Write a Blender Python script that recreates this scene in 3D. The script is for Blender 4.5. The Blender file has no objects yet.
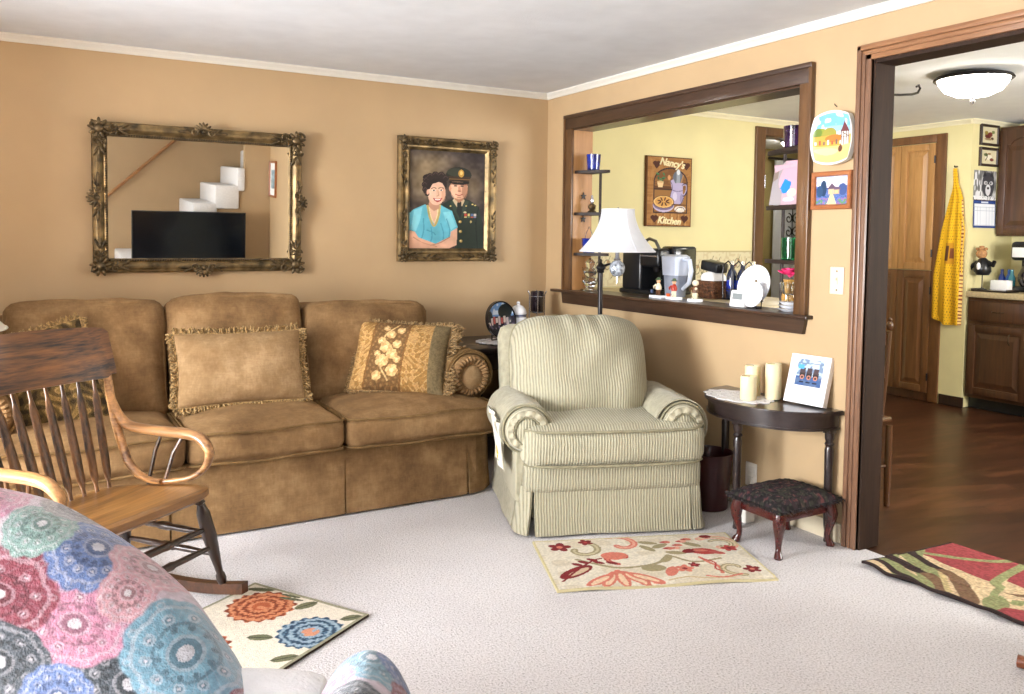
import bpy, bmesh, math, random
import numpy as np
from mathutils import Vector, Matrix, noise
random.seed(7)
PI = math.pi
S = bpy.context.scene
COL = S.collection

# ------------------------------------------------------------------ colours and materials
def lin(c):
    out = []
    for v in c[:3]:
        v = v / 255.0
        out.append(v / 12.92 if v <= 0.04045 else ((v + 0.055) / 1.055) ** 2.4)
    return tuple(out) + (1.0,)

def mk(name):
    m = bpy.data.materials.new(name); m.use_nodes = True
    nt = m.node_tree; b = nt.nodes['Principled BSDF']
    return m, nt, b

def nd(nt, typ, **kw):
    n = nt.nodes.new(typ)
    for k, v in kw.items():
        if k.startswith('i_'):
            n.inputs[k[2:].replace('_', ' ')].default_value = v
        else:
            setattr(n, k, v)
    return n

def coords(nt, scale=(1, 1, 1), rot=(0, 0, 0), kind='Object'):
    t = nd(nt, 'ShaderNodeTexCoord'); mp = nd(nt, 'ShaderNodeMapping')
    mp.inputs['Scale'].default_value = scale; mp.inputs['Rotation'].default_value = rot
    nt.links.new(t.outputs[kind], mp.inputs['Vector'])
    return mp.outputs['Vector']

def ramp(nt, fac, stops):
    r = nd(nt, 'ShaderNodeValToRGB')
    els = r.color_ramp.elements
    while len(els) < len(stops): els.new(0.5)
    for e, (p, c) in zip(els, stops):
        e.position = p; e.color = lin(c)
    nt.links.new(fac, r.inputs['Fac'])
    return r.outputs['Color']

def plain(name, rgb, rough=0.6, metal=0.0, var=0.0, vscale=8.0, bump=0.0, bscale=60.0, sheen=0.0, spec=0.5, coat=0.0, stretch=(1, 1, 1)):
    m, nt, b = mk(name)
    b.inputs['Roughness'].default_value = rough
    b.inputs['Metallic'].default_value = metal
    b.inputs['Specular IOR Level'].default_value = spec
    if coat: b.inputs['Coat Weight'].default_value = coat; b.inputs['Coat Roughness'].default_value = 0.1
    if sheen:
        b.inputs['Sheen Weight'].default_value = sheen
        b.inputs['Sheen Roughness'].default_value = 0.4
    v = coords(nt, stretch)
    n = nd(nt, 'ShaderNodeTexNoise'); n.inputs['Scale'].default_value = vscale; n.inputs['Detail'].default_value = 5
    nt.links.new(v, n.inputs['Vector'])
    lo = [max(0, c * (1 - var)) for c in rgb]; hi = [min(255, c * (1 + var)) for c in rgb]
    c = ramp(nt, n.outputs['Fac'], [(0.3, lo), (0.7, hi)])
    nt.links.new(c, b.inputs['Base Color'])
    if bump:
        n2 = nd(nt, 'ShaderNodeTexNoise'); n2.inputs['Scale'].default_value = bscale; n2.inputs['Detail'].default_value = 3
        nt.links.new(v, n2.inputs['Vector'])
        bp = nd(nt, 'ShaderNodeBump'); bp.inputs['Strength'].default_value = bump; bp.inputs['Distance'].default_value = 0.01
        nt.links.new(n2.outputs['Fac'], bp.inputs['Height']); nt.links.new(bp.outputs['Normal'], b.inputs['Normal'])
    return m

def wood(name, dark, light, axis='x', rough=0.35, scale=14.0, coat=0.2, contrast=(0.3, 0.72)):
    m, nt, b = mk(name)
    st = {'x': (0.08, 1, 1), 'y': (1, 0.08, 1), 'z': (1, 1, 0.08)}[axis]
    v = coords(nt, st)
    n = nd(nt, 'ShaderNodeTexNoise'); n.inputs['Scale'].default_value = scale; n.inputs['Detail'].default_value = 8
    n.inputs['Roughness'].default_value = 0.65; n.inputs['Distortion'].default_value = 0.6
    nt.links.new(v, n.inputs['Vector'])
    n2 = nd(nt, 'ShaderNodeTexNoise'); n2.inputs['Scale'].default_value = scale * 7; n2.inputs['Detail'].default_value = 4
    nt.links.new(v, n2.inputs['Vector'])
    mx = nd(nt, 'ShaderNodeMix', data_type='FLOAT'); mx.inputs[0].default_value = 0.3
    nt.links.new(n.outputs['Fac'], mx.inputs[2]); nt.links.new(n2.outputs['Fac'], mx.inputs[3])
    c = ramp(nt, mx.outputs[0], [(contrast[0], dark), (contrast[1], light)])
    nt.links.new(c, b.inputs['Base Color'])
    b.inputs['Roughness'].default_value = rough
    b.inputs['Coat Weight'].default_value = coat; b.inputs['Coat Roughness'].default_value = 0.15
    bp = nd(nt, 'ShaderNodeBump'); bp.inputs['Strength'].default_value = 0.12; bp.inputs['Distance'].default_value = 0.004
    nt.links.new(n2.outputs['Fac'], bp.inputs['Height']); nt.links.new(bp.outputs['Normal'], b.inputs['Normal'])
    return m

def velvet(name, lo, mid, hi, sheen=0.35):
    m, nt, b = mk(name)
    v = coords(nt)
    n = nd(nt, 'ShaderNodeTexNoise'); n.inputs['Scale'].default_value = 5; n.inputs['Detail'].default_value = 6; n.inputs['Roughness'].default_value = 0.7
    nt.links.new(v, n.inputs['Vector'])
    v2 = coords(nt, (30, 30, 6))
    n2 = nd(nt, 'ShaderNodeTexNoise'); n2.inputs['Scale'].default_value = 4; n2.inputs['Detail'].default_value = 5
    nt.links.new(v2, n2.inputs['Vector'])
    v3 = coords(nt, (8, 8, 120))
    n3 = nd(nt, 'ShaderNodeTexNoise'); n3.inputs['Scale'].default_value = 2.5; n3.inputs['Detail'].default_value = 4
    nt.links.new(v3, n3.inputs['Vector'])
    a = nd(nt, 'ShaderNodeMath', operation='ADD'); nt.links.new(n2.outputs['Fac'], a.inputs[0]); nt.links.new(n3.outputs['Fac'], a.inputs[1])
    mx = nd(nt, 'ShaderNodeMath', operation='MULTIPLY_ADD'); mx.inputs[1].default_value = 0.12
    nt.links.new(a.outputs[0], mx.inputs[0])
    sc = nd(nt, 'ShaderNodeMath', operation='MULTIPLY'); sc.inputs[1].default_value = 0.76
    nt.links.new(n.outputs['Fac'], sc.inputs[0]); nt.links.new(sc.outputs[0], mx.inputs[2])
    c = ramp(nt, mx.outputs[0], [(0.38, lo), (0.5, mid), (0.62, hi)])
    nt.links.new(c, b.inputs['Base Color'])
    b.inputs['Roughness'].default_value = 0.85; b.inputs['Specular IOR Level'].default_value = 0.15
    b.inputs['Sheen Weight'].default_value = sheen; b.inputs['Sheen Roughness'].default_value = 0.35
    b.inputs['Sheen Tint'].default_value = lin(hi)
    bp = nd(nt, 'ShaderNodeBump'); bp.inputs['Strength'].default_value = 0.15; bp.inputs['Distance'].default_value = 0.01
    nt.links.new(mx.outputs[0], bp.inputs['Height']); nt.links.new(bp.outputs['Normal'], b.inputs['Normal'])
    return m

def corduroy(name, lo, hi, direction='X', period=0.013, depth=0.6):
    m, nt, b = mk(name)
    v = coords(nt)
    w = nd(nt, 'ShaderNodeTexWave', wave_type='BANDS', bands_direction=direction)
    w.inputs['Scale'].default_value = 2 * PI / (20 * period); w.inputs['Distortion'].default_value = 2.2
    w.inputs['Detail'].default_value = 2; w.inputs['Detail Scale'].default_value = 0.5
    nt.links.new(v, w.inputs['Vector'])
    n = nd(nt, 'ShaderNodeTexNoise'); n.inputs['Scale'].default_value = 60; n.inputs['Detail'].default_value = 4
    nt.links.new(v, n.inputs['Vector'])
    mx = nd(nt, 'ShaderNodeMix', data_type='FLOAT'); mx.inputs[0].default_value = 0.35
    nt.links.new(w.outputs['Fac'], mx.inputs[2]); nt.links.new(n.outputs['Fac'], mx.inputs[3])
    c = ramp(nt, mx.outputs[0], [(0.05, lo), (0.6, hi)])
    nt.links.new(c, b.inputs['Base Color'])
    b.inputs['Roughness'].default_value = 0.85; b.inputs['Specular IOR Level'].default_value = 0.15
    b.inputs['Sheen Weight'].default_value = 0.2
    bp = nd(nt, 'ShaderNodeBump'); bp.inputs['Strength'].default_value = depth; bp.inputs['Distance'].default_value = 0.006
    nt.links.new(mx.outputs[0], bp.inputs['Height']); nt.links.new(bp.outputs['Normal'], b.inputs['Normal'])
    return m

def painted(name, rough=0.7, bump=0.0, bscale=200, sheen=0.0, coat=0.0):
    m, nt, b = mk(name)
    a = nd(nt, 'ShaderNodeAttribute', attribute_name='Col')
    nt.links.new(a.outputs['Color'], b.inputs['Base Color'])
    b.inputs['Roughness'].default_value = rough
    b.inputs['Specular IOR Level'].default_value = 0.3
    b.inputs['Coat Weight'].default_value = coat
    b.inputs['Sheen Weight'].default_value = sheen
    if bump:
        n2 = nd(nt, 'ShaderNodeTexNoise'); n2.inputs['Scale'].default_value = bscale; n2.inputs['Detail'].default_value = 3
        nt.links.new(coords(nt), n2.inputs['Vector'])
        bp = nd(nt, 'ShaderNodeBump'); bp.inputs['Strength'].default_value = bump; bp.inputs['Distance'].default_value = 0.006
        nt.links.new(n2.outputs['Fac'], bp.inputs['Height']); nt.links.new(bp.outputs['Normal'], b.inputs['Normal'])
    return m

def glassy(name, rgb, rough=0.03, trans=1.0):
    m, nt, b = mk(name)
    b.inputs['Base Color'].default_value = lin(rgb); b.inputs['Roughness'].default_value = rough
    b.inputs['Transmission Weight'].default_value = trans; b.inputs['IOR'].default_value = 1.45
    return m

def thin_glass(name):
    m = bpy.data.materials.new(name); m.use_nodes = True; nt = m.node_tree; nt.nodes.clear()
    o = nd(nt, 'ShaderNodeOutputMaterial'); mx = nd(nt, 'ShaderNodeMixShader'); mx.inputs[0].default_value = 0.06
    t = nd(nt, 'ShaderNodeBsdfTransparent'); g = nd(nt, 'ShaderNodeBsdfGlossy'); g.inputs['Roughness'].default_value = 0.02
    nt.links.new(t.outputs[0], mx.inputs[1]); nt.links.new(g.outputs[0], mx.inputs[2]); nt.links.new(mx.outputs[0], o.inputs['Surface'])
    return m

def glow(name, rgb, strength):
    m, nt, b = mk(name)
    b.inputs['Base Color'].default_value = lin(rgb)
    b.inputs['Emission Color'].default_value = lin(rgb); b.inputs['Emission Strength'].default_value = strength
    return m

# ------------------------------------------------------------------ mesh builder
class MB:
    def __init__(s): s.bm = bmesh.new()
    def _grid(s, rows, closed_u=False, closed_v=False):
        vs = [[s.bm.verts.new(p) for p in r] for r in rows]
        nu = len(vs); nv = len(vs[0])
        for i in range(nu if closed_u else nu - 1):
            for j in range(nv if closed_v else nv - 1):
                a, b = vs[i], vs[(i + 1) % nu]
                try: s.bm.faces.new((a[j], a[(j + 1) % nv], b[(j + 1) % nv], b[j]))
                except ValueError: pass
        return vs
    def box(s, x0, x1, y0, y1, z0, z1, bev=0.0, mat=None, seg=2):
        r = bmesh.ops.create_cube(s.bm, size=1.0)
        vs = r['verts']
        for v in vs:
            v.co = Vector(((x0 + x1) / 2 + v.co.x * (x1 - x0), (y0 + y1) / 2 + v.co.y * (y1 - y0), (z0 + z1) / 2 + v.co.z * (z1 - z0)))
        if bev:
            es = set(e for v in vs for e in v.link_edges)
            rb = bmesh.ops.bevel(s.bm, geom=list(es), offset=bev, segments=seg, affect='EDGES', profile=0.5)
            vs = list(set(v for f in rb['faces'] for v in f.verts) | set(v for v in vs if v.is_valid))
        if mat is not None:
            for v in vs:
                if v.is_valid: v.co = mat @ v.co
        return s
    def obox(s, c, size, m3, bev=0.0):
        M = Matrix.Translation(Vector(c)) @ m3.to_4x4()
        return s.box(-size[0] / 2, size[0] / 2, -size[1] / 2, size[1] / 2, -size[2] / 2, size[2] / 2, bev, M)
    def tube(s, pts, rad, seg=10, caps=True, flat=None):
        pts = [Vector(p) for p in pts]; n = len(pts)
        rads = rad if isinstance(rad, (list, tuple)) else [rad] * n
        rows = []; prev = None
        for i, p in enumerate(pts):
            t = (pts[min(i + 1, n - 1)] - pts[max(i - 1, 0)])
            if t.length < 1e-9: t = Vector((0, 0, 1))
            t.normalize()
            if prev is None:
                up = Vector((0, 0, 1)) if abs(t.z) < 0.9 else Vector((0, 1, 0))
                a = t.cross(up).normalized()
            else:
                a = prev - t * prev.dot(t)
                a = a.normalized() if a.length > 1e-6 else t.orthogonal().normalized()
            prev = a; b = t.cross(a)
            fl = flat or 1.0
            rows.append([p + (a * math.cos(2 * PI * k / seg) + b * math.sin(2 * PI * k / seg) * fl) * rads[i] for k in range(seg)])
        vs = s._grid(rows, closed_v=True)
        if caps:
            try:
                s.bm.faces.new(list(reversed(vs[0]))); s.bm.faces.new(vs[-1])
            except ValueError: pass
        return s
    def lathe(s, prof, c=(0, 0, 0), seg=24, axis='z', m=None):
        rows = []
        for r, h in prof:
            row = []
            for k in range(seg):
                a = 2 * PI * k / seg
                p = Vector((max(r, 1e-4) * math.cos(a), max(r, 1e-4) * math.sin(a), h))
                if axis == 'x': p = Vector((p.z, p.x, p.y))
                elif axis == 'y': p = Vector((p.y, p.z, p.x))
                if m is not None: p = m @ p
                row.append(p + Vector(c))
            rows.append(row)
        vs = s._grid(rows, closed_v=True)
        for end in (vs[0], vs[-1]):
            try: s.bm.faces.new(end)
            except ValueError: pass
        return s
    def ball(s, c, r, sub=12, m=None):
        r = r if isinstance(r, (tuple, list)) else (r, r, r)
        M = Matrix.Translation(Vector(c)) @ ((m.to_4x4()) if m is not None else Matrix.Identity(4)) @ Matrix.Diagonal((r[0], r[1], r[2], 1))
        bmesh.ops.create_uvsphere(s.bm, u_segments=sub, v_segments=max(6, sub * 2 // 3), radius=1, matrix=M)
        return s
    def prism(s, poly, d0, d1, plane='xz'):
        def P(a, b, d):
            return {'xz': (a, d, b), 'xy': (a, b, d), 'yz': (d, a, b)}[plane]
        f = [s.bm.verts.new(P(a, b, d0)) for a, b in poly]; g = [s.bm.verts.new(P(a, b, d1)) for a, b in poly]
        n = len(poly)
        for i in range(n):
            j = (i + 1) % n
            s.bm.faces.new((f[i], f[j], g[j], g[i]))
        s.bm.faces.new(f); s.bm.faces.new(list(reversed(g)))
        return s
    def cushion(s, w, d, h, round_=0.05, crown=0.04, cx=0, cy=0, cz=0, n=14, m=None, wob=0.0, seed=0, fcrown=0.0, pinch=0.0):
        """soft box: rounded edges, crowned top, optional bulging front; centre at c"""
        hw, hd, hh = w / 2, d / 2, h / 2
        ext = set()
        N = n
        def T(a, b, c):
            p = Vector((a * hw, b * hd, c * hh))
            r = min(round_, hh * 0.98, hw * .98, hd * .98)
            q = Vector((max(-hw + r, min(hw - r, p.x)), max(-hd + r, min(hd - r, p.y)), max(-hh + r, min(hh - r, p.z))))
            o = p - q
            if o.length > 1e-9:
                ax = max(abs(o.x), abs(o.y), abs(o.z))
                p = q + o.normalized() * ax
            fx = 1 - abs(a) ** 2.4; fy = 1 - abs(b) ** 2.4; fz = 1 - abs(c) ** 2.4
            p.z += crown * c * max(0, fx) * max(0, fy)
            p.y += fcrown * b * max(0, fx) * max(0, fz)
            if pinch:
                p.x *= 1 - pinch * (1 - abs(b) ** 2); p.y *= 1 - pinch * (1 - abs(a) ** 2)
            if wob:
                t = noise.noise_vector(Vector((p.x * 6 + seed * 3.1, p.y * 6, p.z * 6 + seed)))
                p += t * wob
                t2 = noise.noise_vector(Vector((p.x * 17 + seed * 1.7, p.y * 17, p.z * 17)))
                p += t2 * wob * .3
            return p
        cache = {}
        def V(i, j, k):
            key = (i, j, k)
            if key not in cache:
                p = T(2 * i / N - 1, 2 * j / N - 1, 2 * k / N - 1)
                if m is not None: p = m @ p
                cache[key] = s.bm.verts.new(p + Vector((cx, cy, cz)))
            return cache[key]
        for i in range(N):
            for j in range(N):
                s.bm.faces.new((V(i, j, N), V(i + 1, j, N), V(i + 1, j + 1, N), V(i, j + 1, N)))
                s.bm.faces.new((V(i, j, 0), V(i, j + 1, 0), V(i + 1, j + 1, 0), V(i + 1, j, 0)))
                s.bm.faces.new((V(i, 0, j), V(i + 1, 0, j), V(i + 1, 0, j + 1), V(i, 0, j + 1)))
                s.bm.faces.new((V(i, N, j), V(i, N, j + 1), V(i + 1, N, j + 1), V(i + 1, N, j)))
                s.bm.faces.new((V(0, i, j), V(0, i, j + 1), V(0, i + 1, j + 1), V(0, i + 1, j)))
                s.bm.faces.new((V(N, i, j), V(N, i + 1, j), V(N, i + 1, j + 1), V(N, i, j + 1)))
        return s
    def sheet(s, f, nu, nv, thick=0.0):
        """parametric surface f(u,v) in 0..1; solid when thick given (offset along -normal)"""
        rows = [[Vector(f(i / nu, j / nv)) for j in range(nv + 1)] for i in range(nu + 1)]
        if not thick:
            s._grid(rows); return s
        off = []
        for i in range(nu + 1):
            r = []
            for j in range(nv + 1):
                du = rows[min(i + 1, nu)][j] - rows[max(i - 1, 0)][j]
                dv = rows[i][min(j + 1, nv)] - rows[i][max(j - 1, 0)]
                nn = du.cross(dv)
                nn = nn.normalized() if nn.length > 1e-12 else Vector((0, 0, 1))
                r.append(rows[i][j] - nn * thick)
            off.append(r)
        A = s._grid(rows); B = s._grid([list(r) for r in off])
        per = [(i, 0) for i in range(nu)] + [(nu, j) for j in range(nv)] + [(i, nv) for i in range(nu, 0, -1)] + [(0, j) for j in range(nv, 0, -1)]
        for k in range(len(per)):
            a = per[k]; b = per[(k + 1) % len(per)]
            s.bm.faces.new((A[a[0]][a[1]], A[b[0]][b[1]], B[b[0]][b[1]], B[a[0]][a[1]]))
        return s

FR = {}
def frame_of(o):
    while o.name not in FR and o.parent: o = o.parent
    return FR.get(o.name)

def link(name, me, mat, parent=None):
    o = bpy.data.objects.new(name, me); COL.objects.link(o)
    if mat: me.materials.append(mat)
    if parent: o.parent = parent
    return o

def build(mb, name, mat, parent=None, world=False, smooth=True, angle=40, loc=None):
    bm = mb.bm
    if world and parent is not None:
        l, rz = frame_of(parent)
        M = Matrix.Rotation(-rz, 4, 'Z') @ Matrix.Translation(-Vector(l))
        bmesh.ops.transform(bm, matrix=M, verts=bm.verts)
    elif loc is not None:
        bmesh.ops.transform(bm, matrix=Matrix.Translation(-Vector(loc)), verts=bm.verts)
    bmesh.ops.recalc_face_normals(bm, faces=bm.faces)
    me = bpy.data.meshes.new(name); bm.to_mesh(me); bm.free()
    if smooth:
        me.shade_smooth()
        try: me.set_sharp_from_angle(angle=math.radians(angle))
        except Exception: pass
    o = link(name, me, mat, parent)
    if loc is not None: o.location = loc
    return o

def thing(name, label, cat, loc, rz=0.0, group=None):
    o = bpy.data.objects.new(name, None); COL.objects.link(o)
    o.empty_display_size = 0.1
    o.location = loc; o.rotation_euler = (0, 0, rz)
    o['label'] = label; o['category'] = cat
    if group: o['group'] = group
    FR[o.name] = (Vector(loc), rz)
    return o

def tag(o, label, cat, group=None):
    o['label'] = label; o['category'] = cat
    if group: o['group'] = group
    return o

def solo(mb, name, mat, label, cat, loc, group=None, **kw):
    return tag(build(mb, name, mat, loc=loc, **kw), label, cat, group)

def struct(mb, name, mat, smooth=False, parent=None):
    o = build(mb, name, mat, smooth=smooth, parent=parent)
    o['kind'] = 'structure'
    return o

# ------------------------------------------------------------------ 2D painting (colour stored on the mesh)
def vnoise(x, y, seed=0):
    xi = np.floor(x).astype(np.int64); yi = np.floor(y).astype(np.int64)
    xf = x - xi; yf = y - yi
    def h(a, b):
        n = (a * 374761393 + b * 668265263 + seed * 974711) & 0x7fffffff
        n = ((n ^ (n >> 13)) * 1274126177) & 0x7fffffff
        return ((n ^ (n >> 16)) & 0xffff) / 65535.0
    u = xf * xf * (3 - 2 * xf); v = yf * yf * (3 - 2 * yf)
    return (h(xi, yi) * (1 - u) + h(xi + 1, yi) * u) * (1 - v) + (h(xi, yi + 1) * (1 - u) + h(xi + 1, yi + 1) * u) * v

class Cv:
    def __init__(s, X, Y, base):
        s.X, s.Y = X, Y
        s.c = np.zeros(X.shape + (3,)); s.c[:] = base
    def put(s, mask, col, a=1.0):
        w = np.clip(mask.astype(float) * a, 0, 1)[..., None]
        s.c = s.c * (1 - w) + np.array(col, float) * w
        return s
    def ell(s, cx, cy, rx, ry, rot=0.0):
        c, n = math.cos(rot), math.sin(rot)
        dx, dy = s.X - cx, s.Y - cy
        return ((dx * c + dy * n) / rx) ** 2 + ((-dx * n + dy * c) / ry) ** 2 < 1
    def poly(s, pts):
        m = np.zeros(s.X.shape, bool); n = len(pts)
        for i in range(n):
            x0, y0 = pts[i]; x1, y1 = pts[(i + 1) % n]
            if y0 == y1: continue
            cr = ((s.Y >= min(y0, y1)) & (s.Y < max(y0, y1)))
            xx = x0 + (s.Y - y0) * (x1 - x0) / (y1 - y0)
            m ^= cr & (s.X < xx)
        return m
    def line(s, pts, w):
        m = np.zeros(s.X.shape, bool)
        for (x0, y0), (x1, y1) in zip(pts[:-1], pts[1:]):
            dx, dy = x1 - x0, y1 - y0; L = dx * dx + dy * dy + 1e-12
            t = np.clip(((s.X - x0) * dx + (s.Y - y0) * dy) / L, 0, 1)
            m |= (s.X - x0 - t * dx) ** 2 + (s.Y - y0 - t * dy) ** 2 < (w / 2) ** 2
        return m
    def curve(s, pts, w, n=8):
        return s.line(spline(pts, n), w)
    def rect(s, x0, y0, x1, y1):
        return (s.X > x0) & (s.X < x1) & (s.Y > y0) & (s.Y < y1)

def spline(pts, n=8):
    out = []
    P = [np.array(p, float) for p in pts]
    P = [2 * P[0] - P[1]] + P + [2 * P[-1] - P[-2]]
    for i in range(1, len(P) - 2):
        for k in range(n):
            t = k / n
            out.append(tuple(0.5 * ((2 * P[i]) + (-P[i - 1] + P[i + 1]) * t + (2 * P[i - 1] - 5 * P[i] + 4 * P[i + 1] - P[i + 2]) * t * t + (-P[i - 1] + 3 * P[i] - 3 * P[i + 1] + P[i + 2]) * t ** 3)))
    out.append(tuple(P[-2]))
    return out

def set_col(me, cols):
    c = np.clip(cols, 0, 255) / 255.0
    c = np.where(c <= 0.04045, c / 12.92, ((c + 0.055) / 1.055) ** 2.4)
    a = me.color_attributes.new('Col', 'FLOAT_COLOR', 'POINT')
    buf = np.ones((len(me.vertices), 4), np.float32); buf[:, :3] = c
    a.data.foreach_set('color', buf.ravel())

def panel(name, P, nu, nv, paint, mat, parent=None, back=(0, 0, 0), edge=None, loc=None, world=False, smooth=True):
    """painted solid sheet. P(U,V)->(...,3) front points as arrays, U,V in 0..1 ; back = thickness vector.
    paint(U,V)->(...,3) sRGB"""
    U, V = np.meshgrid(np.linspace(0, 1, nu + 1), np.linspace(0, 1, nv + 1), indexing='ij')
    pts = np.stack(P(U, V), -1).astype(float) if isinstance(P(U, V), tuple) else P(U, V)
    cols = paint(U, V)
    if loc is not None: pts = pts - np.array(loc)
    if world and parent is not None:
        l, rz = frame_of(parent)
        pts = pts - np.array(l); c, s_ = math.cos(-rz), math.sin(-rz)
        pts = np.stack([pts[..., 0] * c - pts[..., 1] * s_, pts[..., 0] * s_ + pts[..., 1] * c, pts[..., 2]], -1)
    n = (nu + 1) * (nv + 1)
    idx = np.arange(n).reshape(nu + 1, nv + 1)
    f = np.stack([idx[:-1, :-1], idx[1:, :-1], idx[1:, 1:], idx[:-1, 1:]], -1).reshape(-1, 4)
    verts = pts.reshape(-1, 3); cc = cols.reshape(-1, 3)
    faces = [tuple(q) for q in f.tolist()]
    if any(back):
        per = [(i, 0) for i in range(nu)] + [(nu, j) for j in range(nv)] + [(i, nv) for i in range(nu, 0, -1)] + [(0, j) for j in range(nv, 0, -1)]
        pi = [int(idx[a]) for a in per]
        bv = verts[pi] + np.array(back)
        # rim duplicated so that its colour may differ
        rimtop = verts[pi]
        ec = np.array(edge, float) if edge is not None else None
        base = n; k = len(pi)
        verts = np.concatenate([verts, rimtop, bv]); rc = np.repeat(ec[None], k, 0) if ec is not None else cc[pi]
        cc = np.concatenate([cc, rc, rc])
        for a in range(k):
            b = (a + 1) % k
            faces.append((base + b, base + a, base + k + a, base + k + b))
        faces.append(tuple(base + k + a for a in range(k)))
    me = bpy.data.meshes.new(name); me.from_pydata(verts.tolist(), [], faces); me.update()
    set_col(me, cc)
    if smooth:
        me.shade_smooth()
        try: me.set_sharp_from_angle(angle=math.radians(50))
        except Exception: pass
    o = link(name, me, mat, parent)
    if loc is not None: o.location = loc
    return o

def text(body, size, name, mat, parent, loc, rot, shear=0.0, extrude=0.002, bold=0.0, xs=1.0):
    cu = bpy.data.curves.new(name, 'FONT'); cu.body = body; cu.size = size; cu.shear = shear
    cu.extrude = extrude; cu.align_x = 'CENTER'; cu.align_y = 'CENTER'; cu.offset = bold
    tmp = bpy.data.objects.new(name + '_tmp', cu); COL.objects.link(tmp)
    bpy.context.view_layer.update()
    me = bpy.data.meshes.new_from_object(tmp.evaluated_get(bpy.context.evaluated_depsgraph_get()))
    bpy.data.objects.remove(tmp); bpy.data.curves.remove(cu)
    M = Matrix.Translation(Vector(loc)) @ rot.to_4x4() @ Matrix.Diagonal((xs, 1, 1, 1))
    me.transform(M); me.name = name
    me.materials.clear()
    return link(name, me, mat, parent)
# ------------------------------------------------------------------ materials
M = {}
M['tan'] = plain('tan_wall_paint', (185, 157, 119), 0.6, var=0.02, vscale=3, bump=0.03, bscale=200)
M['yellow'] = plain('yellow_wall_paint', (228, 217, 164), 0.6, var=0.02, vscale=3, bump=0.03, bscale=200)
M['ceil'] = plain('ceiling_paint', (224, 228, 233), 0.9, var=0.02, vscale=6, bump=0.15, bscale=120)
M['crown'] = plain('crown_paint', (218, 214, 204), 0.5, var=0.01)
M['white'] = plain('white_trim_paint', (240, 236, 226), 0.45, var=0.01)
M['beige'] = plain('beige_baseboard_paint', (214, 200, 172), 0.5, var=0.01)
M['casing'] = wood('stained_oak_casing', (84, 57, 42), (148, 110, 84), 'z', 0.35, 16)
M['casing_h'] = wood('stained_oak_head', (110, 72, 46), (178, 130, 92), 'y', 0.35, 16)
M['jamb'] = wood('dark_jamb', (36, 24, 18), (64, 44, 32), 'z', 0.65, 14, 0.0)
M['jamb'].node_tree.nodes['Principled BSDF'].inputs['Specular IOR Level'].default_value = 0.2
M['walnut'] = wood('dark_walnut_frame', (36, 23, 16), (82, 56, 38), 'y', 0.35, 14)
M['walnut_z'] = wood('dark_walnut_stile', (60, 38, 22), (122, 86, 52), 'z', 0.35, 14)
M['jamb_tan'] = wood('tan_plywood', (150, 98, 52), (196, 146, 90), 'z', 0.45, 10)
M['black_wood'] = plain('black_brown_wood', (34, 24, 22), 0.3, var=0.15, vscale=20, coat=0.3)
M['brass_dark'] = plain('antique_gold', (84, 70, 48), 0.4, 0.6, var=0.45, vscale=40, bump=0.3, bscale=90)
M['brass_mid'] = plain('antique_gold_rail', (112, 94, 64), 0.4, 0.65, var=0.4, vscale=18)
M['bronze'] = plain('dark_bronze', (62, 50, 34), 0.4, 0.6, var=0.4, vscale=60, bump=0.3, bscale=120)
M['black'] = plain('black_plastic', (22, 23, 26), 0.3, var=0.05)
M['blackm'] = plain('black_metal', (30, 26, 28), 0.35, 0.4, var=0.1)
M['steel'] = plain('steel', (190, 190, 195), 0.25, 0.9, var=0.05)
M['porcelain'] = plain('white_porcelain', (238, 240, 246), 0.2, var=0.01, coat=0.4)
M['paper'] = plain('white_paper', (240, 238, 236), 0.7, var=0.01)
M['mirror'] = plain('mirror_silver', (235, 235, 232), 0.01, 1.0)
M['paint'] = painted('painted_surface', 0.6)
M['paint_gloss'] = painted('painted_glazed', 0.25, coat=0.3)
M['fleece'] = painted('printed_fleece', 0.95, bump=0.5, bscale=260, sheen=0.5)
M['rugpaint'] = painted('woven_rug', 0.95, bump=0.8, bscale=220)
M['glass'] = glassy('clear_glass', (245, 248, 250))
M['glass_blue'] = glassy('blue_glass', (20, 40, 120), trans=0.8)
M['glass_green'] = glassy('green_glass', (40, 130, 80), trans=0.85)
M['pane'] = thin_glass('window_pane')

def carpet():
    m, nt, b = mk('speckled_carpet')
    v = coords(nt)
    n = nd(nt, 'ShaderNodeTexNoise'); n.inputs['Scale'].default_value = 150; n.inputs['Detail'].default_value = 3; n.inputs['Roughness'].default_value = 0.7
    nt.links.new(v, n.inputs['Vector'])
    n2 = nd(nt, 'ShaderNodeTexNoise'); n2.inputs['Scale'].default_value = 1.6; n2.inputs['Detail'].default_value = 4
    nt.links.new(v, n2.inputs['Vector'])
    c = ramp(nt, n.outputs['Fac'], [(0.30, (140, 134, 132)), (0.40, (206, 202, 202)), (0.53, (232, 229, 230)), (0.75, (242, 240, 241))])
    c2 = ramp(nt, n2.outputs['Fac'], [(0.3, (240, 238, 238)), (0.7, (255, 255, 255))])
    mx = nd(nt, 'ShaderNodeMix', data_type='RGBA', blend_type='MULTIPLY'); mx.inputs[0].default_value = 1
    nt.links.new(c, mx.inputs[6]); nt.links.new(c2, mx.inputs[7])
    nt.links.new(mx.outputs[2], b.inputs['Base Color'])
    b.inputs['Roughness'].default_value = 0.95; b.inputs['Specular IOR Level'].default_value = 0.1
    bp = nd(nt, 'ShaderNodeBump'); bp.inputs['Strength'].default_value = 0.7; bp.inputs['Distance'].default_value = 0.008
    nt.links.new(n.outputs['Fac'], bp.inputs['Height']); nt.links.new(bp.outputs['Normal'], b.inputs['Normal'])
    return m
M['carpet'] = carpet()

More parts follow.
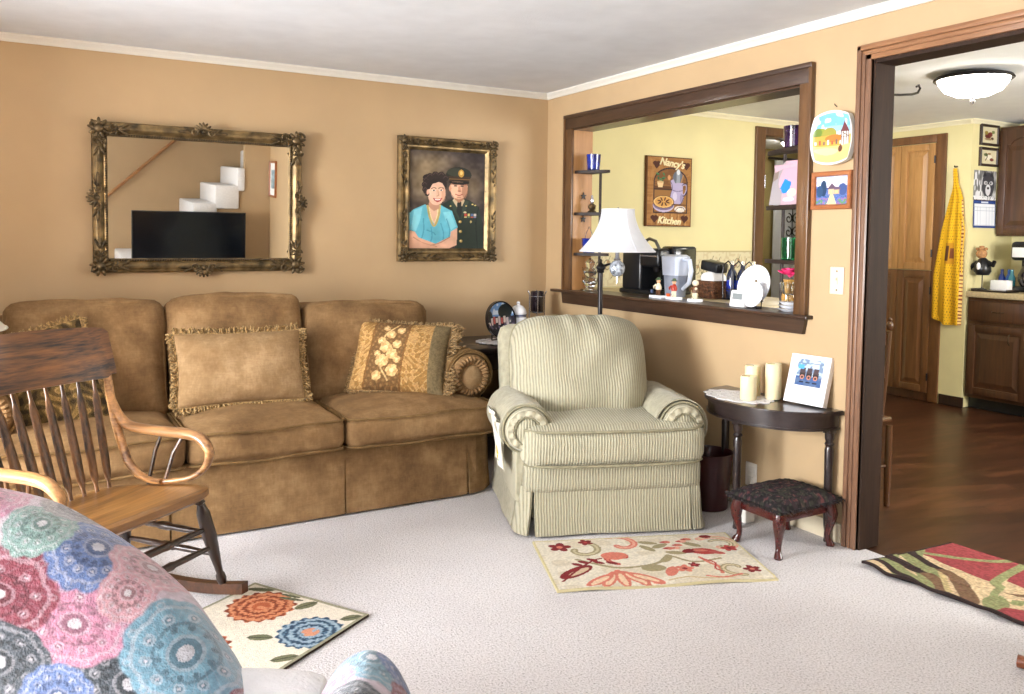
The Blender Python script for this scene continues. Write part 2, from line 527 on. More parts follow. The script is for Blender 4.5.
def planks():
    m, nt, b = mk('dark_plank_floor')
    v = coords(nt)
    br = nd(nt, 'ShaderNodeTexBrick'); br.inputs['Scale'].default_value = 1.0
    br.inputs['Brick Width'].default_value = 1.1; br.inputs['Row Height'].default_value = 0.11
    br.inputs['Mortar Size'].default_value = 0.0016; br.inputs['Color1'].default_value = lin((72, 44, 30)); br.inputs['Color2'].default_value = lin((98, 62, 42))
    br.inputs['Mortar'].default_value = lin((32, 20, 14)); br.offset = 0.37
    mp = coords(nt, (1, 1, 1), (0, 0, math.radians(20)))
    nt.links.new(mp, br.inputs['Vector'])
    n = nd(nt, 'ShaderNodeTexNoise'); n.inputs['Scale'].default_value = 9; n.inputs['Detail'].default_value = 7
    nt.links.new(coords(nt, (0.25, 2.2, 1), (0, 0, math.radians(20))), n.inputs['Vector'])
    c2 = ramp(nt, n.outputs['Fac'], [(0.3, (150, 140, 132)), (0.7, (255, 250, 246))])
    mx = nd(nt, 'ShaderNodeMix', data_type='RGBA', blend_type='MULTIPLY'); mx.inputs[0].default_value = 0.85
    nt.links.new(br.outputs['Color'], mx.inputs[6]); nt.links.new(c2, mx.inputs[7])
    nt.links.new(mx.outputs[2], b.inputs['Base Color'])
    b.inputs['Roughness'].default_value = 0.33; b.inputs['Specular IOR Level'].default_value = 0.4
    return m
M['planks'] = planks()

# ------------------------------------------------------------------ room shell
CE = 2.24
WY0, WY1 = -0.305, -2.10        # pass-through opening in the right wall
DY0, DY1 = -2.462, -3.42        # doorway to the kitchen
XL = -4.2
YF = -6.6
KX, KE, KYF = 3.3, 3.9, -4.6    # pantry front, far kitchen wall, near kitchen wall

struct(MB().box(XL, 0.035, YF, 0, -0.06, 0), 'floor', M['carpet'])
struct(MB().box(0.035, 4.9, KYF, 1.6, -0.06, -0.004), 'floor.001', M['planks'])
struct(MB().box(XL, 0.06, YF, 0.0, CE, CE + 0.08), 'ceiling', M['ceil'])
struct(MB().box(0.06, 4.9, KYF, 1.6, CE, CE + 0.08), 'ceiling.001', plain('kitchen_ceiling_paint', (244, 246, 247), 0.9, var=0.01, bump=0.1, bscale=120))
struct(MB().box(XL - 0.1, 0.07, 0, 0.12, 0, CE), 'wall_back', M['tan'])

def wall_x(x0, x1, holes, y0, y1, name, mat):
    """wall slab along y with rectangular holes (ya, yb, za, zb), ya > yb, sorted from y0 down"""
    mb = MB(); y = y0
    for ya, yb, za, zb in holes:
        mb.box(x0, x1, ya, y, 0, CE)
        if za > 0: mb.box(x0, x1, yb, ya, 0, za)
        if zb < CE: mb.box(x0, x1, yb, ya, zb, CE)
        y = yb
    mb.box(x0, x1, y1, y, 0, CE)
    return struct(mb, name, mat)
wall_x(0.0, 0.07, [(WY0, WY1, 0.945, 1.985), (DY0, DY1, 0, 2.025)], 0.0, YF, 'wall_right', M['tan'])
wall_x(0.07, 0.115, [(WY0, WY1, 0.945, 1.985), (DY0, DY1, 0, 2.025)], 0.0, KYF, 'wall_kitchen', M['yellow'])
BAY = (-1.3, -3.6)              # opening to an unseen side room, added to narrow the window light
XB = XL - 2.0
WIN = (-1.4, -3.5, 0.55, 2.10)
WIN2 = (-4.45, -5.85, 0.55, 2.08)
mb = MB().box(XL - 0.1, XL, BAY[0], 0, 0, CE).box(XL - 0.1, XL, WIN2[0], BAY[1], 0, CE).box(XL - 0.1, XL, YF - .1, WIN2[1], 0, CE).box(XL - .1, XL, WIN2[1], WIN2[0], 0, WIN2[2]).box(XL - .1, XL, WIN2[1], WIN2[0], WIN2[3], CE)
mb.box(XB, XL - 0.1, BAY[0], BAY[0] + .1, 0, CE).box(XB, XL - 0.1, BAY[1] - .1, BAY[1], 0, CE)  # side walls of the added room, cutting off slanting daylight
mb.box(XL - 0.1, XL, BAY[1], BAY[0], 2.0, CE)  # header added to keep window light off the upper left wall
struct(mb, 'wall_left', M['tan'])
wall_x(XB - 0.1, XB, [WIN], BAY[0] + .1, BAY[1] - .1, 'wall_added_room', M['tan'])
struct(MB().box(XB - .1, XL, BAY[1] - .1, BAY[0] + .1, -0.06, 0), 'floor.002', M['carpet'])
struct(MB().box(XB - .1, XL, BAY[1] - .1, BAY[0] + .1, CE, CE + .08), 'ceiling.002', M['ceil'])
# kitchen and the hall behind it
mb = MB(); mb.box(0.07, 2.0, 0, 0.12, 0, CE); mb.box(2.0, 2.78, 0, 0.12, 2.12, CE); mb.box(2.78, KE + .1, 0, 0.12, 0, CE)
struct(mb, 'wall_kitchen_back', M['yellow'])
struct(MB().box(KX, KE, -0.885, 0, 0, CE), 'wall_pantry', M['yellow'])
KW = (1.1, 3.0, 0.95, 2.0)
struct(MB().box(KE, KE + .1, KYF, -0.885, 0, CE), 'wall_kitchen_far', M['yellow'])
mb = MB(); mb.box(0.115, KW[0], KYF - .1, KYF, 0, CE).box(KW[0], KW[1], KYF - .1, KYF, 0, KW[2]).box(KW[0], KW[1], KYF - .1, KYF, KW[3], CE).box(KW[1], KE + .1, KYF - .1, KYF, 0, CE)
struct(mb, 'wall_kitchen_front', M['yellow'])
M['olive'] = plain('olive_wall_paint', (176, 158, 104), 0.6, var=0.02)
mb = MB(); mb.box(1.7, 4.9, 1.5, 1.6, 0, CE).box(1.6, 1.7, 0.12, 1.6, 0, CE).box(4.8, 4.9, 0.0, 1.5, 0, CE).box(4.0, 4.8, 0.0, 0.12, 0, CE)
struct(mb, 'wall_hall', M['olive'])
# near end of the living room: stairwell wall, closet
struct(MB().box(XL, -0.0, YF - .1, YF, 0, CE + 1.2), 'wall_front', M['tan'])
STX, STZ, RUN, RISE = -1.09, 1.369, 0.248, 0.213      # nose of one step
poly = [(STX - 5 * RUN, 0)]
for i in range(-5, 2):
    x = STX + i * RUN; z = STZ + i * RISE - RISE - 0.065
    poly += [(x, max(z - RISE, 0.02)), (x, max(z, 0.02))]
poly += [(-0.77, poly[-1][1]), (-0.77, CE), (-0.47, CE), (-0.47, 0)]
struct(MB().prism(poly, -5.68, -5.6), 'wall_stair', M['tan'])
mb = MB().box(-0.47, -0.40, -5.68, -4.75, 0, CE).box(-0.47, 0.0, -4.75, -4.68, 0, CE)
struct(mb, 'wall_closet', M['tan'])

# crown, baseboards
def crown_poly(s=1):
    return [(0, CE - 0.038), (0.010, CE - 0.038), (0.014, CE - 0.025), (0.022, CE - 0.014), (0.026, CE - 0.010), (0.026, CE), (0, CE)]
mb = MB().prism([(-d, z) for d, z in crown_poly()], XL, -0.0, 'yz')
struct(mb, 'trim_1', M['crown'])
mb = MB().prism([(-d, z) for d, z in crown_poly()], -4.68, 0.0, 'xz')
struct(mb, 'trim_2', M['crown'])
mb = MB().prism([(KX - d, z) for d, z in crown_poly()], -0.885, 0.0, 'xz'); mb.prism([(-0.885 - d, z) for d, z in crown_poly()], KX - .034, KE, 'yz')
mb.prism([(-d, z) for d, z in crown_poly()], 0.115, KX, 'yz')
M['cream'] = plain('cream_trim_paint', (236, 228, 196), 0.5, var=0.01)
struct(mb, 'trim_3', M['cream'])
struct(MB().box(-0.014, 0, DY0 + 0.085, -0.01, 0, 0.085, 0.004), 'baseboard_right', M['beige'])
struct(MB().box(XL, -0.014, -0.014, 0, 0, 0.085, 0.004), 'baseboard_back', M['beige'])
struct(MB().box(KX - 0.014, KX, -0.90, -0.70, 0, 0.08, 0.004), 'baseboard_kitchen', M['jamb'])

# doorway casing + jamb
def casing_v(y0, y1, z0, z1, out=-1):
    mb = MB(); d = (y1 - y0)
    mb.box(-0.022, 0, y0, y1, z0, z1, 0.004)
    mb.box(-0.030, 0, y0, y0 + 0.022 * (1 if d > 0 else -1), z0, z1, 0.003) if d > 0 else mb.box(-0.030, 0, y0 - 0.022, y0, z0, z1, 0.003)
    return mb
cw = 0.068
mb = MB().box(-0.020, 0, DY0 + 0.004, DY0 + cw, 0, 2.02 + cw, 0.003).box(-0.030, 0, DY0 + cw - 0.022, DY0 + cw, 0, 2.02 + cw, 0.004).box(-0.026, 0, DY0 + 0.028, DY0 + 0.046, 0, 2.02 + 0.04, 0.005)
mb.box(-0.024, 0, DY0 + 0.004, DY0 + 0.014, 0, 2.03, 0.003)
struct(mb, 'trim_4', M['casing'], True)
mb = MB().box(-0.020, 0, DY1 - cw, DY0 + cw - .002, 2.026, 2.02 + cw, 0.003).box(-0.030, 0, DY1 - cw, DY0 + cw, 2.02 + cw - 0.022, 2.02 + cw + .001, 0.004).box(-0.026, 0, DY1 - .04, DY0 + 0.046, 2.046, 2.064, 0.005)
struct(mb, 'trim_5', M['casing_h'], True)
struct(MB().box(-0.020, 0, DY1 - cw, DY1 - 0.004, 0, 2.03, 0.003), 'trim_6', M['casing'], True)
mb = MB().box(-0.004, 0.12, DY0 - 0.004, DY0 + 0.012, 0, 2.03).box(-0.004, 0.12, DY1 - 0.012, DY1 + .004, 0, 2.03).box(-0.004, 0.12, DY1, DY0, 2.012, 2.03)
struct(mb, 'trim_7', M['jamb'])

# pass-through casing, jambs, stool, apron
mb = MB()
for a, b in ((WY0 - .006, WY0 + 0.078), (WY1 - 0.066, WY1 + .004)):
    mb.box(-0.020, 0, a, b, 0.96, 2.066, 0.004)
mb.box(-0.028, 0, WY0 + 0.060, WY0 + 0.080, 0.96, 2.068, 0.004).box(-0.028, 0, WY1 - 0.068, WY1 - 0.05, 0.96, 2.068, 0.004)
struct(mb, 'trim_8', M['walnut_z'], True)
mb = MB().box(-0.022, 0, WY1 - 0.064, WY0 + 0.076, 1.98, 2.066, 0.004).box(-0.03, 0, WY1 - 0.067, WY0 + 0.079, 2.046, 2.069, 0.004)
mb.box(-0.004, 0.145, WY1, WY0, 1.972, 1.988)
struct(mb, 'trim_9', M['walnut'], True)
struct(MB().box(-0.004, 0.145, WY0 - 0.004, WY0 + .008, 0.96, 1.98).box(-0.004, 0.145, WY1 - .008, WY1 + 0.004, 0.96, 1.98), 'trim_10', M['jamb_tan'])
mb = MB().box(-0.045, 0.17, WY1 - 0.092, WY0 + 0.185, 0.944, 0.962, 0.005)
mb.prism([(WY0 + 0.085, 0.944), (WY1 - 0.065, 0.944), (WY1 - 0.052, 0.876), (WY0 + 0.072, 0.876)], -0.022, -0.0, 'yz')
struct(mb, 'trim_11', M['walnut'])

# hall door casing in the kitchen back wall
mb = MB().box(1.905, 2.005, -0.022, 0, 0, 2.175, 0.004).box(2.005, 2.77, -0.022, 0, 2.11, 2.175, 0.004).box(2.77, 2.87, -0.022, 0, 0, 2.175, 0.004)
mb.box(1.995, 2.008, -0.004, 0.124, 0, 2.12).box(2.772, 2.785, -0.004, 0.124, 0, 2.12).box(2, 2.78, -0.004, 0.124, 2.105, 2.125)
struct(mb, 'trim_12', M['walnut_z'])
struct(MB().box(2.0, 2.012, -0.026, -0.004, 1.70, 1.80, 0.002), 'trim_13', M['steel'])   # hinge leaf

# windows
def window_x(n, w, x0, x1):
    ya, yb, za, zb = w; mb = MB(); t = 0.05
    mb.box(x0, x1, yb, ya, za, za + t).box(x0, x1, yb, ya, zb - t, zb).box(x0, x1, yb, yb + t, za, zb).box(x0, x1, ya - t, ya, za, zb)
    mb.box(x0, x1, (ya + yb) / 2 - 0.03, (ya + yb) / 2 + 0.03, za, zb).box(x0 + .02, x1 - .02, yb, ya, (za + zb) / 2 - .015, (za + zb) / 2 + .015)
    o = struct(mb, 'window_%d' % n, M['white'])
    p = struct(MB().box((x0 + x1) / 2 - .003, (x0 + x1) / 2 + .003, yb + t, ya - t, za + t, zb - t), 'pane', M['pane'], parent=o)
    del p['kind']
    return o
window_x(1, WIN, XB - 0.07, XB - 0.02)
mb = MB(); t = .05
window_x(3, WIN2, XL - .07, XL - .02)
x0, x1, z0, z1 = KW
mb.box(x0, x1, KYF - .07, KYF - .02, z0, z0 + t).box(x0, x1, KYF - .07, KYF - .02, z1 - t, z1).box(x0, x0 + t, KYF - .07, KYF - .02, z0, z1).box(x1 - t, x1, KYF - .07, KYF - .02, z0, z1).box((x0 + x1) / 2 - .03, (x0 + x1) / 2 + .03, KYF - .07, KYF - .02, z0, z1)
o = struct(mb, 'window_2', M['white'])
p = struct(MB().box(x0 + t, x1 - t, KYF - .048, KYF - .042, z0 + t, z1 - t), 'pane', M['pane'], parent=o); del p['kind']

# staircase seen in the mirror
t = thing('staircase', 'white carpeted staircase rising behind the television, seen in the mirror', 'staircase', (-1.6, -6.1, 0))
M['stair_carpet'] = plain('white_stair_carpet', (236, 234, 232), 0.95, var=0.04, vscale=80, bump=0.4, bscale=200)
for i in range(-6, 4):
    x = STX + i * RUN; z = STZ + i * RISE
    if z < 0.1: continue
    mb = MB()
    if i < 2: mb.box(x - 0.02, min(x + RUN + 0.004, -.772), YF + .01, -5.565, max(0.0, z - RISE - 0.06), z, 0.018)
    else: mb.box(x - 0.02, x + RUN + 0.004, YF + .01, -5.69, z - RISE - 0.06, z, 0.018)
    build(mb, 'step', M['stair_carpet'], t, world=True)
mb = MB().tube([(-2.75, YF + .05, 0.62), (-1.05, YF + .05, 2.215)], 0.02)
for x in (-2.5, -1.3):
    z = 1.025 + (x + 2.317) * .94
    mb.tube([(x, YF, z - .05), (x, YF + .05, z)], 0.008)
M['rail'] = wood('handrail_wood', (140, 92, 52), (186, 136, 84), 'x', 0.4)
solo(mb, 'handrail', M['rail'], 'brown wooden handrail on the stairwell wall, seen in the mirror', 'handrail', (-1.9, YF + .05, 1.5))
# ------------------------------------------------------------------ sofa
M['velvet'] = velvet('brown_velvet', (106, 80, 52), (128, 99, 66), (150, 120, 84))
M['velvet_pillow'] = velvet('tan_velvet', (126, 98, 66), (144, 116, 82), (170, 141, 105))
M['velvet_dark'] = velvet('olive_velvet', (92, 70, 42), (110, 85, 52), (130, 102, 66))
sofa = thing('sofa', 'brown velvet three seat sofa with rolled arms and pleated skirt below the gilt mirror', 'sofa', (-2.1, -0.58, 0))
SX = [-3.24, -2.44, -1.755, -0.965]
# carcass
mb = MB().box(-3.24, -0.98, -1.0, -0.12, 0.04, 0.33, 0.02)
build(mb, 'base', M['velvet'], sofa, world=True)
mb = MB().cushion(2.26, 0.20, 0.62, 0.07, 0.015, -2.1, -0.17, 0.60, 12, wob=.006)
build(mb, 'back_frame', M['velvet'], sofa, world=True)

def skirt_panel(pts, z0, z1, flare, parent, seed, mat, world=True, wav=0.004):
    """cloth slab hanging along a plan path"""
    P = [Vector((p[0], p[1], 0)) for p in pts]
    L = [0]
    for a, b in zip(P[:-1], P[1:]): L.append(L[-1] + (b - a).length)
    def at(u):
        d = u * L[-1]
        for i in range(len(P) - 1):
            if d <= L[i + 1] + 1e-9:
                t = (d - L[i]) / max(1e-9, L[i + 1] - L[i]); q = P[i].lerp(P[i + 1], t); tg = (P[i + 1] - P[i]).normalized(); break
        return q, Vector((tg.y, -tg.x, 0))
    def f(u, v):
        q, n = at(u)
        w = noise.noise(Vector((q.x * 5 + seed, q.y * 5, v * 1.5))) * wav * (1.2 - v) * 2
        e = flare * (1 - v) ** 1.3
        z = z0 + (z1 - z0) * v
        return q + n * (e + w) + Vector((0, 0, z))
    mb = MB().sheet(f, 24, 8, 0.012)
    return build(mb, 'skirt_panel', mat, parent, world=world)
yS = -1.03
cuts = [-3.28, -2.50, -1.745, -1.115]
for i in range(3):
    skirt_panel([(cuts[i] + 0.004, yS), (cuts[i + 1] - 0.004, yS)], 0.012, 0.325, 0.022, sofa, i * 3.3, M['velvet'])
skirt_panel([(-1.108, yS + .004), (-1.03, yS + 0.02), (-0.962, yS + 0.075), (-0.945, yS + 0.16), (-0.94, -0.12)], 0.012, 0.36, 0.024, sofa, 20, M['velvet'])
for x in (-2.50, -1.745, -1.11):
    mb = MB().box(x - 0.05, x + 0.05, yS - 0.002, yS + 0.02, 0.012, 0.305)
    build(mb, 'pleat', M['velvet'], sofa, world=True)
# seat cushions
for i in range(3):
    x0, x1 = SX[i], SX[i + 1]
    w = x1 - x0 - 0.006; cx = (x0 + x1) / 2
    fr = -1.105 if i == 1 else -1.12
    d = fr + 0.38
    mb = MB().cushion(w, abs(d), 0.145, 0.045, 0.045, cx, fr - d / 2, 0.395, 18, wob=.008, seed=i + 1, fcrown=0.02)
    c = build(mb, 'seat_cushion', M['velvet'], sofa, world=True)
    hw = w / 2 - .004; yb = fr - d - 0.03; r = 0.05
    for zz in (0.46, 0.332):
        pts = [(cx - hw, yb, zz), (cx - hw, fr + r, zz)]
        pts += [(cx - hw + r * (1 - math.cos(a)), fr + r * (1 - math.sin(a)) - .003, zz) for a in (0.4, 0.8, 1.2)]
        for k in range(1, 12):
            u = k / 12; pts.append((cx - hw + r + u * (2 * hw - 2 * r), fr - 0.004 - 0.016 * math.sin(PI * u), zz + .004 * math.sin(u * 9 + i)))
        pts += [(cx + hw - r * (1 - math.cos(a)), fr + r * (1 - math.sin(a)) - .003, zz) for a in (1.2, 0.8, 0.4)]
        pts += [(cx + hw, fr + r, zz), (cx + hw, yb, zz)]
        mb = MB().tube(pts, 0.006, 6)
        build(mb, 'piping', M['velvet_dark'], c, world=True)
# back cushions (leaning)
BX = [-3.10, -2.435, -1.785, -1.085]
for i in range(3):
    w = BX[i + 1] - BX[i] - 0.004; cx = (BX[i] + BX[i + 1]) / 2
    hh = (0.56, 0.575, 0.52)[i]
    m3 = Matrix.Rotation(math.radians(-14), 3, 'X')
    mb = MB().cushion(w, 0.22, hh, 0.055, 0.02, cx, -0.44, 0.42 + hh / 2 - .01, 18, m3, wob=.012, seed=i + 11, fcrown=0.055)
    b = build(mb, 'back_cushion', M['velvet'], sofa, world=True)
    # welt round the front edge
    pts = []
    for k in range(49):
        a = 2 * PI * k / 48; n = 7
        ca, sa = math.cos(a), math.sin(a)
        px = (w / 2 - .012) * math.copysign(abs(ca) ** (2 / n), ca); pz = (hh / 2 - .008) * math.copysign(abs(sa) ** (2 / n), sa)
        p = m3 @ Vector((px, -0.085, pz)) + Vector((cx, -0.44, 0.42 + hh / 2 - .01)); p += noise.noise_vector(p * 6) * .006
        pts.append(p)
    mb = MB().tube(pts, 0.007, 6)
    build(mb, 'welt', M['velvet'], b, world=True)

def sofa_arm(xc, side):
    r = 0.118; zc = 0.583; yf = -0.93
    mb = MB()
    prof = [(0.02, -0.13), (r * .96, -0.14), (r, -0.18)] + [(r + .003 * math.sin(k), -0.18 - k * 0.14) for k in range(1, 5)] + [(r, yf + 0.10), (r, yf + 0.03), (r - .012, yf + .004), (r - 0.03, yf), (0.01, yf)]
    mb.lathe(prof, (xc, 0, zc), 36, 'y')
    mb.box(xc - r * .72, xc + r * .72, yf + 0.02, -0.13, 0.2, zc, 0.03)
    a = build(mb, 'arm', M['velvet'], sofa, world=True)
    # pleated front
    mb = MB()
    rows = []
    N = 120
    for (rr, dy, amp) in ((r - .012, 0.0, 0.0), (r - .02, -0.016, 0.0035), (r * .72, -0.024, 0.006), (r * .55, -0.012, 0.006), (r * .48, -0.002, 0.002)):
        row = []
        for k in range(N):
            t = 2 * PI * k / N
            w = amp * math.sin(t * 26 + 1.5 * math.sin(3 * t))
            row.append(Vector((xc + rr * math.cos(t), yf + dy + w, zc + rr * math.sin(t))))
        rows.append(row)
    mb._grid(rows, closed_v=True)
    build(mb, 'pleated_front', M['velvet'], a, world=True)
    mb = MB().ball((xc + side * .006, yf + .004, zc - 0.02), (r * .52, 0.026, r * .66), 20)
    build(mb, 'pad', M['velvet_pillow'], a, world=True)
    pts = [(xc + (r + .002) * math.cos(t), yf + .012, zc + (r + .002) * math.sin(t)) for t in [math.radians(-60 + k * 8) for k in range(38)]]
    build(MB().tube(pts, 0.006, 6), 'piping', M['velvet_dark'], a, world=True)
    # smooth cover strip over the roll
    def f(u, v):
        t = math.radians(-12 + 190 * u); y = yf + 0.012 + 0.30 * v
        return Vector((xc + side * (r + .009) * math.cos(t), y, zc + (r + .009) * math.sin(t)))
    build(MB().sheet(f, 24, 6, 0.006), 'arm_cover', M['velvet_dark'], a, world=True)
sofa_arm(-1.04, 1); sofa_arm(-3.16, -1)

# ------------------------------------------------------------------ throw pillows
def pillow_pts(w, h, t, pin=0.05):
    def f(u, v, sgn):
        a, b = 2 * u - 1, 2 * v - 1
        k = (max(0, 1 - abs(a) ** 2.6) * max(0, 1 - abs(b) ** 2.6)) ** 0.5
        return Vector((w / 2 * a * (1 - pin * (1 - b * b)), sgn * t / 2 * k, h / 2 * b * (1 - pin * (1 - a * a))))
    return f

def rim(w, h, pin=0.05, n=40):
    out = []
    for k in range(n): out.append((-1 + 2 * k / n, -1))
    for k in range(n): out.append((1, -1 + 2 * k / n))
    for k in range(n): out.append((1 - 2 * k / n, 1))
    for k in range(n): out.append((-1, 1 - 2 * k / n))
    return [Vector((w / 2 * a * (1 - pin * (1 - b * b)), 0, h / 2 * b * (1 - pin * (1 - a * a)))) for a, b in out]

def pillow(name_, label, w, h, t, M4, loc, paint, mat, fringe_mat, flen, seed, cat='pillow', per=3, ew=(1, 1, 1, 1)):
    th = thing(name_, label, cat, loc)
    f = pillow_pts(w, h, t)
    N = 64
    def Pf(U_, V_):
        a, b = 2 * U_ - 1, 2 * V_ - 1
        k = np.sqrt(np.maximum(0, 1 - np.abs(a) ** 2.6) * np.maximum(0, 1 - np.abs(b) ** 2.6))
        x = w / 2 * a * (1 - .05 * (1 - b * b)); z = h / 2 * b * (1 - .05 * (1 - a * a))
        y = -t / 2 * k * (1 + 0.16 * (vnoise(U_ * 5, V_ * 5, seed) - .5))
        A = np.array(M4)
        return np.stack([A[i][0] * x + A[i][1] * y + A[i][2] * z for i in range(3)], -1)
    def Pb(U_, V_):
        q = 1 - U_
        a, b = 2 * q - 1, 2 * V_ - 1
        k = np.sqrt(np.maximum(0, 1 - np.abs(a) ** 2.6) * np.maximum(0, 1 - np.abs(b) ** 2.6))
        x = w / 2 * a * (1 - .05 * (1 - b * b)); z = h / 2 * b * (1 - .05 * (1 - a * a)); y = t / 2 * k
        A = np.array(M4)
        return np.stack([A[i][0] * x + A[i][1] * y + A[i][2] * z for i in range(3)], -1)
    if paint is None:
        mb = MB()
        for P in (Pf, Pb):
            U_, V_ = np.meshgrid(np.linspace(0, 1, N + 1), np.linspace(0, 1, N + 1), indexing='ij')
            mb._grid([[Vector(p) for p in r] for r in P(U_, V_)])
        bmesh.ops.remove_doubles(mb.bm, verts=mb.bm.verts, dist=1e-4)
        build(mb, 'cover', mat, th)
    else:
        panel('cover', Pf, 150, 120, paint, mat, th)
        panel('cover_back', Pb, 20, 20, lambda a, b: paint(a, b), mat, th)
    rs = random.Random(seed); mb = MB()
    R_ = rim(w, h)
    for i, p in enumerate(R_):
        q = R_[(i + 1) % len(R_)]
        for s_ in range(per):
            b0 = p.lerp(q, (s_ + rs.random() * .6) / per)
            o = Vector((b0.x / (w / 2) ** 1, 0, b0.z / (h / 2)))
            ax = Vector((b0.x, 0, b0.z)); nrm = Vector((math.copysign(1, b0.x) if abs(b0.x) / w > abs(b0.z) / h else 0, 0, math.copysign(1, b0.z) if abs(b0.x) / w <= abs(b0.z) / h else 0))
            l = flen * rs.uniform(.75, 1.2) * ew[i // 40]
            d = (nrm + Vector((rs.uniform(-.5, .5), rs.uniform(-.7, .5), rs.uniform(-.5, .5) - .15))).normalized()
            tip = b0 + d * l
            sd = Vector((rs.uniform(-1, 1), rs.uniform(-1, 1), rs.uniform(-1, 1))) * l * .25
            pts = [b0, b0 + d * l * .5 + sd, tip, b0 + d * l * .55 - sd * .8]
            mb.tube([M4 @ x for x in pts], [.0035, .0042, .0042, .0025], 4, caps=False)
    # cord at the root of the fringe
    mb.tube([M4 @ p for p in R_] + [M4 @ R_[0]], 0.006, 6, caps=False)
    build(mb, 'fringe', fringe_mat, th)
    return th
def rotm(rx=0, ry=0, rz=0):
    return Matrix.Rotation(rz, 4, 'Z') @ Matrix.Rotation(rx, 4, 'X') @ Matrix.Rotation(ry, 4, 'Y')
M['fringe'] = plain('tan_fringe', (138, 112, 72), 0.9, var=0.35, vscale=120)
M['fringe_dark'] = plain('grey_brown_fringe', (122, 98, 64), 0.9, var=0.45, vscale=160)
pillow('throw_pillow', 'plain tan velvet pillow with fringed edge in the middle of the sofa', 0.585, 0.345, 0.17,
       rotm(math.radians(-20), math.radians(0.5), 0), (-2.14, -0.715, 0.672), None, M['velvet_pillow'], M['fringe'], 0.03, 3)

def floral(U_, V_):
    x = U_ * 100; y = V_ * 80
    c = Cv(x, y, (150, 112, 62))
    n = vnoise(x / 1.1, y / 1.1, 3)
    # scroll side bands
    w = np.sin(x * .55 + 3 * np.sin(y * .22)) * np.sin(y * .5 + 2.5 * np.sin(x * .2))
    c.put(w > .1, (176, 136, 84)); c.put(np.abs(w - .1) < .1, (196, 160, 104))
    # centre panel
    cx = 38 + (y - 40) * .06
    band = np.abs(x - cx) < 19
    c.put(band, (112, 82, 48))
    w2 = np.sin(x * .9 + y * .3) * np.sin(y * .8 - x * .2)
    c.put(band & (w2 > .45), (140, 106, 66))
    for (fx, fy, r) in ((34, 28, 7), (46, 18, 6.5), (30, 12, 5), (44, 36, 6), (36, 44, 6.5), (30, 52, 4), (48, 48, 5), (40, 60, 5), (50, 66, 4.5), (34, 68, 3.5), (50, 30, 4), (28, 36, 3.5)):
        for k in range(6):
            a = k * PI / 3 + fx
            c.put(c.ell(fx + r * .55 * math.cos(a), fy + r * .55 * math.sin(a), r * .5, r * .5) & band, (212, 176, 122) if k % 2 else (190, 150, 98))
        c.put(c.ell(fx, fy, r * .35, r * .35), (226, 196, 146))
    c.put(c.curve([(42, 8), (33, 24), (44, 40), (33, 56), (46, 74)], 1.6) & band, (206, 172, 118))
    c.put((np.abs(np.abs(x - cx) - 19) < 1.0), (120, 84, 44))
    c.put(x > 84, (120, 104, 74))
    c.c *= (0.86 + 0.28 * n)[..., None]
    return c.c
pillow('throw_pillow', 'gold floral brocade pillow with thick fringe leaning by the right sofa arm', 0.49, 0.385, 0.20,
       rotm(math.radians(-30), math.radians(3), math.radians(-33)), (-1.345, -0.735, 0.668), floral, M['rugpaint'], M['fringe_dark'], 0.055, 5, ew=(.7, 1.15, .4, .35))

def tapestry(U_, V_):
    x = U_ * 60; y = V_ * 60
    c = Cv(x, y, (92, 74, 42))
    w = np.sin(x * .5 + 3 * np.sin(y * .3)) * np.sin(y * .6 + 2 * np.sin(x * .35))
    c.put(w > .2, (132, 106, 62)); c.put(w < -.45, (58, 46, 28)); c.put(np.abs(w - .55) < .08, (168, 138, 88))
    return c.c
pillow('throw_pillow', 'dark patterned tapestry pillow standing on its corner behind the wooden rocking chair', 0.52, 0.52, 0.16,
       rotm(math.radians(-20), math.radians(-15), 0), (-2.985, -0.70, 0.622), tapestry, M['rugpaint'], M['fringe'], 0.025, 9)

# ------------------------------------------------------------------ armchair
M['cord'] = corduroy('sage_corduroy', (128, 124, 102), (178, 172, 148), 'X', 0.0125, 0.7)
M['cord_arm'] = corduroy('sage_corduroy_arm', (138, 133, 110), (180, 173, 149), 'Y', 0.0125, 0.55)
M['cord_plain'] = plain('sage_cloth', (163, 157, 134), 0.9, var=0.07, vscale=40, bump=0.3, bscale=160, sheen=0.2)
M['cord_dark'] = plain('sage_welt', (138, 132, 106), 0.9, var=0.1, vscale=40)
AC = (-0.635, -1.415, 0.0); AR = math.radians(-21)
ac = thing('armchair', 'pale sage green corduroy armchair with rolled arms and pleated skirt', 'armchair', AC, AR)
W2 = 0.40
mb = MB().box(-W2 + .03, W2 - .03, -0.37, 0.36, 0.06, 0.30, 0.02)
build(mb, 'base', M['cord_plain'], ac)
mb = MB().cushion(2 * W2, 0.09, 0.14, 0.035, 0.0, 0, -0.395, 0.255, 10, fcrown=.008)
build(mb, 'front_rail', M['cord'], ac)
def local_skirt(pts, seed, mat, z1=0.215, flare=.03): return skirt_panel(pts, 0.012, z1, flare, ac, seed, mat, world=False, wav=.005)
local_skirt([(-W2 + .045, -0.425), (W2 - .05, -0.425)], 1, M['cord'])
local_skirt([(-W2 - .012, -0.33), (-W2 - .005, -0.385), (-W2 + .03, -0.43)][::1], 2, M['cord'])
local_skirt([(W2 - .045, -0.428), (W2 - .005, -0.42), (W2 + .01, -0.37)], 3, M['cord'])
local_skirt([(W2 + .012, -0.36), (W2 + .012, 0.36)], 4, M['cord_plain'])
local_skirt([(-W2 - .012, 0.36), (-W2 - .012, -0.315)], 5, M['cord_plain'])
local_skirt([(W2, 0.38), (-W2, 0.38)], 6, M['cord_plain'])
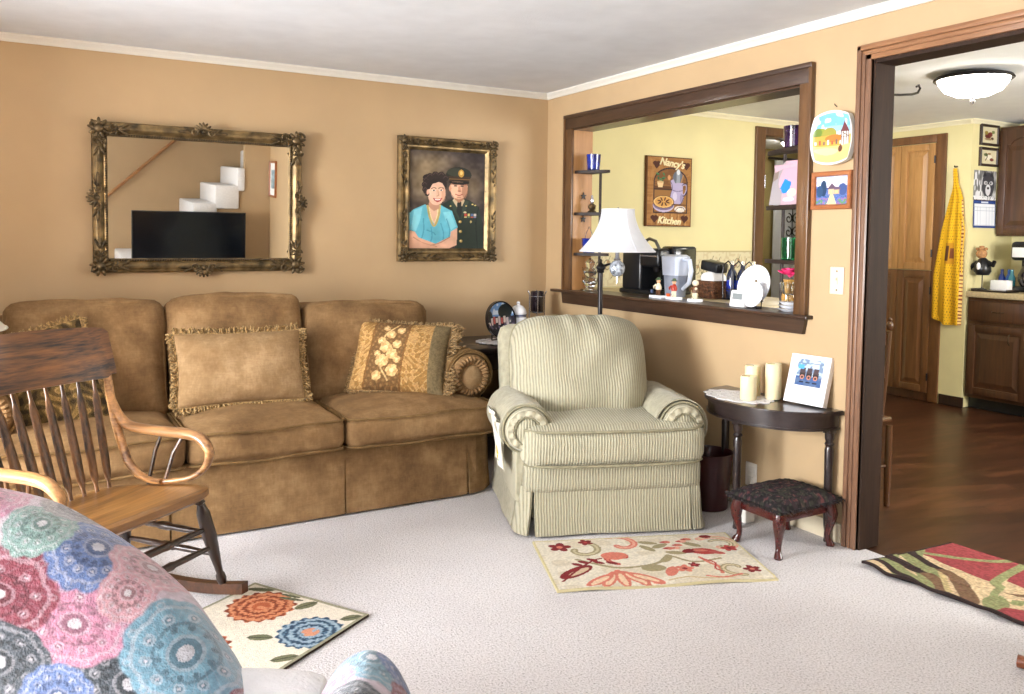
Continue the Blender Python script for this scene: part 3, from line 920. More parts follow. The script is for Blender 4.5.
# seat cushion with T front
mb = MB().cushion(0.815, 0.74, 0.18, 0.05, 0.03, 0.0, -0.10, 0.392, 20, wob=.008, seed=21, fcrown=0.03)
sc = build(mb, 'seat_cushion', M['cord'], ac)
for zz in (0.466, 0.318):
    pts = []
    for k in range(33):
        u = k / 32; a = 2 * u - 1
        pts.append((0.402 * a, -0.462 - 0.032 * (1 - abs(a) ** 2.4) + 0.05 * max(0, abs(a) - .86) / .14 * .8, zz))
    build(MB().tube(pts, 0.006, 6), 'piping', M['cord_dark'], sc)
# arms
def ac_arm(xc, side):
    r = 0.104; zc = 0.462; yf = -0.40
    mb = MB()
    yb_ = .30 if side > 0 else .12
    prof = [(0.01, yb_), (r * .9, yb_ - .01), (r, yb_ - .05), (r * 1.01, 0.0), (r, -0.2), (r, yf + .04), (r - .01, yf + .008), (r - .03, yf), (0.008, yf)]
    mb.lathe(prof, (xc, 0, zc), 36, 'y')
    mb.cushion(0.13, .38 + yb_, 0.36, 0.03, 0, xc - side * .012, (yb_ - .375) / 2, 0.31, 8)
    a = build(mb, 'arm', M['cord_arm'], ac)
    # scroll front: pleated ring and pad
    mb = MB(); N = 96; rows = []
    for rr, dy, amp in ((r - .008, 0.004, 0), (r - .018, -.014, .002), (r * .62, -.02, .004), (r * .5, -.006, .002)):
        rows.append([Vector((xc + rr * math.cos(2 * PI * k / N), yf + dy + amp * math.sin(2 * PI * k / N * 12 + math.sin(4 * PI * k / N)), zc + rr * math.sin(2 * PI * k / N))) for k in range(N)])
    mb._grid(rows, closed_v=True)
    build(mb, 'scroll_front', M['cord_arm'], a)
    mb = MB().ball((xc, yf - .002, zc - .008), (r * .52, .022, r * .6), 18)
    build(mb, 'pad', M['cord'], a)
    pts = [(xc + (r * .54) * math.cos(t), yf - .014, zc - .005 + (r * .6) * math.sin(t)) for t in [2 * PI * k / 32 for k in range(33)]]
    build(MB().tube(pts, 0.004, 6), 'piping', M['cord_dark'], a)
    pts = [(xc + r * math.cos(t), yf + .012, zc + r * math.sin(t)) for t in [math.radians(-70 + k * 10) for k in range(33)]]
    build(MB().tube(pts, 0.0055, 6), 'welt', M['cord_dark'], a)
    # loose arm cover
    def f(u, v):
        t = math.radians(-32 + 215 * u); y = yf + 0.02 + (.46 if side > 0 else .44) * v
        rr = r + .010 + .006 * (abs(u - .5) * 2) ** 3 + .003 * noise.noise(Vector((u * 6, v * 5, side)))
        dz = -0.01 * max(0, u - .85) if side > 0 else 0
        return Vector((xc + side * rr * math.cos(t), y, zc + rr * math.sin(t) + dz))
    build(MB().sheet(f, 30, 14, 0.006), 'arm_cover', M['cord_plain'], a)
ac_arm(-0.385, -1); ac_arm(0.322, 1)
# back shell and loose back pillow
m3 = Matrix.Rotation(math.radians(-18), 3, 'X')
mb = MB().cushion(0.69, 0.13, 0.76, 0.055, 0.0, -0.058, 0.30, 0.472, 12, m3, wob=.004, seed=4)
build(mb, 'back', M['cord_plain'], ac)
def back_pillow():
    mb = MB()
    w, h, t = 0.69, 0.63, 0.45
    def shape(a, b):
        s_ = 1.0 - 0.10 * max(0, -b) ** 2 - .02
        ex = 3.4
        k = max(0, 1 - abs(a) ** ex) ** (1 / 2.0) * max(0, 1 - abs(b) ** ex) ** (1 / 2.0)
        rx = w / 2 * a * s_ * (1 - 0.10 * max(0, b) ** 4 * abs(a) ** 2)
        rz = h / 2 * b - 0.055 * abs(a) ** 4 * max(0, b) ** 2
        return rx, rz, k
    for sg in (-1, 1):
        rows = []
        for i in range(41):
            row = []
            for j in range(41):
                a, b = i / 20 - 1, j / 20 - 1
                rx, rz, k = shape(a, b)
                y = sg * t / 2 * k * (1.0 + 0.12 * noise.noise(Vector((a * 2.2, b * 2.2, 4))))
                if sg < 0:
                    # gathers radiating from the top edge
                    y += 0.034 * math.sin(a * 17 + 3 * b + 2 * math.sin(a * 5)) * max(0, b - .35) ** 1.5 * (1 - abs(a) ** 3)
                    y -= 0.02 * math.exp(-((b + .35) / .3) ** 2) * (1 - a * a)
                row.append(m3 @ Vector((rx, y, rz)) + Vector((-0.058, 0.035, 0.606)))
            rows.append(row)
        mb._grid(rows)
    bmesh.ops.remove_doubles(mb.bm, verts=mb.bm.verts, dist=1e-4)
    o = build(mb, 'back_cushion', M['cord'], ac)
    pts = []
    for side in (1,):
        for k in range(81):
            t_ = k / 80 * 4
            e = int(min(3, t_)); f_ = t_ - e
            a, b = [(-1 + 2 * f_, -1), (1, -1 + 2 * f_), (1 - 2 * f_, 1), (-1, 1 - 2 * f_)][e]
            rx, rz, kk = shape(a * .99, b * .99)
            pts.append(m3 @ Vector((rx, -.01, rz)) + Vector((-0.058, 0.035, 0.606)))
    build(MB().tube(pts, 0.006, 6), 'piping', M['cord_dark'], o)
back_pillow()

# printed cloth tucked by the left arm
def clothp(U_, V_):
    c = Cv(U_ * 20, V_ * 50, (238, 236, 226))
    for (x, y, r) in ((8, 41, 5), (13, 33, 4), (7, 25, 5), (12, 16, 4.4), (7, 8, 4)):
        c.put(c.ell(x, y, r, r * 1.2), (232, 176, 40)); c.put(c.ell(x + 1, y + 1, r * .4, r * .5), (246, 214, 110))
        c.put(c.ell(x + 4, y - 3, 1.6, 1), (120, 140, 84))
    c.put((U_ < .05) | (U_ > .95), (226, 222, 206))
    return c.c
cl = Matrix.Rotation(AR, 3, 'Z')
def Pcl(U_, V_):
    # hangs on the outer left of the arm; U along the chair depth, V up
    x = -0.482 - 0.012 * V_ - .02 * (V_ > .9) ; y = -0.10 - 0.26 * U_ ; z = 0.27 + 0.24 * V_
    x = x + 0.006 * np.sin(U_ * 9 + V_ * 3)
    X_ = AC[0] + math.cos(AR) * x - math.sin(AR) * y; Y_ = AC[1] + math.sin(AR) * x + math.cos(AR) * y
    return np.stack([X_, Y_, z + 0 * U_], -1)
o = panel('printed_cloth', Pcl, 30, 50, clothp, M['rugpaint'], None, back=(0.005, 0.001, 0), loc=(-1.05, -1.3, 0.25))
tag(o, 'white cloth printed with yellow flowers hanging on the outer side of the green armchair', 'cloth')
# ------------------------------------------------------------------ gilt mirror
TILT = math.radians(2.6)
MC = Vector((-2.188, -0.035, 1.472))
mir = thing('wall_mirror', 'wide mirror in an ornate antique gold frame above the sofa', 'mirror', (MC.x, MC.y, 1.08))
def mirM():
    return Matrix.Translation(MC) @ Matrix.Rotation(TILT, 4, 'X')     # top leans into the room
def frame_rail(hw, hh, prof, M4):
    """mitred frame; prof = (inset from outer edge, depth towards room)"""
    mb = MB(); rows = []
    for cx, cz in ((-1, -1), (1, -1), (1, 1), (-1, 1)):
        rows.append([M4 @ Vector((cx * (hw - i), -d, cz * (hh - i))) for i, d in prof])
    mb._grid(rows, closed_u=True)
    return mb
def spiral(mb, c, r, turns, dirn, a0, y, M4, w=0.006):
    pts = []; rad = []
    n = 26
    for k in range(n):
        t = k / (n - 1); a = a0 + dirn * turns * 2 * PI * t
        rr = r * (1 - 0.85 * t)
        pts.append(M4 @ Vector((c[0] + rr * math.cos(a), y - .008 * t, c[1] + rr * math.sin(a)))); rad.append(w * (1 - .4 * t))
    mb.tube(pts, rad, 6)
def leaf(mb, c, ang, l, w, y, M4):
    m3 = Matrix.Rotation(-ang, 3, 'Y')
    M_ = M4.to_3x3() @ m3
    cc = M4 @ Vector((c[0] + math.cos(ang) * l / 2, y, c[1] + math.sin(ang) * l / 2))
    mb.ball(cc, (l / 2, 0.007, w / 2), 8, M_)
def corner_orn(sx, sz, hw, hh, M4, sc=1.0):
    mb = MB(); y = -0.034
    cx, cz = sx * (hw - 0.035 * sc), sz * (hh - 0.035 * sc)
    mb.ball(M4 @ Vector((cx, y, cz)), (0.024 * sc, .014, .024 * sc), 10)
    for k in range(9):
        a = k * 2 * PI / 9 + .2
        leaf(mb, (cx + .012 * sc * math.cos(a), cz + .012 * sc * math.sin(a)), a, 0.042 * sc, 0.018 * sc, y + .003, M4)
    for q in (0, 1):
        dx, dz = (-sx, 0) if q == 0 else (0, -sz)
        px, pz = cx + dx * .065 * sc, cz + dz * .065 * sc
        off = (0, sz * .014) if q == 0 else (sx * .014, 0)
        spiral(mb, (px + off[0] * sc, pz + off[1] * sc), .022 * sc, 1.4, (sx * sz) * (1 if q == 0 else -1), 0, y, M4, .006 * sc)
        spiral(mb, (px - off[0] * 1.2 * sc, pz - off[1] * 1.2 * sc), .018 * sc, 1.3, -(sx * sz) * (1 if q == 0 else -1), PI, y, M4, .005 * sc)
        for k, sp in enumerate((-.5, 0, .5)):
            a = math.atan2(dz, dx) + sp
            leaf(mb, (px + dx * .02 * sc, pz + dz * .02 * sc), a, .06 * sc, .016 * sc, y + .004, M4)
    spiral(mb, (cx + sx * .018 * sc, cz + sz * .018 * sc), .03 * sc, 1.2, sx * sz, 0, y + .006, M4, .007 * sc)
    return mb
def mid_orn(cx, cz, ax, out, M4, L=0.09):
    """ax = along direction (1,0)/(0,1); out = outward direction"""
    mb = MB(); y = -0.036
    A = Vector((ax[0], 0, ax[1])); O = Vector((out[0], 0, out[1]))
    for k in range(7):
        a = (k - 3) * 0.42
        d = O * math.cos(a) + A * math.sin(a)
        leaf(mb, (cx, cz), math.atan2(d.z, d.x), 0.052, 0.017, y, M4)
    mb.ball(M4 @ Vector((cx, y - .004, cz)), (.014, .012, .014), 8)
    for s_ in (-1, 1):
        p = Vector((cx, 0, cz)) + A * s_ * .045 - O * .004
        spiral(mb, (p.x, p.z), .022, 1.4, s_ * (1 if (ax[0] * out[1] - ax[1] * out[0]) > 0 else -1), math.atan2(out[1], out[0]), y, M4)
        p = Vector((cx, 0, cz)) + A * s_ * .05 - O * .004
        d = A * s_
        leaf(mb, (p.x, p.z), math.atan2(d.z, d.x), L * .6, .018, y + .004, M4)
        d = (A * s_ + O * .5)
        leaf(mb, (p.x, p.z), math.atan2(d.z, d.x), L * .42, .014, y + .004, M4)
    return mb
M4 = mirM(); hw, hh = 0.526, 0.378
prof = [(0.0, 0.0), (0.0, 0.012), (0.006, 0.02), (0.016, 0.023), (0.024, 0.030), (0.036, 0.032), (0.046, 0.026), (0.054, 0.016), (0.064, 0.020), (0.072, 0.012), (0.074, 0.0)]
build(frame_rail(hw, hh, prof, M4), 'frame', M['brass_mid'], mir, world=True, angle=30)
mb = MB()
n = 0
for (x0, z0, x1, z1) in ((-hw + .064, -hh + .064, hw - .064, -hh + .064), (-hw + .064, hh - .064, hw - .064, hh - .064), (-hw + .064, -hh + .064, -hw + .064, hh - .064), (hw - .064, -hh + .064, hw - .064, hh - .064)):
    L_ = math.hypot(x1 - x0, z1 - z0); k = int(L_ / 0.012)
    for i in range(k):
        mb.ball(M4 @ Vector((x0 + (x1 - x0) * i / k, -.020, z0 + (z1 - z0) * i / k)), .0055, 6)
build(mb, 'beading', M['bronze'], mir, world=True)
for sx in (-1, 1):
    for sz in (-1, 1):
        build(corner_orn(sx, sz, hw, hh, M4, 1.0), 'corner_ornament', M['brass_dark'], mir, world=True)
for cx, cz, ax, out in ((0, hh - .022, (1, 0), (0, 1)), (0, -hh + .022, (1, 0), (0, -1)), (-hw + .022, 0, (0, 1), (-1, 0)), (hw - .022, 0, (0, 1), (1, 0))):
    build(mid_orn(cx, cz, ax, out, M4, .13), 'centre_ornament', M['brass_dark'], mir, world=True)
mb = MB().box(-hw + .066, hw - .066, -0.010, -0.004, -hh + .066, hh - .066, mat=M4)
build(mb, 'glass', M['mirror'], mir, world=True, smooth=False)
mb = MB().box(-hw + .02, hw - .02, -0.003, 0.004, -hh + .02, hh - .02, mat=M4)
build(mb, 'backing', M['bronze'], mir, world=True, smooth=False)

# ------------------------------------------------------------------ portrait
por = thing('portrait_painting', 'gold framed painted portrait of a woman in blue and a man in uniform', 'painting', (-0.737, -0.02, 1.143))
PC = Vector((-0.737, 0.0, 1.519)); PM = Matrix.Translation(PC) @ Matrix.Rotation(math.radians(0.8), 4, 'X')
hw, hh = 0.334, 0.377
prof = [(0.0, 0.002), (0.0, 0.03), (0.008, 0.042), (0.02, 0.045), (0.032, 0.036), (0.044, 0.03), (0.054, 0.036), (0.062, 0.034), (0.072, 0.024), (0.078, 0.018), (0.080, 0.004)]
build(frame_rail(hw, hh, prof, PM), 'frame', M['brass_mid'], por, world=True, angle=30)
for sx in (-1, 1):
    for sz in (-1, 1):
        mb = corner_orn(sx, sz, hw - .006, hh - .006, PM @ Matrix.Translation((0, -.012, 0)), 0.72)
        build(mb, 'corner_ornament', M['brass_dark'], por, world=True)
for sz in (-1, 1):
    for s_ in (-1, 1):
        mb = MB()
        for k in range(5):
            leaf(mb, (s_ * (.09 + k * .022), sz * (hh - .028)), (0.5 if k % 2 else -0.5) + (PI if s_ > 0 else 0), .036, .012, -.044, PM)
        build(mb, 'carving', M['brass_dark'], por, world=True)
for sx in (-1, 1):
    for s_ in (-1, 1):
        mb = MB()
        for k in range(5):
            leaf(mb, (sx * (hw - .028), s_ * (.09 + k * .026)), PI / 2 + (0.5 if k % 2 else -0.5), .038, .012, -.044, PM)
        build(mb, 'carving', M['brass_dark'], por, world=True)
def portrait(U_, V_):
    x = 133 + U_ * 314; y = 133 + (1 - V_) * 428
    c = Cv(x, y, (52, 44, 42))
    n = vnoise(x / 40, y / 40, 2) * .6 + vnoise(x / 14, y / 14, 5) * .4
    g = np.exp(-(((x - 190) / 90) ** 2 + ((y - 270) / 110) ** 2)) + .8 * np.exp(-(((x - 400) / 50) ** 2 + ((y - 290) / 80) ** 2)) + .55 * np.exp(-(((x - 250) / 120) ** 2 + ((y - 180) / 50) ** 2))
    bg = np.array([46, 38, 40.])[None, None] + g[..., None] * np.array([84, 74, 46.]) + (n[..., None] - .5) * 46
    c.c = np.clip(bg, 12, 200)
    skin = (222, 172, 142)
    # man: jacket
    jk = (40, 50, 42)
    c.put(c.poly([(255, 372), (300, 344), (330, 338), (380, 342), (424, 372), (438, 430), (447, 561), (325, 561), (318, 470), (285, 400)]), jk)
    c.put(c.poly([(300, 352), (322, 346), (344, 420), (338, 432), (312, 386)]), (52, 64, 54))
    c.put(c.poly([(358, 342), (380, 350), (366, 392), (346, 432)]), (54, 66, 56))
    c.put(c.curve([(424, 372), (412, 440), (420, 560)], 4), (26, 34, 30))
    c.put(c.poly([(310, 346), (326, 330), (352, 330), (362, 346), (346, 384), (334, 384)]), (202, 182, 146))
    c.put(c.poly([(331, 352), (347, 352), (352, 396), (341, 424), (328, 396)]), (36, 40, 38))
    # man: head
    c.put(c.poly([(314, 300), (360, 300), (358, 342), (338, 356), (318, 342)]), (176, 124, 96))
    c.put(c.ell(337, 290, 37, 50), skin)
    c.put(c.ell(318, 300, 16, 38), (232, 188, 158), .6)
    c.put(c.ell(362, 300, 12, 36), (168, 116, 90), .7)
    c.put(c.rect(300, 262, 376, 278) & c.ell(337, 290, 37, 50), (140, 92, 72), .85)
    for ex in (322, 350):
        c.put(c.ell(ex, 282, 7, 3), (48, 36, 32)); c.put(c.ell(ex, 275, 10, 2.2), (70, 46, 36))
    c.put(c.poly([(335, 282), (341, 282), (346, 304), (332, 304)]), (198, 142, 114)); c.put(c.ell(339, 305, 8, 3), (160, 104, 82))
    c.put(c.curve([(323, 319), (338, 324), (352, 318)], 4), (160, 70, 62)); c.put(c.ell(338, 333, 10, 2), (180, 128, 102))
    c.put(c.ell(300, 294, 5, 13), (206, 152, 122))
    # cap
    c.put(c.ell(336, 232, 54, 34), (36, 40, 32)); c.put(c.ell(322, 222, 36, 18), (56, 60, 48), .8)
    c.put(c.poly([(292, 240), (386, 240), (380, 264), (298, 264)]), (62, 44, 30))
    c.put(c.ell(338, 266, 44, 9), (28, 22, 20)); c.put(c.ell(330, 264, 26, 3), (120, 92, 70), .7)
    c.put(c.line([(296, 252), (382, 252)], 3.5), (150, 112, 56))
    c.put(c.ell(346, 226, 12, 17), (186, 142, 62)); c.put(c.ell(346, 224, 6, 9), (228, 192, 110))
    # medals, buttons, pins
    for i in range(4):
        c.put(c.rect(362 + i * 13, 404, 373 + i * 13, 414), [(176, 66, 56), (210, 190, 120), (86, 110, 150), (190, 180, 170)][i])
        c.put(c.rect(362 + i * 13, 416, 373 + i * 13, 423), [(196, 176, 120), (90, 120, 90), (190, 90, 70), (120, 120, 160)][i])
    c.put(c.ell(390, 440, 4, 6), (190, 170, 110)); c.put(c.ell(364, 398, 6, 4), (200, 190, 150))
    for (bx, by) in ((343, 441), (345, 484), (348, 527)):
        c.put(c.ell(bx, by, 6.5, 6.5), (176, 146, 78)); c.put(c.ell(bx - 1.5, by - 1.5, 3, 3), (236, 214, 150))
    for (bx, by) in ((302, 372), (368, 370), (396, 362), (408, 366)): c.put(c.ell(bx, by, 4, 3), (206, 182, 110))
    # woman: dress
    bl = (104, 186, 206)
    c.put(c.poly([(148, 392), (196, 368), (226, 386), (262, 370), (308, 394), (334, 466), (306, 486), (300, 548), (162, 548), (156, 488), (133, 480), (133, 408)]), bl)
    c.put(c.poly([(152, 396), (186, 378), (176, 440), (160, 486), (140, 478)]), (134, 208, 222))
    c.put(c.poly([(270, 400), (300, 396), (326, 462), (306, 478), (284, 440)]), (132, 206, 220))
    for k, (a0, b0, a1, b1) in enumerate(((190, 430, 176, 540), (222, 470, 214, 548), (262, 450, 270, 540), (286, 430, 296, 520), (204, 480, 240, 500))):
        c.put(c.curve([(a0, b0), ((a0 + a1) / 2 + 8, (b0 + b1) / 2), (a1, b1)], 5), (72, 150, 176), .8)
    c.put(c.poly([(206, 372), (256, 368), (252, 420), (236, 456), (218, 420)]), (226, 184, 156))
    c.put(c.curve([(206, 374), (216, 424), (234, 462), (252, 420), (258, 370)], 8), (196, 176, 108))
    c.put(c.curve([(212, 376), (222, 424), (234, 446), (246, 416), (250, 372)], 3), (240, 226, 170))
    # arms
    c.put(c.poly([(133, 482), (156, 488), (170, 512), (240, 540), (302, 508), (304, 486), (332, 468), (330, 545), (296, 561), (133, 561)]), (226, 176, 148))
    c.put(c.curve([(150, 512), (190, 536), (246, 552)], 4), (186, 132, 108)); c.put(c.curve([(300, 510), (262, 534), (220, 548)], 4), (180, 128, 104))
    c.put(c.poly([(162, 524), (236, 548), (250, 561), (133, 561), (133, 524)]), (214, 162, 134), .6)
    # neck + head
    c.put(c.poly([(216, 340), (256, 344), (256, 384), (232, 396), (210, 376)]), (196, 146, 120))
    c.put(c.ell(236, 280, 50, 44), (38, 28, 28)); c.put(c.ell(202, 296, 17, 30), (38, 28, 28)); c.put(c.ell(262, 250, 28, 20), (42, 32, 30)); c.put(c.ell(206, 252, 20, 16), (40, 30, 30))
    c.put(c.ell(244, 318, 36, 52, .12), (234, 190, 162))
    c.put(c.ell(228, 326, 14, 26), (244, 206, 182), .6); c.put(c.ell(272, 322, 9, 32), (196, 146, 120), .6)
    c.put(c.poly([(204, 300), (210, 272), (232, 258), (262, 254), (286, 268), (280, 278), (252, 268), (226, 278), (214, 302)]), (40, 30, 28))
    for k, (hx_, hy_, hr_) in enumerate(((200, 262, 14), (216, 246, 15), (238, 238, 15), (262, 238, 15), (280, 250, 13), (194, 282, 13), (196, 304, 12), (204, 322, 10))):
        c.put(c.ell(hx_, hy_, hr_, hr_), (44, 33, 31)); c.put(c.curve([(hx_ - hr_ * .7, hy_), (hx_, hy_ - hr_ * .7), (hx_ + hr_ * .6, hy_ - .2 * hr_)], 3), (86, 66, 58), .8)
    for ex, ey in ((232, 306), (262, 304)):
        c.put(c.ell(ex, ey, 7, 3.4), (250, 240, 232)); c.put(c.ell(ex, ey, 3.6, 3.6), (50, 36, 32)); c.put(c.curve([(ex - 10, ey - 8), (ex, ey - 13), (ex + 10, ey - 9)], 3), (64, 42, 36))
    c.put(c.curve([(248, 306), (252, 326), (244, 330)], 2.6), (196, 140, 116))
    c.put(c.poly([(228, 338), (248, 343), (268, 336), (260, 352), (246, 357), (234, 350)]), (176, 58, 62)); c.put(c.poly([(233, 341), (248, 345), (263, 340), (256, 347), (246, 349), (238, 347)]), (252, 246, 240))
    c.put(c.ell(207, 314, 5, 11), (214, 164, 138))
    c.c *= (0.92 + .16 * n)[..., None]
    return c.c
ihw, ihh = hw - .078, hh - .078
def Ppor(U_, V_):
    A = np.array(PM); x = (2 * U_ - 1) * ihw; z = (2 * V_ - 1) * ihh; y = -0.014
    return np.stack([A[i][0] * x + A[i][1] * y + A[i][2] * z + A[i][3] for i in range(3)], -1)
panel('canvas', Ppor, 170, 230, portrait, M['paint'], por, back=(0, .01, 0), world=True)

# ------------------------------------------------------------------ right wall: plate, print, switch, nail, outlet
def plate_paint(U_, V_):
    x = (2 * U_ - 1); y = (2 * V_ - 1)
    c = Cv(x, y, (236, 220, 190))
    n = vnoise(x * 6, y * 6, 8)
    c.put(y > .05, (150, 196, 226)); c.put(y > .45, (116, 176, 220)); c.put((n > .55) & (y > .1), (232, 238, 240), .8)
    c.put(c.ell(-.6, .12, .4, .3), (140, 150, 62)); c.put(c.ell(-.15, .15, .35, .25), (156, 150, 70)); c.put(c.ell(-.72, .25, .2, .2), (110, 130, 60))
    c.put((y < .1) & (y > -.3), (216, 160, 76)); c.put(c.ell(.1, -.02, .45, .14), (190, 120, 60))
    for i in range(7): c.put(c.rect(-.85 + i * .2, -.24, -.75 + i * .2, -.12 + .05 * (i % 2)), [(230, 226, 220), (190, 92, 72), (120, 100, 90)][i % 3])
    c.put(c.rect(.42, -.3, .8, .22), (232, 226, 216)); c.put(c.poly([(.38, .2), (.6, .62), (.84, .2)]), (112, 62, 66))
    for k in range(4): c.put(c.line([(.42 + k * .12, -.3), (.42 + k * .12, .22)], .035), (92, 64, 56))
    c.put(c.line([(.42, 0), (.8, 0)], .035), (92, 64, 56)); c.put(c.line([(.42, .2), (.8, -.0)], .03), (92, 64, 56))
    c.put(y < -.3, (226, 186, 122)); c.put(c.ell(.4, -.42, .1, .13), (100, 66, 52)); c.put(c.ell(-.3, -.5, .6, .14), (238, 206, 150))
    c.put(np.maximum(np.abs(x), np.abs(y)) > .91, (244, 244, 240))
    return c.c
def Pplate(U_, V_):
    a, b = 2 * U_ - 1, 2 * V_ - 1
    k = .34
    y = a * np.sqrt(1 - k * b * b) ; z = b * np.sqrt(1 - k * a * a)
    dish = .012 * np.maximum(np.abs(a), np.abs(b)) ** 6
    return np.stack([-0.028 - dish, -2.286 - y * 0.106, 1.727 + z * 0.114], -1)
o = panel('decorative_plate', Pplate, 110, 110, plate_paint, M['paint_gloss'], None, back=(.026, 0, 0), edge=(240, 238, 232), loc=(-0.01, -2.282, 1.61))
tag(o, 'rounded square plate painted with a village street hanging beside the doorway', 'plate')
pr = thing('cottage_print', 'small wood framed picture of a cottage hanging under the painted plate', 'picture', (-0.005, -2.275, 1.425))
PRM = Matrix.Translation((0, -2.275, 1.507)) @ Matrix.Rotation(-PI / 2, 4, 'Z')
M['oak_small'] = wood('small_frame_wood', (128, 70, 36), (186, 116, 68), 'y', 0.35, 30)
build(frame_rail(0.102, 0.081, [(0, 0), (0, .016), (.004, .020), (.018, .017), (.022, .010), (.022, 0)], PRM), 'frame', M['oak_small'], pr, world=True)
def cottage(U_, V_):
    x = U_ * 100; y = V_ * 76
    c = Cv(x, y, (96, 120, 190)); n = vnoise(x / 6, y / 6, 3); n2 = vnoise(x / 2.5, y / 2.5, 9)
    c.put(y > 50, (170, 192, 226)); c.put((n > .5) & (y > 44), (226, 220, 228))
    c.put((y < 46) & (n2 > .35), (60, 84, 150)); c.put((y < 40) & (n2 > .6), (96, 120, 160))
    c.put(c.ell(24, 44, 10, 22), (34, 60, 92)); c.put(c.ell(12, 36, 10, 16), (44, 74, 110)); c.put(c.ell(84, 40, 14, 16), (64, 84, 136))
    c.put(c.poly([(40, 28), (40, 42), (50, 54), (62, 42), (62, 28)]), (196, 170, 140)); c.put(c.poly([(36, 42), (50, 58), (66, 42)]), (92, 70, 90))
    c.put(c.rect(58, 28, 74, 40), (190, 160, 130)); c.put(c.poly([(56, 40), (62, 48), (76, 46), (78, 39)]), (100, 80, 104))
    c.put(c.rect(44, 30, 50, 37), (250, 220, 130)); c.put(c.rect(62, 31, 68, 36), (250, 220, 130))
    c.put(c.poly([(46, 28), (54, 28), (66, 0), (34, 0)]), (226, 196, 150)); c.put((y < 18) & (np.abs(x - 52) > 14) & (n2 > .5), (150, 110, 150)); c.put((y < 14) & (np.abs(x - 52) > 18) & (n > .55), (96, 140, 100))
    return c.c
def Ppr(U_, V_): return np.stack([-0.008 + 0 * U_, -2.275 + .081 * (1 - 2 * U_), 1.507 + .060 * (2 * V_ - 1)], -1)
panel('print', Ppr, 90, 70, cottage, M['paint'], pr, back=(.004, 0, 0), world=True)
sw = thing('light_switch', 'beige light switch plate on the wall beside the doorway', 'light switch', (0, -2.313, 1.064))
M['switch'] = plain('switch_plate', (240, 214, 184), 0.4, var=.01)
build(MB().box(-.006, 0, -2.348, -2.278, 1.064, 1.181, 0.003), 'plate', M['switch'], sw, world=True)
build(MB().box(-.009, -.004, -2.320, -2.306, 1.106, 1.139, 0.002).box(-.016, -.005, -2.317, -2.309, 1.122, 1.134, .002), 'toggle', M['switch'], sw, world=True)
for z in (1.082, 1.163): build(MB().ball((-.006, -2.313, z), (.002, .004, .004), 8), 'screw', M['bronze'], sw, world=True)
solo(MB().tube([(0, -2.282, 1.861), (-.012, -2.282, 1.866), (-.016, -2.282, 1.872)], .002, 6), 'nail', M['blackm'], 'small nail in the wall just above the painted plate', 'nail', (0, -2.282, 1.86))
ou = thing('wall_outlet', 'white wall outlet near the floor behind the half-moon table', 'outlet', (0, -1.86, 0.10))
build(MB().box(-.006, 0, -1.895, -1.825, .11, .225, .003), 'plate', M['white'], ou, world=True)
for z in (.143, .192): build(MB().box(-.009, -.004, -1.878, -1.842, z - .014, z + .014, .004), 'socket', M['white'], ou, world=True)

# ------------------------------------------------------------------ half-moon table and what stands on it
CT = (-0.02, -2.026, 0.0)
ct = thing('console_table', 'dark half-moon table with turned legs against the wall beside the doorway', 'table', CT)
ZT = 0.572
M['console'] = wood('dark_console_wood', (26, 20, 20), (58, 46, 44), 'y', 0.28, 20, 0.4)
def demi(rx, ry, n=40, x0=-0.004):
    return [(x0 - rx * abs(math.cos(a)) ** 0.9, -2.026 - ry * math.copysign(abs(math.sin(a)) ** 0.95, math.sin(a))) for a in [-PI / 2 + PI * k / n for k in range(n + 1)]]
mb = MB()
for rx, ry, z0, z1 in ((.318, .346, ZT - .018, ZT - .003), (.312, .340, ZT - .004, ZT)):
    mb.prism(demi(rx, ry), z0, z1, 'xy')
build(mb, 'top', M['console'], ct, world=True)
mb = MB().prism(demi(.292, .328, x0=-.012), ZT - .075, ZT - .018, 'xy').prism(demi(.298, .334, x0=-.012), ZT - .083, ZT - .073, 'xy')
build(mb, 'apron', M['console'], ct, world=True)
for x, y in ((-.268, -2.026), (-.04, -1.72), (-.04, -2.33)):
    mb = MB().box(x - .02, x + .02, y - .02, y + .02, ZT - .10, ZT - .018, .002)
    mb.lathe([(.010, 0), (.013, .004), (.011, .02), (.0105, .05), (.014, .07), (.016, .10), (.018, .30), (.019, .40), (.015, .415), (.021, .425), (.015, .435), (.020, .45), (.020, ZT - .10)], (x, y, 0), 18)
    build(mb, 'leg', M['console'], ct, world=True)
mb = MB(); N = 72
rr = [0.0, .03, .055, .075, .095, .112, .128, .142]
verts = []
for i, r in enumerate(rr):
    verts.append([mb.bm.verts.new((-.175 + max(r, .002) * (1 + (.05 * math.cos(12 * 2 * PI * k / N) if i >= 6 else 0)) * math.cos(2 * PI * k / N) * .82, -1.93 + max(r, .002) * (1 + (.05 * math.cos(12 * 2 * PI * k / N) if i >= 6 else 0)) * math.sin(2 * PI * k / N) * 1.25, ZT + .003)) for k in range(N)])
for i in range(len(rr) - 1):
    for k in range(N):
        if i in (3,) and k % 3 == 1: continue
        if i == 5 and k % 6 in (2, 3): continue
        if i == 1 and k % 6 == 0: continue
        j = (k + 1) % N
        mb.bm.faces.new((verts[i][k], verts[i][j], verts[i + 1][j], verts[i + 1][k]))
r = bmesh.ops.extrude_face_region(mb.bm, geom=list(mb.bm.faces))
bmesh.ops.translate(mb.bm, vec=(0, 0, -.0025), verts=[v for v in r['geom'] if isinstance(v, bmesh.types.BMVert)])
M['lace'] = plain('white_lace', (238, 236, 238), .9, var=.08, vscale=300, bump=.4, bscale=400)
solo(mb, 'lace_doily', M['lace'], 'white lace doily under the cream candles on the half-moon table', 'doily', (-.175, -1.93, ZT))
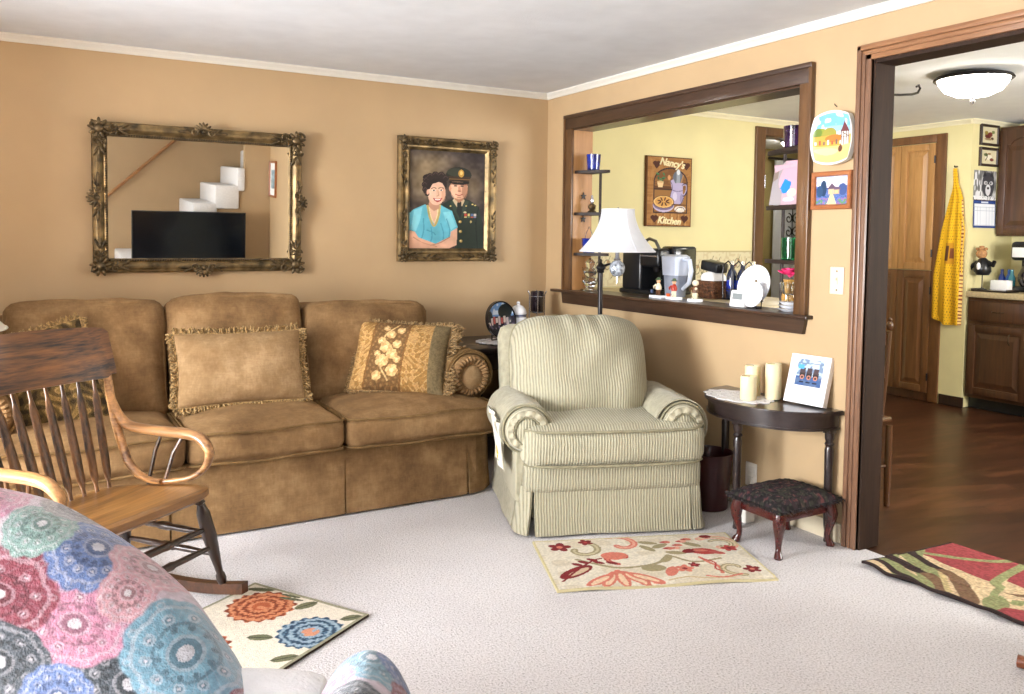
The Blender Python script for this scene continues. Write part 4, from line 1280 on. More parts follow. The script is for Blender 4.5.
M['wax'] = plain('cream_wax', (240, 226, 184), .5, var=.02); M['wax'].node_tree.nodes['Principled BSDF'].inputs['Subsurface Weight'].default_value = .3
M['wax'].node_tree.nodes['Principled BSDF'].inputs['Subsurface Radius'].default_value = (.02, .012, .006)
for lab, x, y, h in (('shortest cream pillar candle, front left of the three on the half-moon table', -.195, -2.012, .105), ('middle height cream pillar candle standing behind the shortest one', -.10, -1.945, .137), ('tallest cream pillar candle, beside the white photo block', -.08, -2.05, .158)):
    cd = thing('pillar_candle', lab, 'candle', (x, y, ZT + .004), group='cream pillar candles')
    z = ZT + .0035; rc = .036
    mb = MB().lathe([(rc - .003, z), (rc, z + .004), (rc, z + h - .006), (rc - .003, z + h + .002), (rc - .008, z + h), (rc - .012, z + h - .012), (.004, z + h - .018)], (x, y, 0), 28)
    for k in range(28):
        pass
    build(mb, 'wax', M['wax'], cd, world=True)
    build(MB().tube([(x, y, z + h - .02), (x, y, z + h - .006), (x + .002, y, z + h + .002)], .0012, 6), 'wick', M['black'], cd, world=True)
ph = thing('photo_block', 'white photo block with a vintage vehicle picture on the half-moon table', 'photo block', (-.06, -2.22, ZT), math.radians(0))
m4 = Matrix.Translation((-.082, -2.218, ZT + .010)) @ Matrix.Rotation(math.radians(6), 4, 'Z') @ Matrix.Rotation(math.radians(16), 4, 'Y')
build(MB().box(0.001, .032, -.098, .098, .0, .215, .002, mat=m4), 'block', M['paper'], ph, world=True)
def vint(U_, V_):
    x = U_ * 90; y = V_ * 100
    c = Cv(x, y, (240, 240, 244)); n = vnoise(x / 5, y / 5, 4)
    ins = c.rect(17, 36, 77, 92)
    c.put(ins, (176, 196, 220)); c.put(ins & (y < 56), (60, 90, 140)); c.put(ins & (n > .6), (90, 110, 140), .7)
    for k in range(3):
        cx = 32 + k * 15
        c.put(c.ell(cx, 60, 7, 11) & ins, (44, 34, 36)); c.put(c.rect(cx - 6, 62, cx + 6, 74) & ins, (70, 56, 60)); c.put(c.ell(cx, 54, 4.5, 4.5), (190, 130, 110)); c.put(c.ell(cx, 54, 2.4, 2.4), (60, 40, 40))
        c.put(c.line([(cx - 4, 44), (cx + 4, 44)], 2.5) & ins, (26, 30, 48))
    c.put(c.rect(20, 70, 34, 80), (80, 160, 220)); c.put(c.rect(52, 74, 66, 90), (206, 214, 224))
    c.put(c.line([(17, 82), (77, 84)], 2) & ins, (110, 130, 150))
    return c.c
A4 = np.array(m4)
def Pv(U_, V_):
    x = -.0005 + 0 * U_; y = .098 * (1 - 2 * U_); z = .215 * V_
    return np.stack([A4[i][0] * x + A4[i][1] * y + A4[i][2] * z + A4[i][3] for i in range(3)], -1)
panel('photo', Pv, 90, 100, vint, M['paint'], ph, back=(.001, 0, 0), world=True)

# ------------------------------------------------------------------ footstool
fs = thing('footstool', 'small mahogany footstool with a dark needlepoint top and curved legs', 'footstool', (-.225, -2.25, 0))
M['mahog'] = wood('mahogany', (48, 14, 14), (88, 30, 26), 'x', .2, 18, .6)
cx, cy = -.222, -2.255; hx, hy = .155, .115
mb = MB().box(cx - hx, cx + hx, cy - hy, cy + hy, .145, .205, .004)
build(mb, 'frame', M['mahog'], fs, world=True)
for sx in (-1, 1):
    for sy in (-1, 1):
        x, y = cx + sx * (hx - .004), cy + sy * (hy - .004)
        d = Vector((sx, sy, 0)).normalized()
        pts = []; rad = []
        for z, o_, r in ((.208, -.004, .023), (.175, .002, .026), (.14, .009, .026), (.11, .008, .021), (.08, 0, .016), (.05, -.006, .0125), (.03, -.004, .012), (.016, .004, .016), (.004, .008, .019), (0.0, .008, .016)):
            pts.append(Vector((x, y, z)) + d * o_); rad.append(r)
        build(MB().tube(pts, rad, 12), 'leg', M['mahog'], fs, world=True)
def needle(U_, V_):
    x = U_ * 80; y = V_ * 60
    c = Cv(x, y, (30, 26, 28)); n = vnoise(x / 5, y / 5, 4); n2 = vnoise(x / 2, y / 2, 6)
    c.put(n > .58, (50, 38, 42)); c.put((n < .3), (50, 50, 42)); c.put((n2 > .85), (92, 72, 66)); c.put((n2 < .1), (60, 66, 56)); c.put((n > .78) & (n2 > .55), (96, 54, 54))
    return c.c
def Pst(U_, V_):
    a, b = 2 * U_ - 1, 2 * V_ - 1
    return np.stack([cx + .185 * a, cy + .145 * b, .204 + .042 * np.sqrt(np.maximum(0, (1 - a ** 4) * (1 - b ** 4))) + .006 * (vnoise(U_ * 30, V_ * 22, 2) - .5)], -1)
panel('cushion', Pst, 80, 60, needle, M['rugpaint'], fs, back=(0, 0, -.012), world=True)
rs = random.Random(3); mb = MB()
for k in range(420):
    t = rs.random() * 4; e = int(t); f_ = 2 * (t - e) - 1
    a, b = [(f_, -1), (1, f_), (f_, 1), (-1, f_)][e]
    p = Vector((cx + .184 * a, cy + .144 * b, .205)); d = Vector((a if abs(a) == 1 else rs.uniform(-.3, .3), b if abs(b) == 1 else rs.uniform(-.3, .3), rs.uniform(-.6, .5)))
    l = rs.uniform(.012, .024)
    mb.tube([p, p + d * l * .6, p + d * l + Vector((0, 0, -.006))], [.002, .002, .001], 4, caps=False)
M['fringe_black'] = plain('dark_fringe', (40, 34, 34), .9, var=.5, vscale=150)
build(mb, 'fringe', M['fringe_black'], fs, world=True)

M['maroon'] = plain('maroon_bin', (58, 18, 22), .35, var=.1, coat=.2)
mb = MB().lathe([(.09, 0), (.094, .004), (.112, .265), (.116, .272), (.110, .272), (.106, .262), (.088, .012), (.01, .012)], (-.16, -1.735, 0), 32)
solo(mb, 'waste_bin', M['maroon'], 'dark maroon waste bin on the carpet between the armchair and half-moon table', 'bin', (-.16, -1.735, 0))
mb = MB().box(-.19, -.13, -2.01, -1.955, 0.002, .075, .006).tube([(-.13, -1.97, .02), (-.09, -1.95, .01), (-.05, -1.90, .01), (-.012, -1.87, .06), (-.008, -1.86, .14)], .003, 6)
solo(mb, 'power_adapter', M['white'], 'white power adapter with cord on the carpet under the half-moon table', 'adapter', (-.16, -1.98, 0))

# ------------------------------------------------------------------ corner table and its ornaments
TB = (-.86, -.07, -.62, -.06); TZ = .67
et = thing('corner_table', 'black square corner table behind the green armchair', 'table', (-.46, -.34, 0))
build(MB().box(TB[0], TB[1], TB[2], TB[3], TZ - .03, TZ, .006), 'top', M['black_wood'], et, world=True)
build(MB().box(TB[0] + .03, TB[1] - .03, TB[2] + .03, TB[3] - .03, TZ - .13, TZ - .03), 'apron', M['black_wood'], et, world=True)
for x in (TB[0] + .05, TB[1] - .05):
    for y in (TB[2] + .05, TB[3] - .05):
        build(MB().lathe([(.018, 0), (.022, .02), (.028, .5), (.028, TZ - .03)], (x, y, 0), 12), 'leg', M['black_wood'], et, world=True)
build(MB().box(TB[0] + .03, TB[1] - .03, TB[2] + .03, TB[3] - .03, .18, .205, .003), 'shelf', M['black_wood'], et, world=True)
mb = MB().lathe([(.001, TZ + .001), (.10, TZ + .001), (.115, TZ + .004), (.10, TZ + .004), (.001, TZ + .004)], (-.60, -.42, 0), 40)
for k in range(20):
    a = 2 * PI * k / 20; mb.ball((-.60 + .115 * math.cos(a), -.42 + .115 * math.sin(a), TZ + .007), (.018, .018, .006), 8)
solo(mb, 'lace_doily', M['lace'], 'white doily under the scenic plate on the black corner table', 'doily', (-.6, -.42, TZ))
sp = thing('scenic_plate', 'dark round plate painted with a village scene standing on the corner table', 'plate', (-.585, -.40, TZ + .012))
sm = Matrix.Translation((-.575, -.40, TZ + .132)) @ Matrix.Rotation(math.radians(12), 4, 'Z') @ Matrix.Rotation(math.radians(-8), 4, 'X')
SA = np.array(sm)
def scenic(U_, V_):
    r = V_; a = 2 * PI * U_
    x = r * np.cos(a); y = r * np.sin(a)
    c = Cv(x, y, (40, 36, 50)); n = vnoise(x * 5 + 9, y * 5 + 9, 3); n2 = vnoise(x * 9 + 9, y * 9 + 9, 5)
    c.put(y > .2, (110, 150, 200)); c.put((y > .3) & (n > .5), (200, 216, 232)); c.put(c.ell(.35, .45, .45, .4), (32, 40, 40)); c.put(c.ell(-.75, .1, .25, .4), (40, 50, 56))
    for k in range(7): c.put(c.rect(-.65 + k * .18, -.25 + .06 * (k % 3), -.5 + k * .18, .12 + .08 * (k % 2)), [(206, 190, 190), (190, 92, 86), (220, 206, 196)][k % 3])
    c.put((y < -.2) & (n2 > .5), (96, 84, 110)); c.put((y < -.1) & (n2 > .78), (226, 206, 200)); c.put((y < -.45), (34, 30, 38)); c.put(r > .93, (26, 24, 28))
    return c.c
def Psp(U_, V_):
    r = .112 * V_ + 1e-5; a = 2 * PI * U_
    x = r * np.cos(a); z = r * np.sin(a); y = -.02 * V_ ** 3
    return np.stack([SA[i][0] * x + SA[i][1] * y + SA[i][2] * z + SA[i][3] for i in range(3)], -1)
panel('dish', Psp, 120, 60, scenic, M['paint_gloss'], sp, back=(0, .03, 0), edge=(24, 22, 26), world=True)
mb = MB()
for s_ in (-1, 1):
    mb.tube([sm @ Vector((s_ * .05, -.03, -.085)), sm @ Vector((s_ * .05, -.028, -.112)), sm @ Vector((s_ * .05, .03, -.115)), sm @ Vector((s_ * .03, .035, .02))], .004, 6)
mb.tube([sm @ Vector((-.05, .03, -.114)), sm @ Vector((.05, .03, -.114))], .004, 6)
build(mb, 'stand', M['blackm'], sp, world=True)
jr = thing('ginger_jar', 'white porcelain lidded jar with blue bands on the corner table', 'jar', (-.41, -.335, TZ))
jx, jy = -.41, -.335; z = TZ
build(MB().lathe([(.03, z), (.034, z + .004), (.052, z + .05), (.058, z + .09), (.056, z + .125), (.046, z + .142), (.046, z + .15), (.005, z + .15)], (jx, jy, 0), 28), 'body', M['porcelain'], jr, world=True)
M['cobalt'] = plain('cobalt_glaze', (70, 82, 120), .25, var=.4, vscale=90, coat=.4)
for zz, r0 in ((.142, .0485), (.152, .051)):
    build(MB().lathe([(r0 - .004, z + zz - .004), (r0, z + zz - .002), (r0, z + zz + .003), (r0 - .004, z + zz + .005)], (jx, jy, 0), 28), 'band', M['cobalt'], jr, world=True)
lid = build(MB().lathe([(.05, z + .156), (.052, z + .162), (.046, z + .185), (.03, z + .205), (.012, z + .213), (.008, z + .216), (.012, z + .224), (.008, z + .232), (.002, z + .234)], (jx, jy, 0), 28), 'lid', M['porcelain'], jr, world=True)
hu = thing('hurricane_candleholder', 'dark glass candle holder on slim metal legs in the room corner', 'candle holder', (-.185, -.19, TZ))
hx_, hy_ = -.185, -.19
M['smoke'] = plain('smoky_dark_glass', (34, 26, 32), .08, var=.1, coat=.6)
build(MB().lathe([(.002, z + .14), (.03, z + .143), (.042, z + .16), (.043, z + .28), (.041, z + .282), (.039, z + .17), (.002, z + .16)], (hx_, hy_, 0), 28), 'cup', M['smoke'], hu, world=True)
for k in range(4):
    a = PI / 4 + k * PI / 2 + .3; u = Vector((math.cos(a), math.sin(a), 0)); c0 = Vector((hx_, hy_, 0))
    build(MB().tube([c0 + u * .055 + Vector((0, 0, z)), c0 + u * .048 + Vector((0, 0, z + .14)), c0 + u * .048 + Vector((0, 0, z + .26)), c0 + u * .060 + Vector((0, 0, z + .285))], .0042, 6), 'leg', M['steel'], hu, world=True)
for zz in (.15, .25):
    build(MB().tube([(hx_ + .047 * math.cos(t), hy_ + .047 * math.sin(t), z + zz) for t in [2 * PI * k / 24 for k in range(25)]], .003, 6), 'ring', M['steel'], hu, world=True)

# ------------------------------------------------------------------ floor lamp behind the armchair
lx, ly = -.25, -.955
fl = thing('floor_lamp', 'floor lamp with white bell shade and crystal ball behind the armchair', 'lamp', (lx, ly, 0))
build(MB().lathe([(.12, 0), (.125, .01), (.115, .02), (.05, .03), (.025, .045), (.016, .07)], (lx, ly, 0), 32), 'base', M['blackm'], fl, world=True)
build(MB().lathe([(.013, .05), (.013, .6), (.016, .61), (.013, .62), (.013, 1.105)], (lx, ly, 0), 16), 'pole', M['blackm'], fl, world=True)
build(MB().lathe([(.012, 1.10), (.022, 1.106), (.016, 1.114), (.026, 1.128), (.026, 1.136), (.014, 1.15), (.006, 1.16), (.009, 1.17), (.002, 1.178)], (lx, ly, 0), 16), 'finial', M['blackm'], fl, world=True)
sxp, syp = lx + .078, ly - .046
build(MB().tube([(lx, ly, 1.135), (lx + .04, ly - .022, 1.15), (sxp, syp, 1.15)], .007, 8), 'arm', M['blackm'], fl, world=True)
M['crystal'] = plain('cut_crystal', (150, 156, 164), .12, .2, var=.5, vscale=60, bump=.8, bscale=45, coat=.5)
build(MB().ball((sxp, syp, 1.128), (.043, .043, .047), 16), 'crystal_ball', M['crystal'], fl, world=True, smooth=False)
build(MB().lathe([(.018, 1.172), (.02, 1.178), (.012, 1.19), (.012, 1.26), (.016, 1.265), (.016, 1.32)], (sxp, syp, 0), 14), 'socket', M['steel'], fl, world=True)
build(MB().tube([(sxp, syp, 1.082), (sxp, syp, 1.06), (sxp, syp, 1.045)], .003, 6), 'drop', M['steel'], fl, world=True)
def shade(name, cx, cy, z0, z1, r0, r1, parent, mat, ribs=6, exp=1.9):
    prof = []
    n = 18
    for k in range(n + 1):
        t = k / n; r = r1 + (r0 - r1) * (1 - t) ** exp
        prof.append((r, z0 + (z1 - z0) * t))
    mb = MB(); N = 60; rows = []
    for off in (0.0, -.003):
        rr_ = []
        for r, z_ in (prof if off == 0 else list(reversed(prof))):
            rows.append([Vector((cx + (r + off) * math.cos(2 * PI * k / N), cy + (r + off) * math.sin(2 * PI * k / N), z_)) for k in range(N)])
    mb._grid(rows, closed_u=True, closed_v=True)
    o = build(mb, name, mat, parent, world=True)
    mb = MB()
    for k in range(ribs):
        a = 2 * PI * k / ribs + .4
        mb.tube([(cx + (r + .0012) * math.cos(a), cy + (r + .0012) * math.sin(a), z_) for r, z_ in prof], .0018, 5)
    for r, z_ in (prof[0], prof[-1]):
        mb.tube([(cx + r * math.cos(2 * PI * k / 48), cy + r * math.sin(2 * PI * k / 48), z_) for k in range(49)], .004, 6)
    build(mb, 'trim', mat, o, world=True)
    # spider holding the shade
    return o
def cloth_shade():
    m, nt, b = mk('white_shade_cloth')
    b.inputs['Base Color'].default_value = lin((240, 241, 246)); b.inputs['Roughness'].default_value = .9
    tr = nd(nt, 'ShaderNodeBsdfTranslucent'); tr.inputs['Color'].default_value = lin((235, 236, 240))
    mx = nd(nt, 'ShaderNodeMixShader'); mx.inputs[0].default_value = .35
    out = nt.nodes['Material Output']
    nt.links.new(b.outputs[0], mx.inputs[1]); nt.links.new(tr.outputs[0], mx.inputs[2]); nt.links.new(mx.outputs[0], out.inputs['Surface'])
    return m
M['shade'] = cloth_shade()
M['shade_cream'] = cloth_shade(); M['shade_cream'].name = 'cream_shade_cloth'; M['shade_cream'].node_tree.nodes['Principled BSDF'].inputs['Base Color'].default_value = lin((232, 226, 204))
shade('shade', sxp, syp, 1.222, 1.452, .207, .088, fl, M['shade'])
build(MB().tube([(sxp - .088, syp, 1.445), (sxp, syp, 1.43), (sxp + .088, syp, 1.445)], .002, 5).tube([(sxp, syp, 1.31), (sxp, syp, 1.44)], .004, 6).ball((sxp, syp, 1.455), .009, 8), 'harp', M['steel'], fl, world=True)

# table lamp past the left end of the sofa
tl = thing('end_table', 'dark end table at the left end of the sofa', 'table', (-3.54, -.71, 0))
build(MB().box(-3.78, -3.30, -1.0, -.42, .55, .58, .006), 'top', M['black_wood'], tl, world=True)
for x in (-3.75, -3.33):
    for y in (-.97, -.45): build(MB().lathe([(.016, 0), (.024, .5), (.024, .55)], (x, y, 0), 10), 'leg', M['black_wood'], tl, world=True)
tm = thing('table_lamp', 'table lamp with cream shade beside the left end of the sofa', 'lamp', (-3.62, -.42, .58)); 
lx2, ly2 = -3.25, -.83
lx2 = -3.385
for o_ in (tm,):
    o_.location = (lx2, ly2 + .08, .58); FR[o_.name] = (Vector((lx2, ly2 + .08, .58)), 0)
ly2 += .08
build(MB().lathe([(.07, .58), (.075, .59), (.03, .61), (.02, .64), (.05, .70), (.06, .76), (.03, .83), (.012, .86), (.012, .92)], (lx2, ly2, 0), 24), 'base', M['porcelain'], tm, world=True)
shade('shade', lx2, ly2, .905, 1.14, .315, .13, tm, M['shade_cream'], exp=1.2)
# ------------------------------------------------------------------ wooden rocking chair
RO = (-2.792, -1.70, 0.0); RR = math.radians(38)
rk = thing('rocking_chair', 'worn oak rocking chair with spindle back and bentwood arms in front of the sofa', 'rocking chair', RO, RR)
M['oak'] = wood('worn_oak', (74, 44, 20), (186, 134, 72), 'x', .35, 12, .3)
M['oak_dark'] = wood('dark_worn_oak', (40, 24, 16), (98, 60, 34), 'x', .35, 14, .3, (.35, .8))
M['oak_crest'] = wood('quartersawn_oak', (40, 24, 16), (138, 88, 42), 'x', .35, 26, .3, (.38, .62))
M['oak_arm'] = wood('worn_bentwood', (78, 48, 32), (208, 154, 98), 'y', .3, 14, .35, (.36, .6))
M['oak_spindle'] = wood('spindle_wood', (30, 20, 16), (136, 92, 52), 'z', .35, 16, .3, (.4, .68))
M['rocker_dark'] = wood('dark_leg_wood', (26, 18, 15), (58, 38, 28), 'z', .3, 12, .4)
# local: x = right as seen from the front, y = back
SZ = 0.425
def seatf():
    mb = MB(); N = 40
    def outline(t):
        a = 2 * PI * t
        n = 5
        x = math.copysign(abs(math.cos(a)) ** (2 / n), math.cos(a)); y = math.copysign(abs(math.sin(a)) ** (2 / n), math.sin(a))
        w = .285 - .03 * (y * .5 + .5)
        return x * w, y * .25
    rings = []
    for s_, dz in ((0.02, -.012), (.3, -.011), (.6, -.007), (.85, -.001), (.96, .0), (1.0, -.006), (1.0, -.028), (.95, -.038), (.4, -.038), (0.02, -.038)):
        rings.append([Vector((outline(k / N)[0] * s_, outline(k / N)[1] * s_, SZ + dz - .11 * (outline(k / N)[1] * s_ + .22))) for k in range(N)])
    mb._grid(rings, closed_v=True)
    return mb
build(seatf(), 'seat', M['oak'], rk)
# crest rail (curved in plan, tilted back)
def crest(u, v):
    x = -.312 + .634 * u
    y = .295 + .045 * (1 - (2 * u - 1) ** 2) * 0 + .035 * (1 - (2 * u - 1) ** 2) + .05 * v
    sag = .014 * (1 - (2 * u - 1) ** 2)
    e = abs(2 * u - 1)
    z0 = .755 + .012 * (e > .9) ; z1 = .935 + sag - .018 * max(0, (e - .9) / .1) ** 2
    return Vector((x, y, z0 + (z1 - z0) * v))
build(MB().sheet(crest, 40, 8, -0.022), 'crest_rail', M['oak_crest'], rk)
# flat arrow spindles
for k in range(9):
    t = (k - 4) / 4.0
    xb, xt = t * .21, t * .25
    yb, yt = .20, .305 + .03 * (1 - (t * .75) ** 2)
    pts = []; rows = []
    for z, w, d in ((0, .007, .007), (.035, .007, .007), (.06, .017, .007), (.15, .0195, .007), (.29, .016, .007), (.31, .011, .007), (.325, .007, .007), (.36, .006, .006)):
        f = z / .36
        c_ = Vector((xb + (xt - xb) * f, yb + (yt - yb) * f, SZ - .062 + z * (.397 / .36)))
        rows.append([c_ + Vector((w * math.cos(a), d * math.sin(a), 0)) for a in [2 * PI * q / 10 for q in range(10)]])
    mb = MB(); mb._grid(rows, closed_v=True)
    build(mb, 'spindle', M['oak_spindle'], rk)
for s_ in (-1, 1):
    # back post: seat to crest
    pts = [(s_ * .252, .00, .412), (s_ * .260, .06, .408), (s_ * .270, .125, .418), (s_ * .280, .185, .455), (s_ * .288, .225, .52), (s_ * .294, .262, .60), (s_ * .297, .29, .70), (s_ * .297, .305, .80)]
    build(MB().tube(pts, [.011, .012, .014, .015, .016, .016, .016, .013], 12), 'back_post', M['oak_arm'], rk)
    # bentwood arm loop
    arm = [(.292, .292, .715), (.297, .272, .66), (.302, .245, .612), (.304, .19, .582), (.304, .05, .578), (.304, -.06, .580), (.303, -.125, .572), (.300, -.162, .548), (.296, -.178, .52), (.288, -.165, .474), (.278, -.118, .436), (.264, -.05, .418), (.255, -.01, .412)]
    A3 = []
    for i in range(len(arm) - 1):
        a, b = Vector(arm[i]), Vector(arm[i + 1])
        p0 = Vector(arm[max(i - 1, 0)]); p3 = Vector(arm[min(i + 2, len(arm) - 1)])
        for k in range(5):
            t = k / 5
            q = 0.5 * ((2 * a) + (b - p0) * t + (2 * p0 - 5 * a + 4 * b - p3) * t * t + (3 * a - p0 - 3 * b + p3) * t ** 3)
            A3.append(Vector((q.x * s_, q.y, q.z)))
    A3.append(Vector((arm[-1][0] * s_, arm[-1][1], arm[-1][2])))
    n = len(A3)
    build(MB().tube(A3, [0.012 + .012 * math.sin(PI * min(1, i / n * 1.3)) for i in range(n)], 12, flat=.8), 'arm', M['oak_arm'], rk)
    for y0, y1 in ((.045, .075), (-.055, .005)):
        build(MB().tube([(s_ * .304, y0, .578), (s_ * .284, (y0 + y1) / 2, .51), (s_ * .262, y1, SZ - .04)], [.006, .0075, .006], 8), 'arm_spindle', M['oak_spindle'], rk)
    # turned legs
    for yt, yb in ((-.19, -.215), (.17, .23)):
        a = Vector((s_ * .225, yt, SZ - .03 - (.055 if yt > 0 else 0))); b = Vector((s_ * .313, yb, .058 if yt < 0 else .062))
        prof = ((0, .012), (.06, .013), (.08, .018), (.10, .013), (.14, .017), (.2, .023), (.45, .025), (.6, .021), (.8, .014), (.88, .012), (.9, .016), (.95, .018), (1.0, .014))
        build(MB().tube([a.lerp(b, t) for t, r in prof], [r for t, r in prof], 14), 'leg', M['rocker_dark'], rk)
    # rocker: arc touching the floor
    rows = []
    for k in range(29):
        y = -.31 + .80 * k / 28
        z = .0 + .30 * (y - .02) ** 2 + .002
        h = .038
        c_ = s_ * .318
        rows.append([Vector((c_ - .016, y, z)), Vector((c_ + .016, y, z)), Vector((c_ + .016, y, z + h)), Vector((c_ - .016, y, z + h))])
    mb = MB(); vs = mb._grid(rows, closed_v=True); mb.bm.faces.new(vs[0]); mb.bm.faces.new(list(reversed(vs[-1])))
    build(mb, 'rocker', M['oak_dark'], rk, smooth=False)
    # side stretchers
    for z in (.17, .25):
        f = (SZ - .03 - z) / (SZ - .09)
        a = Vector((s_ * (.225 + .088 * f), -.19 - .025 * f, z)); b = Vector((s_ * (.225 + .088 * f), .17 + .06 * f, z))
        build(MB().tube([a.lerp(b, t) for t in (0, .1, .3, .42, .45, .5, .55, .58, .7, .9, 1)], [.007, .009, .012, .011, .015, .015, .015, .011, .012, .009, .007], 10), 'stretcher', M['rocker_dark'], rk)
for z, y0 in ((.20, -.205), (.27, -.20), (.2, .205)):
    f = (SZ - .03 - z) / (SZ - .09); w = .225 + .088 * f
    build(MB().tube([(-w + 2 * w * t, y0, z) for t in (0, .08, .2, .32, .35, .4, .5, .6, .65, .68, .8, .92, 1)], [.007, .009, .011, .011, .015, .013, .013, .013, .015, .011, .011, .009, .007], 10), 'stretcher', M['rocker_dark'], rk)

# ------------------------------------------------------------------ rugs
def rug(name, label, o0, eu, ev, nu, nv, paint, edge, wave=None, th=.009, zf=None):
    o0 = np.array(o0, float); eu = np.array(eu, float); ev = np.array(ev, float)
    def P(U_, V_):
        x = o0[0] + eu[0] * U_ + ev[0] * V_; y = o0[1] + eu[1] * U_ + ev[1] * V_
        z = th + .0015 * vnoise(U_ * 14, V_ * 14, 3)
        if wave is not None:
            dx, dy, dz = wave(U_, V_); x = x + dx; y = y + dy; z = z + dz
        return np.stack([x, y, z], -1)
    c = o0 + (eu + ev) / 2
    o = panel(name, P, nu, nv, paint, M['rugpaint'], None, back=(0, 0, -th + .001), edge=edge, loc=(c[0], c[1], 0.0))
    return tag(o, label, 'rug')
def rug_scroll(U_, V_):
    # U along the long side (left to right), V from the chair to the front
    x = U_ * 86; y = V_ * 50
    n = vnoise(x / 6, y / 6, 4)
    c = Cv(x, y, (220, 212, 194)); c.put(n > .6, (208, 196, 172), .7)
    red, sal, grn, mar, pnk = (176, 66, 62), (206, 120, 102), (156, 144, 110), (124, 34, 38), (222, 162, 142)
    def flower(fx, fy, r, col, cc):
        for k in range(5):
            a = k * 2 * PI / 5 + fx; c.put(c.ell(fx + r * .6 * math.cos(a), fy + r * .6 * math.sin(a), r * .5, r * .38, a), col)
        c.put(c.ell(fx, fy, r * .3, r * .3), cc)
    def paisley(px, py, s_, ang, col, inner):
        pts = []
        for k in range(14):
            t = k / 13; a = ang + t * 4.4; r = s_ * (1 - .72 * t); pts.append((px + r * math.cos(a), py + r * math.sin(a)))
        c.put(c.curve(pts, s_ * .34, 5), col); c.put(c.curve(pts, s_ * .13, 5), inner)
    paisley(18, 12, 9, -1.2, grn, (196, 184, 150)); flower(10, 8, 4.5, mar, sal); flower(22, 4, 3, mar, red)
    paisley(36, 8, 9, -2.0, sal, pnk); paisley(32, 22, 7, 2.0, red, sal); c.put(c.ell(30, 20, 5.5, 4), sal)
    c.put(c.curve([(14, 22), (28, 32), (44, 30), (52, 22)], 1.6), grn); c.put(c.curve([(52, 22), (60, 30), (72, 28)], 1.4), grn)
    for (lx_, ly_, an) in ((48, 8, .4), (52, 12, -.5), (46, 14, 1.0), (56, 20, .3), (50, 26, -.8), (66, 12, .7)): c.put(c.ell(lx_, ly_, 4.2, 1.8, an), grn)
    for (bx, by) in ((56, 8), (60, 12), (58, 15), (63, 8), (55, 15), (66, 6)): c.put(c.ell(bx, by, 2.0, 1.5), pnk if (bx + by) % 2 else sal); c.put(c.ell(bx - 1.6, by, 1.1, .8), red)
    # large tulip and maroon leaf
    for dx_, an in ((0, 0), (-5, -.5), (5, .5), (-9, -.9), (9, .8)):
        c.put(c.ell(27 + dx_, 42 + abs(dx_) * .1, 2.6, 8, -an), sal); c.put(c.ell(27 + dx_, 43, 1.3, 5.5, -an), (226, 196, 164))
    c.put(c.ell(11, 34, 9, 3.4, -.65), mar); c.put(c.ell(12, 34, 6, 1.6, -.65), (206, 180, 150)); c.put(c.curve([(4, 42), (12, 32), (20, 24), (24, 22)], 1.0), mar)
    for (bx, by) in ((16, 25), (20, 23), (22, 26), (27, 27), (13, 27)): c.put(c.ell(bx, by, 2.4, 1.2, .6), mar)
    c.put(c.ell(68, 20, 6, 3.4, .2), red); c.put(c.ell(62, 19, 3, 2.2, -.4), mar); c.put(c.ell(73, 22, 3.4, 1.6, .5), (190, 92, 84)); c.put(c.ell(67, 19, 3, 1.2, .2), sal)
    c.put(c.curve([(64, 26), (66, 32), (68, 36), (67, 42)], 1.5), sal); c.put(c.curve([(64, 27), (68, 32), (66, 38), (70, 42)], .9), red)
    paisley(78, 14, 10, -2.3, pnk, (214, 196, 160)); paisley(79, 14, 6, -2.3, grn, (222, 206, 172)); flower(80, 18, 3.2, red, mar)
    flower(54, 36, 3.4, sal, mar); flower(59, 33, 2.2, mar, red); c.put(c.ell(42, 34, 5, 3.4), grn); paisley(74, 38, 7, 1.4, grn, (206, 190, 156)); flower(80, 40, 3.4, mar, sal)
    c.put(c.curve([(44, 46), (52, 44), (60, 46), (70, 47)], 1.1), (196, 176, 140)); c.put(c.ell(48, 38, 2.4, 5, .5), sal); c.put(c.ell(75, 4, 2.6, 1.8), mar)
    c.put(c.curve([(60, 44), (66, 46), (74, 44)], 1.2), sal)
    b = np.minimum(np.minimum(x, 86 - x), np.minimum(y, 50 - y)) < .8
    c.put(b, (206, 194, 152))
    c.c *= (.93 + .14 * vnoise(x * 1.6, y * 1.6, 2))[..., None]
    return c.c
rug('area_rug', 'small cream rug with red scrolling flowers in front of the green armchair', (-1.345, -2.214), (.803, -.307), (.178, .463), 240, 140, lambda U_, V_: rug_scroll(U_, 1 - V_), (206, 194, 152),
    wave=lambda U_, V_: (0, 0, .004 * np.sin(U_ * 11) * (V_ < .05)))
